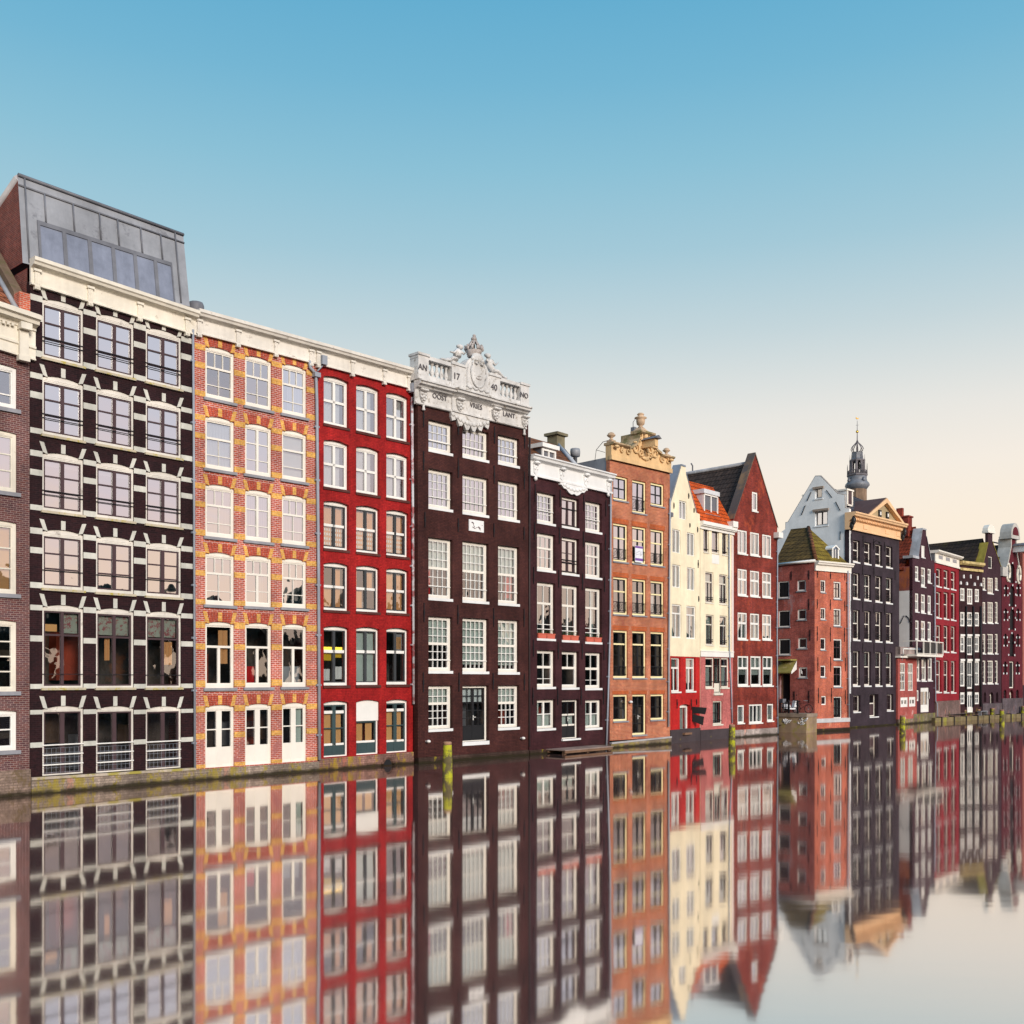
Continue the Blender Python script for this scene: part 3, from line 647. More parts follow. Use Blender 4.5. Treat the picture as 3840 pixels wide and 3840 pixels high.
# ---- dark house with the carved parapet
b4 = brick('dark_brown_painted_brick', (.080, .027, .022), (.058, .020, .019), (.034, .012, .012), ms=.011, amt=.38, patch=((.20, .09, .04), .73, .8), bump=.35, rough=.6)
P4a = at(1567, 51.45); P4b = at(1981, 57.2)
H = house('carved_parapet_house', 'dark brown house with white carved balustrade and crowned shield dated 1740', P4a, P4b)
cols = [(1607, 1697), (1734.6, 1832.5), (1868, 1947.5)]
rows = [(1572, 1684, 1646, 1748), (1755.6, 1898, 1814, 1952), (2014, 2240, 2052, 2266), (2310.5, 2515, 2326, 2521), (2571, 2734, 2570, 2727)]
G4 = H.grid(cols, rows)
for i, line in enumerate(G4):
    for j, r in enumerate(line):
        n = 5 if j == 1 else 4
        kw = dict(fm=WHC, sm=WH, rec=.2, fw=.13, sw=.04, sill=(WHF, .14, .03, .02), gl=GLS[2] if i < 2 else GCLEAR)
        if i == 0: win(H, r, [(1, n, .025)] * 3, ft=.15, tw=.03, guard=[(.33, .02)], grille=(WH, 0), **kw)
        elif i == 1: win(H, r, [(1, n, .025)] * 4, ft=.15, tw=.03, guard=[(.28, .02)], grille=(WH, 0), **kw)
        elif i in (2, 3):
            cu = [(0, 1, .52, 1, CUG, 0)] + ([(0, .2, 0, .48, CUR, 2)] if (i, j) == (2, 0) else [(.5, .95, .05, .48, CUR, 3)] if (i, j) == (2, 2) else [(0, 1, .08, .5, CUG, 0)] if i == 3 and j else [])
            win(H, r, [(1, n, .035)] * 6, ft=.13, fb=.14, tw=[.035, .035, .13, .035, .035], guard=[(.2, .02)], grille=(WH, 0), cur=cu, **kw)
        elif j != 1: win(H, r, [(1, 4, .035)] * 5, ft=.14, fb=.13, tw=[.035, .13, .035, .035], cur=[(0, 1, .6, 1, CUG, 0)], **kw)
        else:
            u0, u1, _, zt = r; zb = H.q(1735, 2783)[1]; kw.update(sm=BLK, fw=.12); kw.pop('sill')
            win(H, (u0, u1, zb, zt), [(.14, 4, .03), (.14, 4, .03), (.15, 4, .03), (.15, 4, .03), (.15, 4, .03), (.27, 2, 0, 'p')], name='double_door', ft=.13, fb=.05, tw=.035, cm=.14, cur=[(0.02, .98, .74, 1, FROST, 0)],
                sill=(WHF, .2, .04, .02), hand=(0, .42), **kw)
ft = H.q(1568, 1470)[1]
wall(H, [(0, ft), (H.L, ft)], .1, b4, zmat=None); body(H, ft + .3, b4, floors=[G4[i][0][2] - .5 for i in range(4)])
plinth(H, .32, moss_stone('dark_mossy_base', (.09, .055, .045), (.34, .27, .02), .62, .9), out=.07)
anc = [(1587, 1525, 1600), (1717, 1592, 1632), (1853, 1600, 1664), (1966, 1615, 1682), (1587, 1692, 1764), (1717, 1718, 1792), (1852, 1746, 1813), (1965, 1768, 1834), (1592, 1921, 1976), (1717, 1942, 1995), (1851, 1963, 2014), (1964, 1976, 2024),
       (1589, 2260, 2332), (1716, 2269, 2341), (1850, 2280, 2350), (1964, 2283, 2351), (1586, 2521, 2596), (1720, 2522, 2593), (1848, 2524, 2586), (1965, 2526, 2590)]
anchors(H, anc)
# entablature
z_ = lambda x, y, o=-.2: H.q(x, y, o)
ca, cza = z_(1579, 1419, -.55); cb, czb = z_(1995, 1527, -.55)
K = .78; sc_ = lambda p: [(y, z * K) for y, z in p]
e = MB(); e.sweep(sc_([(0, 0), (-.6, 0), (-.6, -.1), (-.52, -.14), (-.5, -.26), (-.34, -.34), (-.3, -.42), (-.14, -.5), (-.1, -.55), (-.1, -1.32), (-.17, -1.36), (-.17, -1.46), (-.12, -1.5), (0, -1.5)]), ca, cza, cb, czb)
m0, m1 = H.u(1697, -.2), H.u(1834, -.2); zm = (cza + czb) / 2
e.sweep(sc_([(-.1, .02), (-.68, .02), (-.68, -.1), (-.6, -.14), (-.57, -.27), (-.4, -.34), (-.22, -.5), (-.18, -.55), (-.18, -1.33), (-.24, -1.37), (-.24, -1.48), (-.1, -1.5)]), m0, zm, m1, zm)
H.b(e, 'cornice', ORN)
cz = zm
for x in (1588, 1722, 1858, 1969):       # carved consoles on the frieze
    u = H.u(x, -.2); c = MB(); y = -.2 if x not in (1722, 1858) else -.27
    c.ball((u, y - .05, cz - .62), (.27, .2, .11), nu=12); c.ball((u - .15, y - .1, cz - .6), (.12, .12, .1)); c.ball((u + .15, y - .1, cz - .6), (.12, .12, .1))
    c.prism([(u - .22, cz - .7), (u + .22, cz - .7), (u + .2, cz - 1.0), (u + .1, cz - 1.3), (u, cz - 1.42), (u - .1, cz - 1.3), (u - .2, cz - 1.0)], y - .03, y + .1)
    for k, (a, b_, r) in enumerate(((-.1, -.85, .09), (.1, -.85, .09), (0, -1.0, .11), (-.12, -1.1, .07), (.12, -1.1, .07), (0, -1.22, .09))): c.ball((u + a, y - .05, cz + b_), (r, .08, r), nu=8, nv=5)
    c.v = [(x_, y_, cz + (z_2 - cz) * K) for x_, y_, z_2 in c.v]; H.b(c, 'carved_console', ORN)
for x in (1588, 1966):
    u = H.u(x, -.1); c = MB(); c.lathe([(.03, cz - 1.1), (.07, cz - 1.18), (.06, cz - 1.28), (.1, cz - 1.42), (.07, cz - 1.46)], u, -.1, 10); H.b(c, 'carved_drop', ORN)
uL, uR = m0 - .05, m1 + .05; um = (uL + uR) / 2; n = 34; low = []   # scalloped carving under the middle of the frieze
for k in range(n + 1):
    t = k / n; base = .30 + .42 * math.sin(math.pi * t) + .13 * math.sin(t * math.pi * 11) + .05 * math.sin(t * math.pi * 23)
    low.append((uL + (uR - uL) * t, cz - 1.14 - max(.08, base)))
c = MB(); c.prism([(uL, cz - 1.12)] + low + [(uR, cz - 1.12)], -.16, -.01)
for k in range(11): t = (k + .5) / 11; c.ball((uL + (uR - uL) * t, -.17, cz - 1.24 - .35 * math.sin(math.pi * t)), (.14, .06, .12), nu=8, nv=5)
H.b(c, 'carved_apron', ORN)
INK = plain('dark_lettering', (.11, .10, .11), .7, 0)
def letters(F, txt, x, y, size, off, par=None, sx=1.0):
    u, z = F.q(x, y, off); me = text_mesh(txt, size); me.transform(Matrix.Translation((u, off, z)) @ Matrix.Rotation(math.pi / 2, 4, 'X') @ Matrix.Scale(sx, 4, (1, 0, 0)))
    me.materials.clear(); me.materials.append(INK); o = bpy.data.objects.new('lettering', me); COL.objects.link(o); o.parent = par or F.root; return o
letters(H, 'OOST', 1649, 1490, .37, -.125); letters(H, 'VRIES', 1785.5, 1524, .37, -.205); letters(H, 'LANT', 1908.5, 1557, .37, -.125)
# balustrade
bt, bz = z_(1568, 1330, -.2)[1], cz
piersx = [(1566, 1605, 'AN', 1585.5, 1378), (1692, 1741, '17', 1712, 1412), (1832, 1873, '40', 1853, 1453), (1950, 1981, 'NO', 1966, 1483)]
uR_ = H.u(1980, -.32); uL_ = H.u(1566, -.32); bal = MB(); bal.box(uL_, uR_, -.32, .25, bz, bz + .3)
hb = z_(1605, 1340, -.3)[1]
for xa, xb, t, tx, ty in piersx:
    a, b_ = H.u(xa, -.3), H.u(xb, -.3); bal.box(a, b_, -.36, .3, bz + .02, hb); bal.box(a - .05, b_ + .05, -.42, .36, hb, hb + .12)
bal.box(uL_, H.u(1700, -.3), -.34, .26, hb - .13, hb + .06); bal.box(H.u(1870, -.3), uR_, -.34, .26, hb - .13, hb + .06)
bo = H.b(bal, 'balustrade', ORN)
for (xa, xb) in ((1605, 1692), (1873, 1950)):
    a, b_ = H.u(xa, -.3), H.u(xb, -.3)
    for k in range(5):
        u = a + (b_ - a) * (k + .5) / 5; c = MB(); h = hb - .13 - bz - .3; z0 = bz + .3
        c.lathe([(.1, z0), (.1, z0 + .06 * h), (.06, z0 + .12 * h), (.13, z0 + .32 * h), (.12, z0 + .4 * h), (.05, z0 + .68 * h), (.06, z0 + .8 * h), (.1, z0 + .88 * h), (.1, z0 + h)], u, -.06, 8)
        H.b(c, 'baluster', ORN, bo)
for xa, xb, t, tx, ty in piersx: letters(H, t, tx, ty,   .48 if t in ('17', '40') else .40, -.385)
# shield with crown and two reclining figures
sh = MB(); u0, u1 = H.u(1741, -.3), H.u(1832, -.3); um = (u0 + u1) / 2; W = u1 - u0; zb = bz + .1
ztp = z_(1782, 1340, -.3)[1]
pts = [(u0, zb), (u1, zb)] + [(um + W / 2 * math.cos(a), zb + 1.0 + (ztp - zb - 1.0) * math.sin(a)) for a in [math.pi * k / 14 for k in range(15)]]
sh.prism(pts, -.34, .2); sh.prism([(um + (x - um) * .86, zb + (z - zb) * .94) for x, z in pts], -.4, -.34)
ov = [(um + .52 * math.cos(2 * math.pi * k / 20), zb + 1.02 + .78 * math.sin(2 * math.pi * k / 20)) for k in range(20)]
sh.prism(ov, -.46, -.4); sh.tube([(x, -.46, z) for x, z in ov + ov[:1]], .045, 6)
for s in (-1, 1): sh.ball((um + s * .2, -.44, ztp - .3), (.17, .12, .17)); sh.tube([(um + s * (.2 + .11 * math.cos(t * .8)), -.55, ztp - .3 + .11 * math.sin(t * .8)) for t in range(9)], .04, 5)
sh.ball((um, -.36, ztp - .05), (.42, .2, .3)); sh.ball((um - .3, -.38, ztp - .12), (.16, .12, .14)); sh.ball((um + .3, -.38, ztp - .12), (.16, .12, .14))
H.b(sh, 'carved_shield', ORN)
mk = MB(); cx_, cz_ = um + .02, zb + .72
mk.tube([(cx_ - .2, -.475, cz_), (cx_ - .1, -.475, cz_ - .05), (cx_ + .1, -.475, cz_ - .05), (cx_ + .2, -.475, cz_ + .01)], .025, 5); mk.tube([(cx_, -.475, cz_ - .03), (cx_, -.475, cz_ + .2)], .014, 5); mk.tube([(cx_ - .12, -.475, cz_ + .1), (cx_ + .12, -.475, cz_ + .12)], .014, 5)
H.b(mk, 'carved_ship', plain('worn_relief', (.42, .38, .36), .8, .1))
wv = MB()
for k in range(4): x = u0 + .3 + k * .4; wv.tube([(x - .2, -.42, zb + .22), (x - .05, -.44, zb + .12), (x + .1, -.44, zb + .14), (x + .2, -.42, zb + .2)], [.05, .07, .06, .03], 6)
H.b(wv, 'carved_waves', ORN)
cr = MB(); zc = ztp + .12; ORD = plain('darker_old_stone', (.50, .45, .43), .75, .2, dirt=((.18, .14, .11), .52, 3), bump=.3)
cr.lathe([(.38, zc - .1), (.46, zc - .02), (.44, zc + .06), (.50, zc + .14), (.48, zc + .2), (.57, zc + .36), (.53, zc + .38)], um, -.1, 14)
for k in range(10):
    g = 2 * math.pi * k / 10; x, y = um + .57 * math.cos(g), -.1 + .57 * math.sin(g)
    cr.ball((x, y, zc + .5), (.12, .1, .15), nu=7, nv=5); cr.ball((x, y, zc + .68), .08, nu=6, nv=4)
for g in (0, .8, 1.6, 2.4): cr.tube([(um + .5 * math.cos(g) * q, -.1 + .5 * math.sin(g) * q, zc + .4 + .8 * (1 - q * q) * .9) for q in (-1, -.7, -.35, 0, .35, .7, 1)], .07, 6)
cr.ball((um, -.1, zc + 1.22), .2); cr.ball((um + .03, -.1, zc + 1.46), (.13, .1, .12)); cr.ball((um + .14, -.1, zc + 1.08), .14)
cr.v = [(um + (x_ - um) * .8, -.1 + (y_ + .1) * .8, zc + (z_2 - zc) * .74) for x_, y_, z_2 in cr.v]; H.b(cr, 'carved_crown', ORD)
def recliner(s):
    c = MB(); b0_ = um + s * (W / 2 + .05); z0 = hb + .12; y = -.05
    c.tube([(b0_ + s * 1.5, y, z0 + .05), (b0_ + s * 1.15, y - .06, z0 + .12), (b0_ + s * .8, y - .08, z0 + .22), (b0_ + s * .45, y - .05, z0 + .36), (b0_ + s * .22, y, z0 + .62), (b0_ + s * .2, y, z0 + .95), (b0_ + s * .18, y, z0 + 1.16)], [.05, .1, .15, .2, .22, .24, .1], 9)
    c.tube([(b0_ + s * 1.3, y - .15, z0 + .02), (b0_ + s * .95, y - .22, z0 + .1), (b0_ + s * .7, y - .2, z0 + .34), (b0_ + s * .4, y - .12, z0 + .3)], [.05, .09, .12, .16], 8)
    hx = b0_ + s * (.02 if s < 0 else .14); c.ball((hx, y - .02, z0 + 1.32), (.16, .16, .19)); c.ball((hx, y + .04, z0 + 1.38), (.19, .17, .15))
    c.tube([(b0_ + s * .3, y - .1, z0 + 1.05), (b0_ + s * .55, y - .12, z0 + .75), (b0_ + s * .8, y - .1, z0 + .75 if s < 0 else z0 + 1.02)], [.09, .075, .05], 7)
    c.tube([(b0_ + s * .08, y - .1, z0 + 1.02), (b0_ - s * .1, y - .2, z0 + .8), (b0_ - s * .15, y - .25, z0 + .95)], [.09, .07, .05], 7)
    for k in range(5): c.ball((b0_ + s * (.35 + .25 * k), y - .1, z0 + .08), (.16, .14, .1 + .03 * (k % 2)), nu=7, nv=4, jit=.3)
    c.v = [(x_, y_, z0 + (z_2 - z0) * .76) for x_, y_, z_2 in c.v]; H.b(c, 'carved_figure', ORN)
recliner(-1); recliner(1)
pq = MB(); a = H.rect(1757, 1812, 1947, 1990); a = (a[0], a[1], H.q(1757, 1990)[1], H.q(1757, 1947)[1]); pq.box(a[0], a[1], -.05, .02, a[2], a[3]); po = H.b(pq, 'stone_tablet', WHF)
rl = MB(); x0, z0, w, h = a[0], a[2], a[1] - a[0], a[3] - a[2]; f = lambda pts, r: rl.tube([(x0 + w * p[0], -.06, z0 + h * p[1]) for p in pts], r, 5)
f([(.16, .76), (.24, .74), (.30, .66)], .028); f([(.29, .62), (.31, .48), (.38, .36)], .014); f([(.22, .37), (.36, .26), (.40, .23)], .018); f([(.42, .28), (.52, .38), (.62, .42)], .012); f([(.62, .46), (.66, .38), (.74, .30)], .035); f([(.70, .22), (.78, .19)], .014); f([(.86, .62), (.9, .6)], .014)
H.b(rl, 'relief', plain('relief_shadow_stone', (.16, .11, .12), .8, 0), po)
for x, y in ((1602, 2780), (1957, 2768)):
    lp = MB(); u, z = H.q(x, y, -.1); lp.ball((u, -.2, z), (.1, .14, .08)); lp.box(u - .03, u + .03, -.12, .0, z - .04, z + .03); H.b(lp, 'wall_lamp', WH)
pipe(H, [(1986, 1640), (1985, 2300), (1984, 2800)], .06, plain('black_pipe', (.03, .02, .02), .5, .1), off=.0)
# ---------------------------------------------------------------- the middle of the row
def zp(F, zf, pts, off=0): return [F.q(*zf(x, y), off) for x, y in pts]
def lift(F, zf, x, y, off): u, z = F.q(*zf(x, y), off); return (u, off, z)
def urn(F, u, y, z, h, r, mat, par=None, n=10):
    c = MB(); c.box(u - r * .75, u + r * .75, y - r * .75, y + r * .75, z, z + h * .25)
    c.lathe([(r * .7, z + h * .25), (r * .3, z + h * .42), (r * .35, z + h * .48), (r * .95, z + h * .66), (r * 1.05, z + h * .74), (r * .8, z + h * .78), (r * .72, z + h * .9), (r * .2, z + h)], u, y, n)
    return F.b(c, 'finial', mat, par)
# ---- second dark house
P5a, P5b = at(1984.5, 57.55), at(2286, 63.38)
b5 = brick('dark_plum_painted_brick', (.068, .023, .026), (.050, .017, .021), (.030, .010, .013), ms=.011, amt=.38, patch=((.17, .09, .07), .74, 1.0), bump=.35, rough=.6)
H = house('dark_gabled_roof_house', 'dark plum house with white carved cornice, red flower boxes and a russet tiled roof', P5a, P5b)
cols = [(2014, 2083), (2107, 2171), (2195, 2257)]
rows = [(1842, 1954, 1889, 1998), (1995, 2132, 2038, 2169), (2180.5, 2392, 2208, 2410), (2437, 2575, 2448, 2581), (2623, 2732, 2624, 2729)]
G5 = H.grid(cols, rows)
for i, line in enumerate(G5):
    for j, r in enumerate(line):
        kw = dict(fm=WHC, sm=WH, rec=.2, fw=.12, sw=.045, sill=(WHF, .13, .03, .02), gl=GLS[2] if i < 2 else GLS[1] if i == 2 else GCLEAR); ir = dict(guard=[(.62, .02), (.06, .02)])
        if i == 0: win(H, r, [(1, 4, .025)] * 4 if j != 1 else [(1, 2, 0)], **{**kw, **(dict(sm=BRN, cm=.13, **ir) if j == 1 else dict(guard=[(.4, .02)], grille=(WH, 0)))}, ft=.14, tw=.03, cur=[(.5, .9, 0, .7, CUG, 3)] if j == 2 else ())
        elif i == 1: win(H, r, [(.37, 3, .03), (.31, 3, .03), (.32, 3, .03)] if j != 1 else [(.4, 2, 0), (.3, 2, 0), (.3, 2, 0)], **{**kw, **(dict(sm=BRN, cm=.14, guard=[(.38, .02), (.30, .02), (.05, .02)], tw=.04) if j == 1 else dict(tw=[.11, .03]))}, ft=.16)
        elif i == 2: win(H, r, [(.35, 2, .04), (.42, 2, .11), (.23, 2, .11)], ft=.15, tw=[.13, .04], guard=[(.17, .02)], grille=(WH, 0), cur=[(0, .25, 0, 1, CUG, 2)] if j == 0 else [(.55, .8, 0, 1, CUG, 3)] if j == 2 else (), **kw)
        elif i == 3: win(H, r, [(.45, 2, .04), (.38, 2, .04), (.17, 2, .04)] if j != 1 else [(.45, 2, .04), (.55, 1, 0)], ft=.13, fb=.13, tw=[.14, .03] if j != 1 else .14, cur=[(0, .7, 0, .5, CUP, 0)] if j == 1 and False else (), **kw)
        elif j != 1: win(H, r, [(.5, 2, 0), (.5, 2, 0)], ft=.13, fb=.1, tw=.05, cm=.13, cur=[(0, 1, 0, .48, CUG, 0), (0, .3, .5, 1, CUG, 2)], **kw)
        else:
            zb = H.q(2107, 2772)[1]; kw.update(sm=BLK); kw.pop('sill')
            win(H, (r[0], r[1], zb, r[3]), [(.36, 2, 0), (.3, 2, 0), (.34, 2, 0, 'p')], name='double_door', ft=.12, fb=.06, tw=.1, cm=.1, cur=[(.02, .98, .36, .64, CUG, 0)], hand=(0, .5), sill=(WHF, .1, .12, .05), **kw)
anchors(H, [(2006, 1816, 1882), (2099.5, 1837, 1900), (2188, 1856, 1918), (2271, 1876, 1936), (2003, 1961, 2024), (2096.5, 1977, 2040), (2187, 1993, 2052), (2269, 2001, 2065), (2000, 2125, 2189), (2094, 2137, 2203), (2183, 2151, 2212), (2266, 2163, 2220),
            (1999, 2398, 2462), (2092, 2408, 2472), (2182, 2413, 2474), (2264, 2415, 2475), (1997, 2578, 2643), (2090, 2578, 2644), (2178, 2582, 2644), (2262, 2584, 2641)])
ca, cza = H.q(2010, 1702, -.45); cb, czb = H.q(2299, 1775, -.45); czb = cza + (czb - cza) * .9
e = MB(); e.sweep([(.1, 0), (-.48, 0), (-.48, -.07), (-.40, -.12), (-.36, -.24), (-.16, -.32), (-.12, -.36), (-.12, -1.03), (-.18, -1.07), (-.18, -1.18), (.1, -1.2)], -.08, cza, H.L + .1, czb); H.b(e, 'cornice', WHF)
for x in (2011, 2109, 2199, 2284):
    u = H.u(x, -.2); z = cza + (czb - cza) * u / H.L; c = MB(); c.ball((u, -.28, z - .42), (.26, .16, .1)); c.prism([(u - .2, z - .46), (u + .2, z - .46), (u + .15, z - .95), (u, z - 1.1), (u - .15, z - .95)], -.2, -.05)
    for k in (-1, 0, 1): c.ball((u + k * .1, -.2, z - .66 - .1 * abs(k)), .07, nu=7, nv=4)
    if x in (2011, 2284): c.ball((u, -.14, z - 1.28), (.13, .1, .13), nu=8, jit=.4)
    H.b(c, 'carved_console', WHF)
um = (H.u(2094) + H.u(2196)) / 2; W = (H.u(2196) - H.u(2094)) / 2; zm = (cza + czb) / 2 - 1.08
c = MB(); c.prism([(um - W, zm), (um - W, zm - .25)] + [(um + W * (t / 10 * 2 - 1) * .93, zm - .22 - .45 * math.sin(math.pi * t / 10) - .06 * math.sin(t * 2.2)) for t in range(11)] + [(um + W, zm - .25), (um + W, zm)], -.15, -.01)
for t in range(7): c.ball((um + W * (t / 3 - 1) * .7, -.16, zm - .2 - .18 * math.sin(math.pi * t / 6)), (.17, .05, .11), nu=8, nv=4)
H.b(c, 'carved_apron', WHF)
wall(H, [(0, cza - .9), (H.L, czb - .9)], .05, b5); body(H, cza - .3, b5, floors=[G5[i][0][2] - .4 for i in range(4)])
plinth(H, .26, MATS['dark_mossy_base'], out=.07)
T5 = tiles('russet_tiles', (.26, .10, .045), (.18, .075, .035), moss=((.07, .055, .02), .58))
E1 = zoom(1960, 1500, .2070)
yr = 3.6; rl_, rr = lift(H, E1, 105, 690, yr), lift(H, E1, 600, 790, yr); zr = (rl_[2] + rr[2]) / 2
ub = H.u(2165, .3)
slope_roof(H, [(0, .25, cza), (ub, .25, cza - .05), (rr[0], yr, zr), (0, yr, zr)], T5)
cp = MB(); cp.tube([(ub + .05, .2, cza), (rr[0] + .1, yr, zr + .1)], .16, 4); H.b(cp, 'verge_flashing', plain('pale_lead', (.50, .52, .56), .5, .15))
cp = MB(); cp.face([(ub + .2, .2, cza - .2), (ub + .5, .2, cza - .1), (rr[0] + .75, yr, zr + .02), (rr[0] + .25, yr, zr + .15)]); cp.face([(ub + .5, .2, cza - .1), (ub + .5, .2, cza - 1), (rr[0] + .75, yr, cza - 1), (rr[0] + .75, yr, zr + .02)]); H.b(cp, 'parapet', BRN)
c = MB(); c.box(rr[0] - .25, rr[0] + .55, yr - .3, yr + .5, zr - .2, zr + .55); c.box(rr[0] - .4, rr[0] + .7, yr - .45, yr + .65, zr + .55, zr + .72); H.b(c, 'chimney', plain('mossy_cap', (.22, .19, .12), .8, .3))
a0, a1 = H.u(2034, .9), H.u(2085.5, .9); z0, z1 = H.q(2060, 1728, .9)[1] - .4, H.q(2034, 1664, .9)[1] + .06
dm = MB(); dm.box(a0, a1, 1.0, 3.4, z0, z1 - .24, 1); dm.box(a0 - .15, a1 + .15, .75, 3.5, z1 - .24, z1); do = H.b(dm, 'dormer', [WH, ZINCD])
D2 = Facade(H.p0 + H.n * .9 + H.d * a0, H.p0 + H.n * .9 + H.d * a1, H.root, H)
wf = MB(); wf.box(a0, a0 + .14, .9, 1.0, z0, z1 - .3); wf.box(a1 - .14, a1, .9, 1.0, z0, z1 - .3); wf.box(a0 + .14, a1 - .14, .9, 1.0, z1 - .42, z1 - .3); wf.box((a0 + a1) / 2 - .05, (a0 + a1) / 2 + .05, .92, .99, z0, z1 - .42); H.b(wf, 'window', WH)
u, _ = H.q(2157, 1700, 3); zt = H.q(2157, 1683, 3)[1]; zl = H.q(2157, 1740, 3)[1]
c = MB(); c.lathe([(.13, zl - 1), (.13, zt - .5), (.3, zt - .5), (.33, zt - .2), (.3, zt)], u, 3, 8); H.b(c, 'flue', ZINC)
pipe(H, [(2290.5, 1790), (2290, 2000), (2288, 2350), (2281, 2600), (2274, 2800)], .06, off=-.1)
# flower boxes on the sills
POT = plain('terracotta_plastic', (.62, .14, .09), .6, .1); LEAFG = plain('green_leaves', (.08, .13, .03), .7, .3)
names = ['left', 'middle', 'right']
for j, r in enumerate(G5[2]):
    for k in (0, 1):
        u0, u1, zb, zt = r; w = (u1 - u0 - .16) / 2; a = u0 + .06 + k * (w + .03)
        wp = H.p0 + H.d * (a + w / 2) + H.n * .06
        o = empty('flower_box', (wp.x, wp.y, zb), H.ang)
        tag(o, f'red flower box on the {names[j]} sill of the dark plum house, {("left", "right")[k]} half', 'flower box', 'flower boxes on window sills')
        p = MB(); p.prism([(-w / 2 + .03, 0), (w / 2 - .03, 0), (w / 2, .27), (-w / 2, .27)], -.1, .1); p.box(-w / 2 - .02, w / 2 + .02, -.12, .12, .24, .29); p.build('pot', POT, o)
        p = MB()
        for q in range(46): x, y, z, s = RND.uniform(-w / 2, w / 2), RND.uniform(-.13, .1), RND.uniform(.27, .46), RND.uniform(.03, .06); g = RND.uniform(0, 6.28); p.face([(x, y, z), (x + s * math.cos(g), y + s * math.sin(g), z + s * .6), (x + s * math.cos(g + .8), y + s * math.sin(g + .8), z + s)])
        p.build('plants', LEAFG, o)
# wooden landing in the water before the door
dk = MB(); a, b_ = H.u(2086, -.8), H.u(2268, -.8); zt = .27
for k in range(7): dk.box(a, b_, -1.45 + k * .2, -1.45 + k * .2 + .19, zt - .06, zt)
dk.box(a + .05, b_ - .05, -1.42, -1.34, zt - .2, zt - .07, 1); dk.box(a + .05, b_ - .05, -.2, -.1, zt - .2, zt - .07, 1)
for x in (a + .2, (a + b_) / 2, b_ - .2): dk.box(x - .1, x + .1, -1.3, -1.15, -2, zt - .07, 1)
wp = H.p0; o = dk.build('landing', [DECKM, WOOD]); o.location = (wp.x, wp.y, 0); o.rotation_euler = (0, 0, H.ang); tag(o, 'low grey wooden landing stage over the water below a black door', 'landing stage')

# ---- orange brick house with the sandstone gable
P6a, P6b = at(2287, 63.4), at(2512, 67.65)
b6 = brick('orange_brown_brick', (.54, .165, .075), (.38, .095, .052), (.54, .32, .22), w=.24, h=.085, amt=.3, patch=((.30, .085, .06), .56, .5))
H = house('sandstone_gable_house', 'orange brick house with black sashes and a carved sandstone gable with urns', P6a, P6b)
cols = [(2299.5, 2354), (2371, 2423), (2439.5, 2490)]
rows = [(1782, 1873, 1818, 1901), (1960, 2104, 1991, 2124), (2162, 2303, 2182, 2313), (2363, 2542, 2371, 2543), (2605, 2705, 2603, 2698)]
G6 = H.grid(cols, rows)
for i, line in enumerate(G6):
    for j, r in enumerate(line):
        kw = dict(fm=YEL, sm=BLK, rec=.1, fw=.12, sw=.05, sill=(SILLG, .09, .08, .05), gl=GLS[2] if i < 2 else GLS[1] if i == 2 else GCLEAR)
        if i == 0:
            if j == 1: r = (r[0], r[1], H.q(2371, 1920)[1], H.q(2371, 1798)[1])
            win(H, r, [(.5, 2, .035), (.5, 2, .035)] if j != 1 else [(.5, 2, .08), (.5, 2, .08)], tw=.07 if j != 1 else .04, grille=(IRON, .14, .42) if j == 1 else None, **kw)
        elif i < 3: win(H, r, [(.36, 2, .09), (.64, 2, .09)], tw=.085, grille=(IRON, .11, .34), cur=[(.0, .45, .05, .6, CUW, 2)] if (i, j) == (2, 2) else (), **kw)
        elif i == 3: win(H, r, [(.26, 2, .12), (.26, 2, .12), (.26, 2, .12), (.22, 2, .12)], tw=[.1, .025, .025], grille=(IRON, .06, .24), cur=[(.62, .95, .0, 1, ROOMW, 3)], **kw)
        elif j != 1: win(H, r, [(.5, 2, .12), (.5, 2, .12)], tw=.03, cur=[(.6, .95, .0, 1, ROOMW, 3)], **kw)
        else: win(H, (r[0], r[1], H.q(2371, 2757)[1], r[3]), [(1, 2, .1)] * 4, name='double_door', tw=.035, hand=(0, .44), cur=[(.6, .95, 0, .7, ROOMW, 3)], **kw)
F1 = zoom(2240, 1500, .2070)
SAND = plain('sandstone', (.74, .50, .26), .75, .18, dirt=((.36, .24, .12), .64, 2.2), bump=.25); SANDT = plain('weathered_sandstone', (.56, .40, .27), .8, .25, dirt=((.20, .17, .07), .58, 2.5), bump=.25)
zL, zR = zp(H, F1, [(240, 1085)])[0][1], zp(H, F1, [(1320, 1333)])[0][1]; zb_ = (zL + zR) / 2
wall(H, [(0, zb_ + .05), (H.L, zb_ + .05)], .45, b6); body(H, zb_ + .2, ZINC, floors=[G6[i][0][2] - .4 for i in range(4)])
g = MB(); o_ = -.12
raw = [(235, 1085), (1325, 1335), (1325, 1065), (1140, 1010), (1138, 965), (1060, 905), (1005, 830), (985, 760), (985, 665), (740, 600), (738, 700), (690, 790), (620, 840), (562, 865), (555, 855), (248, 800)]
pl = zp(H, F1, raw, o_); pl[0] = (0, zb_); pl[1] = (H.L, zb_); pl[2] = (H.L, pl[2][1]); pl[-1] = (0, pl[-1][1])
g.prism(pl, o_, .35)
g.box(-.05, H.L + .05, o_ - .07, .0, zb_, zb_ + .28); go = H.b(g, 'stone_gable', SAND)
c = MB()
def strip(p, r_, h, out, m=0):
    (a, z0), (b_, z1) = p, r_; c.sweep([(.45, h), (-out, h), (-out, h * .45), (-out + .14, 0), (.45, 0)], a, z0, b_, z1, m)
zA = (pl[-1][1] + pl[-2][1]) / 2; strip((-.05, zA - .05), (pl[-2][0] + .02, zA - .05), .16, .36)
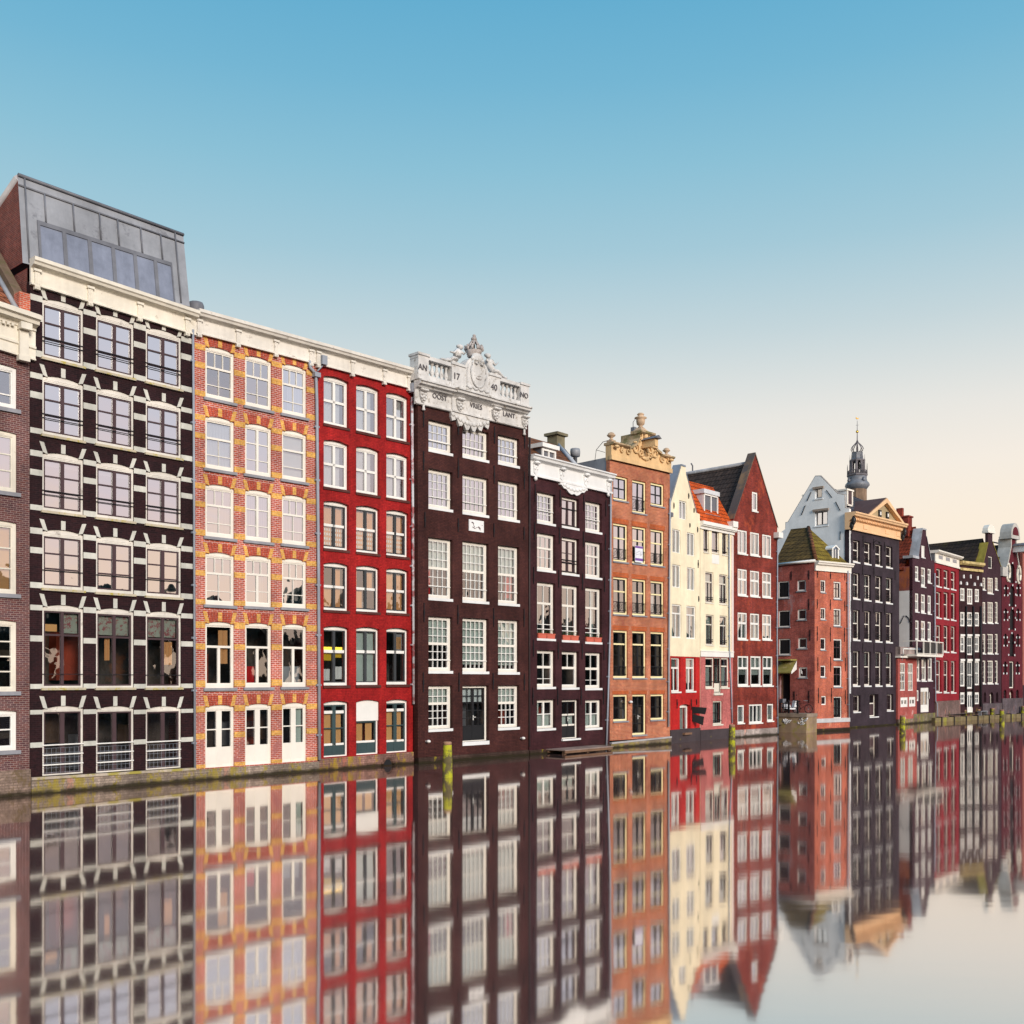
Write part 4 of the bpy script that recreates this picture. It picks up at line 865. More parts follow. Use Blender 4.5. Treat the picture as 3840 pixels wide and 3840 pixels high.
zB = (pl[2][1] + pl[3][1]) / 2; strip((pl[3][0], zB - .05), (H.L + .12, zB - .05), .16, .36)
zC = (pl[8][1] + pl[9][1]) / 2; strip((pl[9][0] - .08, zC - .02), (pl[8][0] + .08, zC - .02), .2, .4)
for seq in (pl[3:9], pl[9:15]):
    for p, r_ in zip(seq, seq[1:]):
        c.face([(p[0], -.3, p[1] + .05), (r_[0], -.3, r_[1] + .05), (r_[0], 1.3, r_[1] + .05), (p[0], 1.3, p[1] + .05)])
        c.face([(p[0], -.3, p[1] + .05), (r_[0], -.3, r_[1] + .05), (r_[0], -.3, r_[1] - .1), (p[0], -.3, p[1] - .1)]); c.face([(p[0], -.3, p[1] - .1), (r_[0], -.3, r_[1] - .1), (r_[0], -.1, r_[1] - .14), (p[0], -.1, p[1] - .14)])
H.b(c, 'gable_coping', plain('mossy_sandstone', (.50, .36, .22), .8, .25, dirt=((.15, .14, .05), .47, 1.6), bump=.25))
um = (pl[8][0] + pl[9][0]) / 2
rl = MB()
def curl(u, z, r, s, turns=1.4):
    n = 16; rl.tube([(u + s * r * (1 - k / n * .8) * math.cos(k / n * turns * 6.28 + 1), o_ - .06, z + r * (1 - k / n * .8) * math.sin(k / n * turns * 6.28 + 1)) for k in range(n + 1)], [.07 - .03 * k / n for k in range(n + 1)], 6)
for s in (-1, 1):
    curl(um + s * 1.0, zb_ + 1.05, .42, s); curl(um + s * .5, zb_ + 1.5, .3, -s); curl(um + s * 1.75, zb_ + .75, .26, s); curl(um + s * 2.35, zb_ + .7, .16, -s); curl(um + s * .45, zb_ + .8, .22, s)
    rl.tube([(um + s * .3, o_ - .05, zb_ + 2.3), (um + s * .42, o_ - .08, zb_ + 1.7), (um + s * .75, o_ - .06, zb_ + .8), (um + s * .5, o_ - .06, zb_ + .55)], [.05, .08, .08, .05], 6)
for k in range(9): a = k * .7; rl.ball((um + .28 * math.cos(a), o_ - .05, zb_ + .85 + .35 * math.sin(a)), (.13, .09, .12), nu=7, nv=4)
rl.ball((um, o_ - .06, zb_ + .55), (.4, .08, .12)); rl.ball((um, o_ - .08, zb_ + 1.9), (.2, .14, .26))
for s, x in ((-1, .28), (1, H.L - .28)): rl.ball((x, -.34, zA - .16 if s < 0 else zB - .16), (.2, .14, .1))
H.b(rl, 'carved_relief', SAND)
k_ = 65.5 / PX * .2070
urn(H, H.u(2240 + .207 * 262, 0), .05, zA + .08, 195 * k_, .27, SANDT); urn(H, H.u(2240 + .207 * 1262, 0), .05, zB + .08, 175 * k_, .25, SANDT)
c = MB(); zc = zC + .16; u_ = H.u(2240 + .207 * 795, 0)
c.lathe([(.56, zc), (.46, zc + .1), (.28, zc + .24), (.22, zc + .3)], u_, .05, 4, rot=.785, smooth=False); c.lathe([(.2, zc + .28), (.12, zc + .38), (.15, zc + .43), (.25, zc + .5), (.29, zc + .74), (.27, zc + .84), (.41, zc + .9), (.37, zc + .95), (.2, zc + 1.0), (.18, zc + 1.1), (.24, zc + 1.13), (.16, zc + 1.22)], u_, .05, 12)
H.b(c, 'gable_urn', SANDT)
ub, zb2 = H.q(*F1(790, 835), 0); bm = MB(); bm.box(ub - .16, ub + .16, -1.25, -.1, zb2 - .2, zb2 + .26); bm.prism([(ub - .3, zb2 + .27), (ub + .3, zb2 + .27), (ub, zb2 + .47)], -1.45, -.05, 1); bm.box(ub - .2, ub + .2, -1.18, -1.02, zb2 - .3, zb2 - .2); H.b(bm, 'hoist_beam', [SAND, ZINCD])
ch = MB(); u, z = H.q(2374, 1606, 1.4); ch.box(u - .12, u + .12, 1.2, 1.5, z - 2.2, z + .05); ch.tube([(u, 1.4, z), (u, 1.4, z + .4), (u + .2, 1.3, z + .7)], .025, 5); H.b(ch, 'chimney', ZINCD)
wr = MB(); p0, p1, p2 = lift(H, F1, 195, 735, 0), lift(H, F1, -20, 905, .6), lift(H, F1, -45, 1110, .8); wr.tube([p0, lift(H, F1, 100, 760, .2), p1, p2], .02, 4); wr.tube([lift(H, F1, 140, 950, .1), p1], .014, 4); H.b(wr, 'stay_wire', IRON)
ar = MB()                                           # soldier courses over the windows
for i, line in enumerate(G6):
    for (u0, u1, zb, zt) in line if i else (): ar.box(u0 - .08, u1 + .08, -.006, .04, zt + .02, zt + .3 if i < 4 else zt + .26)
H.b(ar, 'brick_arch', brick('soldier_brick', (.56, .13, .03), (.50, .10, .03), (.36, .13, .08), w=.07, h=.3))
plinth(H, H.q(2285, 2790)[1], moss_stone('pale_mossy_quay', (.42, .33, .24), (.34, .27, .05), .50, 1.0), out=.12, top=plain('grey_ledge', (.42, .41, .42), .8, .2), zr=H.q(2512, 2769)[1] + .04)
pipe(H, [(2513, 1868), (2511, 2100), (2508, 2500), (2507, 2725)], .055, off=-.12)
lp = MB(); u, z = H.q(2240 + .2796 * 440, 2300 + .2796 * 1188, -.1); lp.ball((u, -.16, z), (.13, .12, .09)); lp.box(u - .04, u + .04, -.1, .0, z - .04, z + .04); H.b(lp, 'wall_lamp', WHF)
# sale board hung in the middle window
r = G6[1][1]; u, z = H.q(2240 + .207 * 780, 1900 + .207 * 865, -.15)
wp = H.p0 + H.d * u + H.n * -.02; sb = empty('sale_board', (wp.x, wp.y, z - .5), H.ang); tag(sb, 'white and purple sale board hung on the balcony grille of a middle window', 'sign')
p = MB(); p.box(-.38, .38, -.02, .02, 0, 1.05); p.build('board', plain('white_board', (.80, .82, .88), .4, .03), sb)
p = MB(); p.box(-.38, .38, -.026, -.0215, .9, 1.03); p.box(-.38, .38, -.026, -.0215, .1, .26); p.build('purple_band', plain('purple_print', (.20, .09, .36), .4, .05), sb)
p = MB(); p.tube([(-.3, -.03, .55), (-.2, -.03, .62), (-.05, -.03, .68), (.08, -.03, .74)], .012, 4); p.tube([(-.3, -.03, .45), (-.1, -.03, .5)], .012, 4); p.tube([(-.02, -.03, .48), (0, -.03, .56)], .014, 4); p.tube([(.1, -.03, .42), (.16, -.03, .58), (.2, -.03, .72)], .014, 4); p.tube([(.24, -.03, .46), (.28, -.03, .58)], .014, 4); p.build('lettering', plain('grey_script', (.25, .24, .30), .5, 0), sb)

# ---- narrow cream house with a spout gable
P7a, P7b = at(2513, 67.7), at(2624.5, 71.05)
CREAM = plain('cream_render', (.91, .80, .58), .8, .13, dirt=((.55, .45, .30), .68, 1.8)); REDP = brick('scarlet_painted_brick', (.60, .026, .022), (.48, .020, .02), (.36, .016, .016), ms=.010, amt=.24, bump=.3, rough=.55)
G1z, G2z = zoom(2480, 1680, .2484), zoom(2480, 2160, .3313)
H = house('narrow_cream_house', 'narrow cream gabled house with a scarlet ground floor and black shutters', P7a, P7b)
pc = [(2547, 2574, 1875, 1944), (2521, 2552, 1982, 2070), (2576, 2605, 1995, 2081), (2521, 2552, 2115, 2201), (2576, 2606, 2126, 2211)]
for k, (x0, x1, yt, yb) in enumerate(pc): win(H, H.rect(x0, x1, yt, yb), [(1, 2, 0)], fm=WH, rec=.06, fw=.08, sw=.0, cm=.1, fb=.05, cur=[(.0, .4, 0, 1, CUG, 3), (.6, 1, 0, 1, CUG, 3)])
for x0, x1, yt, yb in ((2519, 2555, 2264, 2391), (2574, 2609, 2271, 2395)): win(H, H.rect(x0, x1, yt, yb), [(.25, 1, 0), (.75, 2, .09)], fm=WH, rec=.07, fw=.1, sw=.0, tw=.1, cur=[(0, .45, 0, 1, CUG, 3)])
for x0, x1, yt, yb in ((2517, 2552, 2466, 2594), (2572, 2608, 2467, 2592)): win(H, H.rect(x0, x1, yt, yb), [(.28, 1, 0), (.72, 2, .09)], fm=WH, rec=.14, fw=.1, sw=.0, tw=.12, sill=(WH, .1, .06, .04), cur=[(0, 1, .72, 1, CUG, 5), (.55, .75, 0, .7, CUG, 2)])
win(H, H.rect(2549, 2589, 2648, 2744), [(1, 1, 0)], fm=WH, rec=.25, fw=.13, sw=0, name='door', arch=.12, cur=[(.3, .9, 0, 1, CUG, 3)])
top = zp(H, G1z, [(135, 830), (297, 252), (364, 268), (371, 380), (528, 975)]); top[0] = (0, top[0][1]); top.append((H.L, top[-1][1] - .05)); top[2] = (top[2][0], top[1][1])
zred = H.q(2513, 2460)[1]; wall(H, top, .3, [CREAM, REDP], zmat=(zred, 1), t=.3)
body(H, top[0][1] - .4, MATS['red_party_brick'], floors=[H.q(2513, y)[1] for y in (2440, 2245, 2095)])
ORT = tiles('orange_red_tiles', (.72, .12, .02), (.62, .09, .016), moss=((.40, .07, .02), .64))
cp = MB(); s0, s1, s2, s3 = top[0], top[1], top[3], top[4]; W_ = .62
for p, r_ in ((s0, s1), (s1, top[2]), (s2, s3)):
    cp.face([(p[0], .0, p[1] + .04), (r_[0], .0, r_[1] + .04), (r_[0], W_, r_[1] + .04), (p[0], W_, p[1] + .04)]); cp.face([(p[0], -.04, p[1] + .05), (r_[0], -.04, r_[1] + .05), (r_[0], -.04, r_[1] - .06), (p[0], -.04, p[1] - .06)])
    cp.face([(p[0], W_, p[1] + .04), (r_[0], W_, r_[1] + .04), (r_[0], W_, r_[1] - .8), (p[0], W_, p[1] - .8)])
H.b(cp, 'gable_coping', plain('blue_zinc', (.25, .29, .36), .45, .15))
ua = (s1[0] + s2[0]) / 2; za = s1[1] - .75
slope_roof(H, [(-.1, W_, s0[1] - .2), (ua, W_, za), (ua, 9, za), (-.1, 9, s0[1] - .2)], ORT); slope_roof(H, [(ua, W_, za), (H.L, W_, s3[1] - .3), (H.L, 9, s3[1] - .3), (ua, 9, za)], ORT)
plinth(H, H.q(2513, 2738)[1], plain('dark_base', (.06, .045, .05), .8, .3, dirt=((.30, .26, .03), .66, 1.2)), out=.05, name='base')
fs = MB(); u, z = H.q(2570, 2748); fs.box(u - .5, u + .5, -.25, .0, z - .12, z + .02); H.b(fs, 'door_step', WOOD)
anchors(H, [(2526, 1885, 1907), (2581.5, 1850, 1870), (2601.5, 1905, 1923), (2586, 1962, 1978), (2615, 1976, 1996), (2617, 2100, 2130), (2619, 2235, 2256), (2538, 2622, 2657), (2591, 2622, 2662), (2611, 2622, 2644)])
pipe(H, [(2514, 1960), (2513, 2450)], .06, off=-.1, name='drainpipe') if False else None
bx = MB(); u, z = H.q(2516, 1930, -.1); bx.box(u - .12, u + .16, -.2, 0, z - .14, z + .14); H.b(bx, 'junction_box', ZINCD)
sh = MB(); z1 = H.q(2594, 2650)[1]; z0 = H.q(2594, 2705)[1]; uh = H.u(2596)
for za_, zb__, o1, dz in ((z1, z1 - .42, .95, -.06), (z1 - .52, z0, .75, -.16)):
    for t in (0, .05): sh.face([(uh + t, -.03, za_), (uh + .25 + t, -o1, za_ + dz), (uh + .2 + t, -o1 * .9, zb__ + dz * 1.6), (uh + t, -.03, zb__)])
    sh.face([(uh, -.03, za_), (uh + .05, -.03, za_), (uh + .3, -o1, za_ + dz), (uh + .25, -o1, za_ + dz)])
sh.box(uh - .04, uh + .04, -.06, 0, z0, z1); H.b(sh, 'shutter', BLK)

# ---- wider cream house with an orange roof
P7c, P7d = at(2626, 71.1), at(2749, 74.37)
PINK = brick('pink_painted_brick', (.66, .21, .19), (.52, .15, .14), (.40, .11, .11), ms=.011, amt=.26, bump=.3, patch=((.72, .42, .38), .66, 1.1))
H = house('wide_cream_house', 'cream house with an orange tiled roof, a boxy white dormer and a pink ground floor', P7c, P7d)
for x0, x1, yt, yb in ((2638, 2658, 1980, 2070), (2669, 2696, 1988, 2072), (2708, 2727.5, 1996, 2080)): win(H, H.rect(x0, x1, yt, yb), [(1, 1, 0)], fm=CR, sm=BRN, rec=.08, fw=.08, sw=.05, guard=[(.14, .02)], sill=(CR, .06, .05, .03), cur=[(0, .6, 0, 1, CUG, 3)])
for x0, x1, yt, yb in ((2645, 2675.5, 2143, 2259), (2697, 2727, 2152, 2264), (2647, 2675.5, 2304, 2418), (2699, 2727, 2308, 2422)):
    win(H, H.rect(x0, x1, yt, yb), [(.3, 1, 0), (.7, 2, .03)], fm=CR, sm=BRN, rec=.08, fw=.08, sw=.05, tw=.09, guard=[(.18, .02), (.12, .02)], sill=(CR, .07, .05, .03), cur=[(.3, 1, 0, 1, CUG, 4)])
u0, u1, zb, zt = H.rect(2645, 2733, 2465, 2579)
cs_ = (u1 - u0) * .36
win(H, (u0, u0 + cs_, zb, zt), [(.25, 1, 0), (.75, 1, 0)], fm=CR, sm=BRN, rec=.08, fw=.1, sw=.05, tw=.1, guard=[(.2, .02)], sill=(CR, .1, .06, .02), cur=[(.1, .9, 0, .7, CUG, 3)])
win(H, (u1 - cs_ * .92, u1, zb, zt), [(.25, 1, 0), (.75, 1, 0)], fm=CR, sm=BRN, rec=.08, fw=.1, sw=.05, tw=.1, guard=[(.2, .02)], sill=(CR, .1, .06, .02), cur=[(.1, .9, 0, .7, CUG, 3)])
win(H, (u0 + cs_, u1 - cs_ * .92, H.q(2673, 2600)[1], zt), [(.2, 2, .05), (.52, 2, .06), (.28, 2, .0, 'p')], fm=CR, sm=BLK, pm=CR, rec=.08, fw=.05, sw=.05, tw=.08, guard=[(.32, .02)], sill=(CR, .14, .1, .1), name='door', cur=[(.6, .95, .3, .8, CUG, 2)])
win(H, H.rect(2673, 2709, 2629, 2717), [(.5, 2, .06), (.5, 2, .06)], fm=CR, sm=BLK, rec=.1, fw=.09, sw=.06, tw=.03, guard=[(.16, .02)], sill=(CR, .1, .06, .05), cur=[(.2, .8, 0, 1, CUG, 4)])
pw = MB(); a = H.rect(2669, 2696, 2078, 2112); pw.box(a[0], a[1], -.02, .02, a[2], a[3]); H.b(pw, 'blank_panel', WH)
ca, cza = H.q(2614, 1947, -.3); cb, czb = H.q(2749, 1975.6, -.3)
e = MB(); e.sweep([(.2, 0), (-.34, 0), (-.34, -.24), (-.26, -.28), (-.26, -.32), (-.1, -.36), (-.1, -.52), (.2, -.52)], -.12, cza, H.L + .05, (cza + czb) / 2 + (czb - cza) / 2); H.b(e, 'cornice', WH)
zl_ = H.q(2626, 2452)[1]; wall(H, [(0, cza - .3), (H.L, czb - .3)], .3, [CREAM, PINK], zmat=(zl_, 1)); body(H, cza - .1, MATS['red_party_brick'], floors=[H.q(2626, y)[1] for y in (2440, 2285, 2100)])
bd = MB(); bd.box(0, H.L, -.06, .0, zl_ - .18, zl_ + .18); bd.box(0, H.L, -.1, .0, zl_ + .18, zl_ + .24); H.b(bd, 'band_course', WH)
qs = MB(); qs.box(H.L - .26, H.L, -.05, .0, zl_ - .1, czb - .62); H.b(qs, 'corner_pilaster', plain('pink_white_paint', (.78, .66, .62), .6, .08))
plinth(H, H.q(2626, 2738)[1], MATS['dark_base'], out=.05, name='base')
zr = H.q(2666, 1824, 1.6)[1]; uR = H.u(2731, .1)
slope_roof(H, [(0, -.1, cza), (H.L + .05, -.1, cza), (H.L + .05, 1.7, zr), (0, 1.7, zr)], ORT)
a0, a1 = H.u(2639, .45), H.u(2692, .45); z0, z1 = H.q(2639, 1925, .45)[1], H.q(2639, 1833, .45)[1]
dm = MB(); dm.box(a0, a1, .55, 1.9, z0, z1 - .3, 0); dm.box(a0 - .12, a1 + .1, .35, 2.2, z1 - .3, z1, 0); dm.box(a0 - .05, a1 + .05, .3, .6, z0 - .12, z0, 1); do = H.b(dm, 'dormer', [plain('pale_grey_paint', (.68, .69, .72), .5, .08), ZINC])
wf = MB()
for q in (a0, (a0 + a1) / 2 - .05, a1 - .12): wf.box(q, q + .12, .42, .55, z0, z1 - .3)
wf.box(a0, a1, .42, .55, z0, z0 + .1); wf.box(a0, a1, .42, .55, z1 - .42, z1 - .3); wo = H.b(wf, 'window', WH, do); p = MB(); p.face([(a0 + .1, .5, z0 + .1), (a1 - .1, .5, z0 + .1), (a1 - .1, .5, z1 - .4), (a0 + .1, .5, z1 - .4)])
PDK = plain('dark_pane', (.10, .11, .13), .06, .05, spec=.9); H.b(p, 'pane', PDK, do)
pipe(H, [(2734, 2000), (2736, 2440), (2743, 2600), (2746, 2712)], .05, off=-.1)
# ---- dark brick house with the steep gable
P8a, P8b = at(2750, 74.4), at(2915, 78.68)
b8 = brick('wine_brown_brick', (.30, .046, .028), (.19, .032, .026), (.15, .05, .045), w=.24, h=.09, amt=.42, patch=((.40, .075, .034), .56, .6))
H = house('steep_gable_house', 'wine brown brick house with tall pointed gable and long dark tiled roof', P8a, P8b)
cols = [(2766.5, 2801), (2813, 2847), (2858.5, 2892)]
Gw = H.grid(cols, [(1985.5, 2074, 2009, 2091), (2132, 2231, 2150, 2241), (2296, 2397, 2306, 2398.5)])
for i, line in enumerate(Gw):
    for r in line: win(H, r, [(1, 2, .09)] if i == 0 else [(.38, 2, .09), (.62, 2, .09)], fm=WH, rec=.03, fw=.11, sw=.0, tw=.15, sill=(WH, .1, .07, .06), cur=[(0, .5, 0, 1, CUG, 4), (.5, 1, 0, 1, CUG, 4)] if i == 0 else [(0, .3, 0, .6, CUG, 2), (.7, 1, 0, .6, CUG, 2)])
cols = [(2766.5, 2806.5), (2814.5, 2853), (2860, 2897)]
for r in H.grid(cols, [(2460, 2571, 2461.5, 2571)])[0]: win(H, r, [(.4, 2, .09), (.6, 1, 0)], fm=WH, rec=.03, fw=.12, sw=.0, tw=.16, sill=(WH, .1, .08, .06), cur=[(0, 1, .35, 1, CUG, 5)])
for x0, x1, yt, yb, n in ((2766, 2790, 2645, 2712, 1), (2809, 2858, 2642, 2712, 3), (2876.5, 2899.5, 2640, 2704, 1)): win(H, H.rect(x0, x1, yt, yb), [(1, n, .1)], fm=WH, rec=.03, fw=.11, sw=.0, sill=(WH, .09, .06, .06), cur=[(0, 1, 0, 1, FROST, 0)] if n == 1 else [(.0, .3, 0, 1, CUG, 2), (.7, 1, 0, 1, CUG, 2)])
win(H, H.rect(2820, 2840.5, 1843, 1914), [(1, 1, 0)], fm=WH, rec=.03, fw=.13, sw=.0, sill=(WH, .1, .06, .06), cur=[(0, 1, 0, 1, CUG, 3)])
top = zp(H, G1z, [(1090, 1060), (1412, 78), (1730, 1210)]); uA = top[1][0]; zE = (top[0][1] + top[2][1]) / 2; zA_ = top[1][1]
wall(H, [(0, zE - .9), (0, zE), (uA, zA_), (H.L, zE), (H.L, zE - .9)], .2, b8, t=.35); body(H, zE - .2, MATS['red_party_brick'], floors=[H.q(2750, y)[1] for y in (2600, 2420, 2260, 2110)])
DT = tiles('dark_brown_tiles', (.085, .058, .048), (.055, .040, .036), w=.34, h=.38)
VB_ = plain('brown_verge', (.22, .14, .085), .8, .3, dirt=((.08, .075, .08), .45, .5))
cp = MB()
for s, ue in ((-1, -.05), (1, H.L + .05)):
    cp.face([(uA, -.05, zA_ + .06), (ue, -.05, zE + .02), (ue, .62, zE + .02), (uA, .62, zA_ + .06)]); cp.face([(uA, -.06, zA_ + .06), (ue, -.06, zE + .02), (ue, -.06, zE - .1), (uA, -.06, zA_ - .1)]); cp.face([(uA, .62, zA_ + .06), (ue, .62, zE + .02), (ue, .62, zE - .9), (uA, .62, zA_ - .9)])
H.b(cp, 'verge', VB_)
zr = H.q(2800, 1746, 1.0)[1]; 
slope_roof(H, [(-.15, .6, zE - .45), (uA, .6, zr), (uA, 13, zr), (-.15, 13, zE - .45)], DT); slope_roof(H, [(uA, .6, zr), (H.L, .6, zE - .45), (H.L, 13, zE - .45), (uA, 13, zr)], DT)
rc = MB(); rc.tube([(uA, .62, zr + .04), (uA, 13, zr + .04)], .16, 6); H.b(rc, 'ridge_cap', plain('pale_ridge', (.34, .35, .38), .6, .3, dirt=((.6, .6, .62), .6, 1.5)))
vp = MB(); vp.tube([(uA, 5.6, zr), (uA, 5.6, zr + .6), (uA - .2, 5.6, zr + .75)], .06, 6); H.b(vp, 'vent_pipe', ZINCD)
for x, y in ((2748, 1968), (2918, 2008)):
    c = MB(); u, z = H.q(x, y, -.2); c.box(u - .32, u + .32, -.45, .2, z - .2, z + .22); H.b(c, 'gutter_end', WH)
plinth(H, H.q(2750, 2738)[1], moss_stone('pale_stone_base', (.60, .50, .46), (.34, .24, .20), .58, 1.2), out=.08, zr=H.q(2915, 2728)[1], name='base')
pipe(H, [(2916, 2020), (2914, 2400), (2917, 2750)], .05, off=-.08)
# ---------------------------------------------------------------- the right end of the row
I1, I2, K1, K2 = zoom(2880, 1740, .2795), zoom(2880, 2240, .2795), zoom(3320, 1900, .2692), zoom(3320, 2300, .2692)
def zr_(F, zf, x0, x1, yt, yb): a, b_ = zf(x0, yt), zf(x1, yb); return F.rect(a[0], b_[0], a[1], b_[1])
# ---- red brick corner house
C9 = at(3055, 82.5)
H = house('mossy_roof_house', 'small red brick corner house with a mossy yellow green hipped roof', C9, at(3186, 85.3))
S9 = Facade(at(2915, 84.6), C9, H.root, H)
b9 = brick('sunlit_red_brick', (.60, .135, .060), (.44, .090, .062), (.46, .22, .17), amt=.34, patch=((.62, .30, .20), .62, .8))  # front copy of the brick, sunlight put into its colour
b9s = brick('shaded_red_brick', (.42, .092, .070), (.30, .070, .062), (.34, .17, .15), amt=.42, patch=((.34, .25, .26), .60, .55))  # side copy of the same brick, shade put into its colour
for yt, yb in ((2175, 2221), (2279, 2323), (2392, 2437), (2496, 2540)): win(H, H.rect(3077, 3096.5, yt, yb), [(.5, 2, .04), (.5, 2, .04)], fm=WH, sm=BRN, rec=.06, fw=.09, sw=.04, sill=(SILLG, .08, .06, .04), tw=.03)
win(H, H.rect(3080, 3098, 2610, 2644), [(1, 2, .03)], fm=WH, sm=BRN, rec=.06, fw=.09, sw=.04)
for yt, yb in ((2180, 2245), (2282, 2347), (2396, 2474), (2498, 2576)): win(H, H.rect(3126, 3154 if yt < 2390 else 3157, yt, yb), [(.38, 2, .03), (.62, 2, .03)], fm=WH, sm=BRN, rec=.07, fw=.1, sw=.05, sill=(SILLG, .1, .07, .05), tw=.07, cur=[(.1, .9, .35, 1, CUG, 4)] if yt < 2300 else ())
win(H, H.rect(3126, 3157, 2613, 2694), [(.5, 2, .12), (.5, 2, .12)], fm=WH, sm=BLK, rec=.08, fw=.07, sw=.07, name='double_door', tw=.06, cur=[(.1, .9, .1, .9, CUG, 0)])
zc = H.q(3058, 2101, -.3)[1]
wall(H, [(0, zc - .5), (H.L, zc - .5)], .1, b9)
e = MB(); e.sweep([(.2, 0), (-.42, 0), (-.42, -.12), (-.34, -.18), (-.32, -.28), (-.12, -.34), (-.1, -.72), (-.14, -.78), (.2, -.78)], 0, zc, H.L + .1, H.q(3190, 2113, -.3)[1]); H.b(e, 'cornice', WHC)
bd = MB(); z = H.q(3056, 2705)[1]; bd.box(0, H.L, -.07, .0, z - .14, z + .2); H.b(bd, 'band_course', plain('grey_white_stone', (.56, .55, .56), .75, .2))
for x0, x1, yt, yb in ((2918, 2960, 2181, 2244), (2919, 2963, 2290, 2352), (2920, 2964.5, 2396, 2456)): win(S9, S9.rect(x0, x1, yt, yb), [(1, 2, .03, 'p')], fm=WH, sm=BLK, rec=.05, fw=.09, sw=.05, sill=(SILLG, .09, .07, .05), name='shuttered_window')
for x0, x1, yt, yb in ((2989, 3022, 2176, 2217), (2990, 3024, 2285, 2325), (2992, 3026, 2392, 2432), (2994.5, 3027, 2502, 2541)): win(S9, S9.rect(x0, x1, yt, yb), [(1, 1, 0)], fm=WH, sm=BLK, rec=.08, fw=.11, sw=.04, sill=(SILLG, .09, .07, .05))
zt9 = S9.q(3057, 2104)[1]; zl9 = S9.q(2915, 2119)[1]
win(S9, (S9.u(2924), S9.u(2963), 1.55, S9.q(2924, 2522)[1]), [(1, 1, 0, 'p')], fm=WOOD, sm=BLK, rec=.3, fw=.15, sw=.06, name='door')
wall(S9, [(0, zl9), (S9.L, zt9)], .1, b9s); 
anchors(H, [(3064, 2138, 2166), (3113.5, 2143, 2171), (3167, 2149, 2177), (3064, 2247, 2282), (3113, 2248, 2287), (3167, 2253, 2291), (3064, 2349, 2403), (3113, 2352, 2406), (3166, 2354, 2407), (3066, 2464, 2517), (3114, 2463, 2519), (3169, 2467, 2518), (3068, 2580, 2637), (3117, 2580, 2634), (3169, 2588, 2641)])
anchors(S9, [(2968, 2142, 2175), (3034, 2138, 2173), (3034, 2246, 2287), (3038, 2361, 2402), (2979, 2592, 2623), (3034, 2590, 2636)])
gt = MB(); gt.tube([(0, -.12, zl9 + .02), (S9.L + .1, -.12, zt9 + .02)], .12, 4); S9.b(gt, 'gutter', WH)
MT = tiles('mossy_tiles', (.15, .095, .030), (.10, .065, .025), w=.34, h=.36, moss=((.10, .065, .015), .60)); MTY = tiles('yellow_moss_tiles', (.27, .195, .028), (.20, .14, .025), w=.34, h=.36)
yd = 3.2; rL, rR = S9.q(2913.5, 1990, yd), S9.q(3031, 1977, yd); zrg = (rL[1] + rR[1]) / 2
slope_roof(S9, [(-.3, -.1, zl9), (S9.L, -.1, zt9), (rR[0], yd, zrg), (-.3, yd, zrg)], MT)
ap = S9.M @ Vector((rR[0], yd, zrg)); fr_ = H.q(3176, 2109, -.1)
slope_roof(H, [(0, -.1, zc), (H.L, -.1, zc - .1), tuple(ap)], MTY); slope_roof(H, [(H.L, -.1, zc - .1), (H.L, 8, zc - .1), tuple(ap)], MT)
hp = MB(); hp.tube([(0, -.1, zc + .05), tuple(ap)], .17, 6); H.b(hp, 'hip_tiles', T5)
a0, a1 = H.u(3121, .35), H.u(3146, .35); z0, z1 = H.q(3121, 2104, .35)[1], H.q(3121, 2058, .35)[1]
dm = MB(); dm.prism([(a0, z0), (a1, z0), (a1, z1), ((a0 + a1) / 2, z1 + .28), (a0, z1)], .42, 2.2, 1); dm.prism([(a0 - .06, z1 - .06), ((a0 + a1) / 2, z1 + .24), (a1 + .06, z1 - .06), (a1 + .06, z1 + .06), ((a0 + a1) / 2, z1 + .36), (a0 - .06, z1 + .06)], .3, 2.2, 0); dm.box(a0, a0 + .14, .34, .45, z0, z1); dm.box(a1 - .14, a1, .34, .45, z0, z1); dm.box(a0, a1, .34, .45, z0, z0 + .1); dm.box((a0 + a1) / 2 - .03, (a0 + a1) / 2 + .03, .36, .44, z0, z1)
do = H.b(dm, 'dormer', [WH, plain('blue_lead', (.16, .20, .28), .5, .15)]); p = MB(); p.box(a0 + .1, a1 - .1, .39, .41, z0 + .1, z1); H.b(p, 'pane', PDK, do)
plinth(H, .25, MATS['dark_mossy_base'], out=.07); plinth(S9, .25, MATS['dark_mossy_base'], out=.07)
cn = MB(); u0, u1 = S9.u(2919, -.6), S9.u(2976, -.6); z1, z0 = S9.q(2919, 2473)[1], S9.q(2919, 2524)[1]
cn.prism([(u0, z1), (u1, z1), (u1, z1 - .12), (u0, z1 - .12)], -1.1, 0); cn.face([(u0, -.15, z1 - .12), (u1, -.15, z1 - .12), (u1, -1.0, z0 + .1), (u0, -1.0, z0 + .1)]); cn.face([(u0, -1.0, z0 + .1), (u1, -1.0, z0 + .1), (u1, -1.0, z0 - .02), (u0, -1.0, z0 - .02)]); cn.face([(u1, -.02, z1 - .12), (u1, -1.02, z0 + .1), (u1, -1.02, z0 - .1), (u1, -.02, z0 + .3)], 1)
S9.b(cn, 'canopy', [plain('mossy_canopy', (.34, .30, .09), .6, .35, dirt=((.5, .42, .3), .56, 1.2)), WH])
pipe(H, [(3180, 2140), (3181, 2400), (3184, 2690)], .06, off=-.15)
b_ = MB(); b_.face([(.03, .3, 0), (.03, .3, zc - .3), (.03, 6, zc - .3), (.03, 6, 0)]); b_.face([(H.L - .03, .3, 0), (H.L - .03, .3, zc - .3), (H.L - .03, 8, zc - .3), (H.L - .03, 8, 0)]); b_.box(.1, H.L - .1, 1.7, 1.8, 0, zc - .2); H.b(b_, 'inner_wall', ROOM)
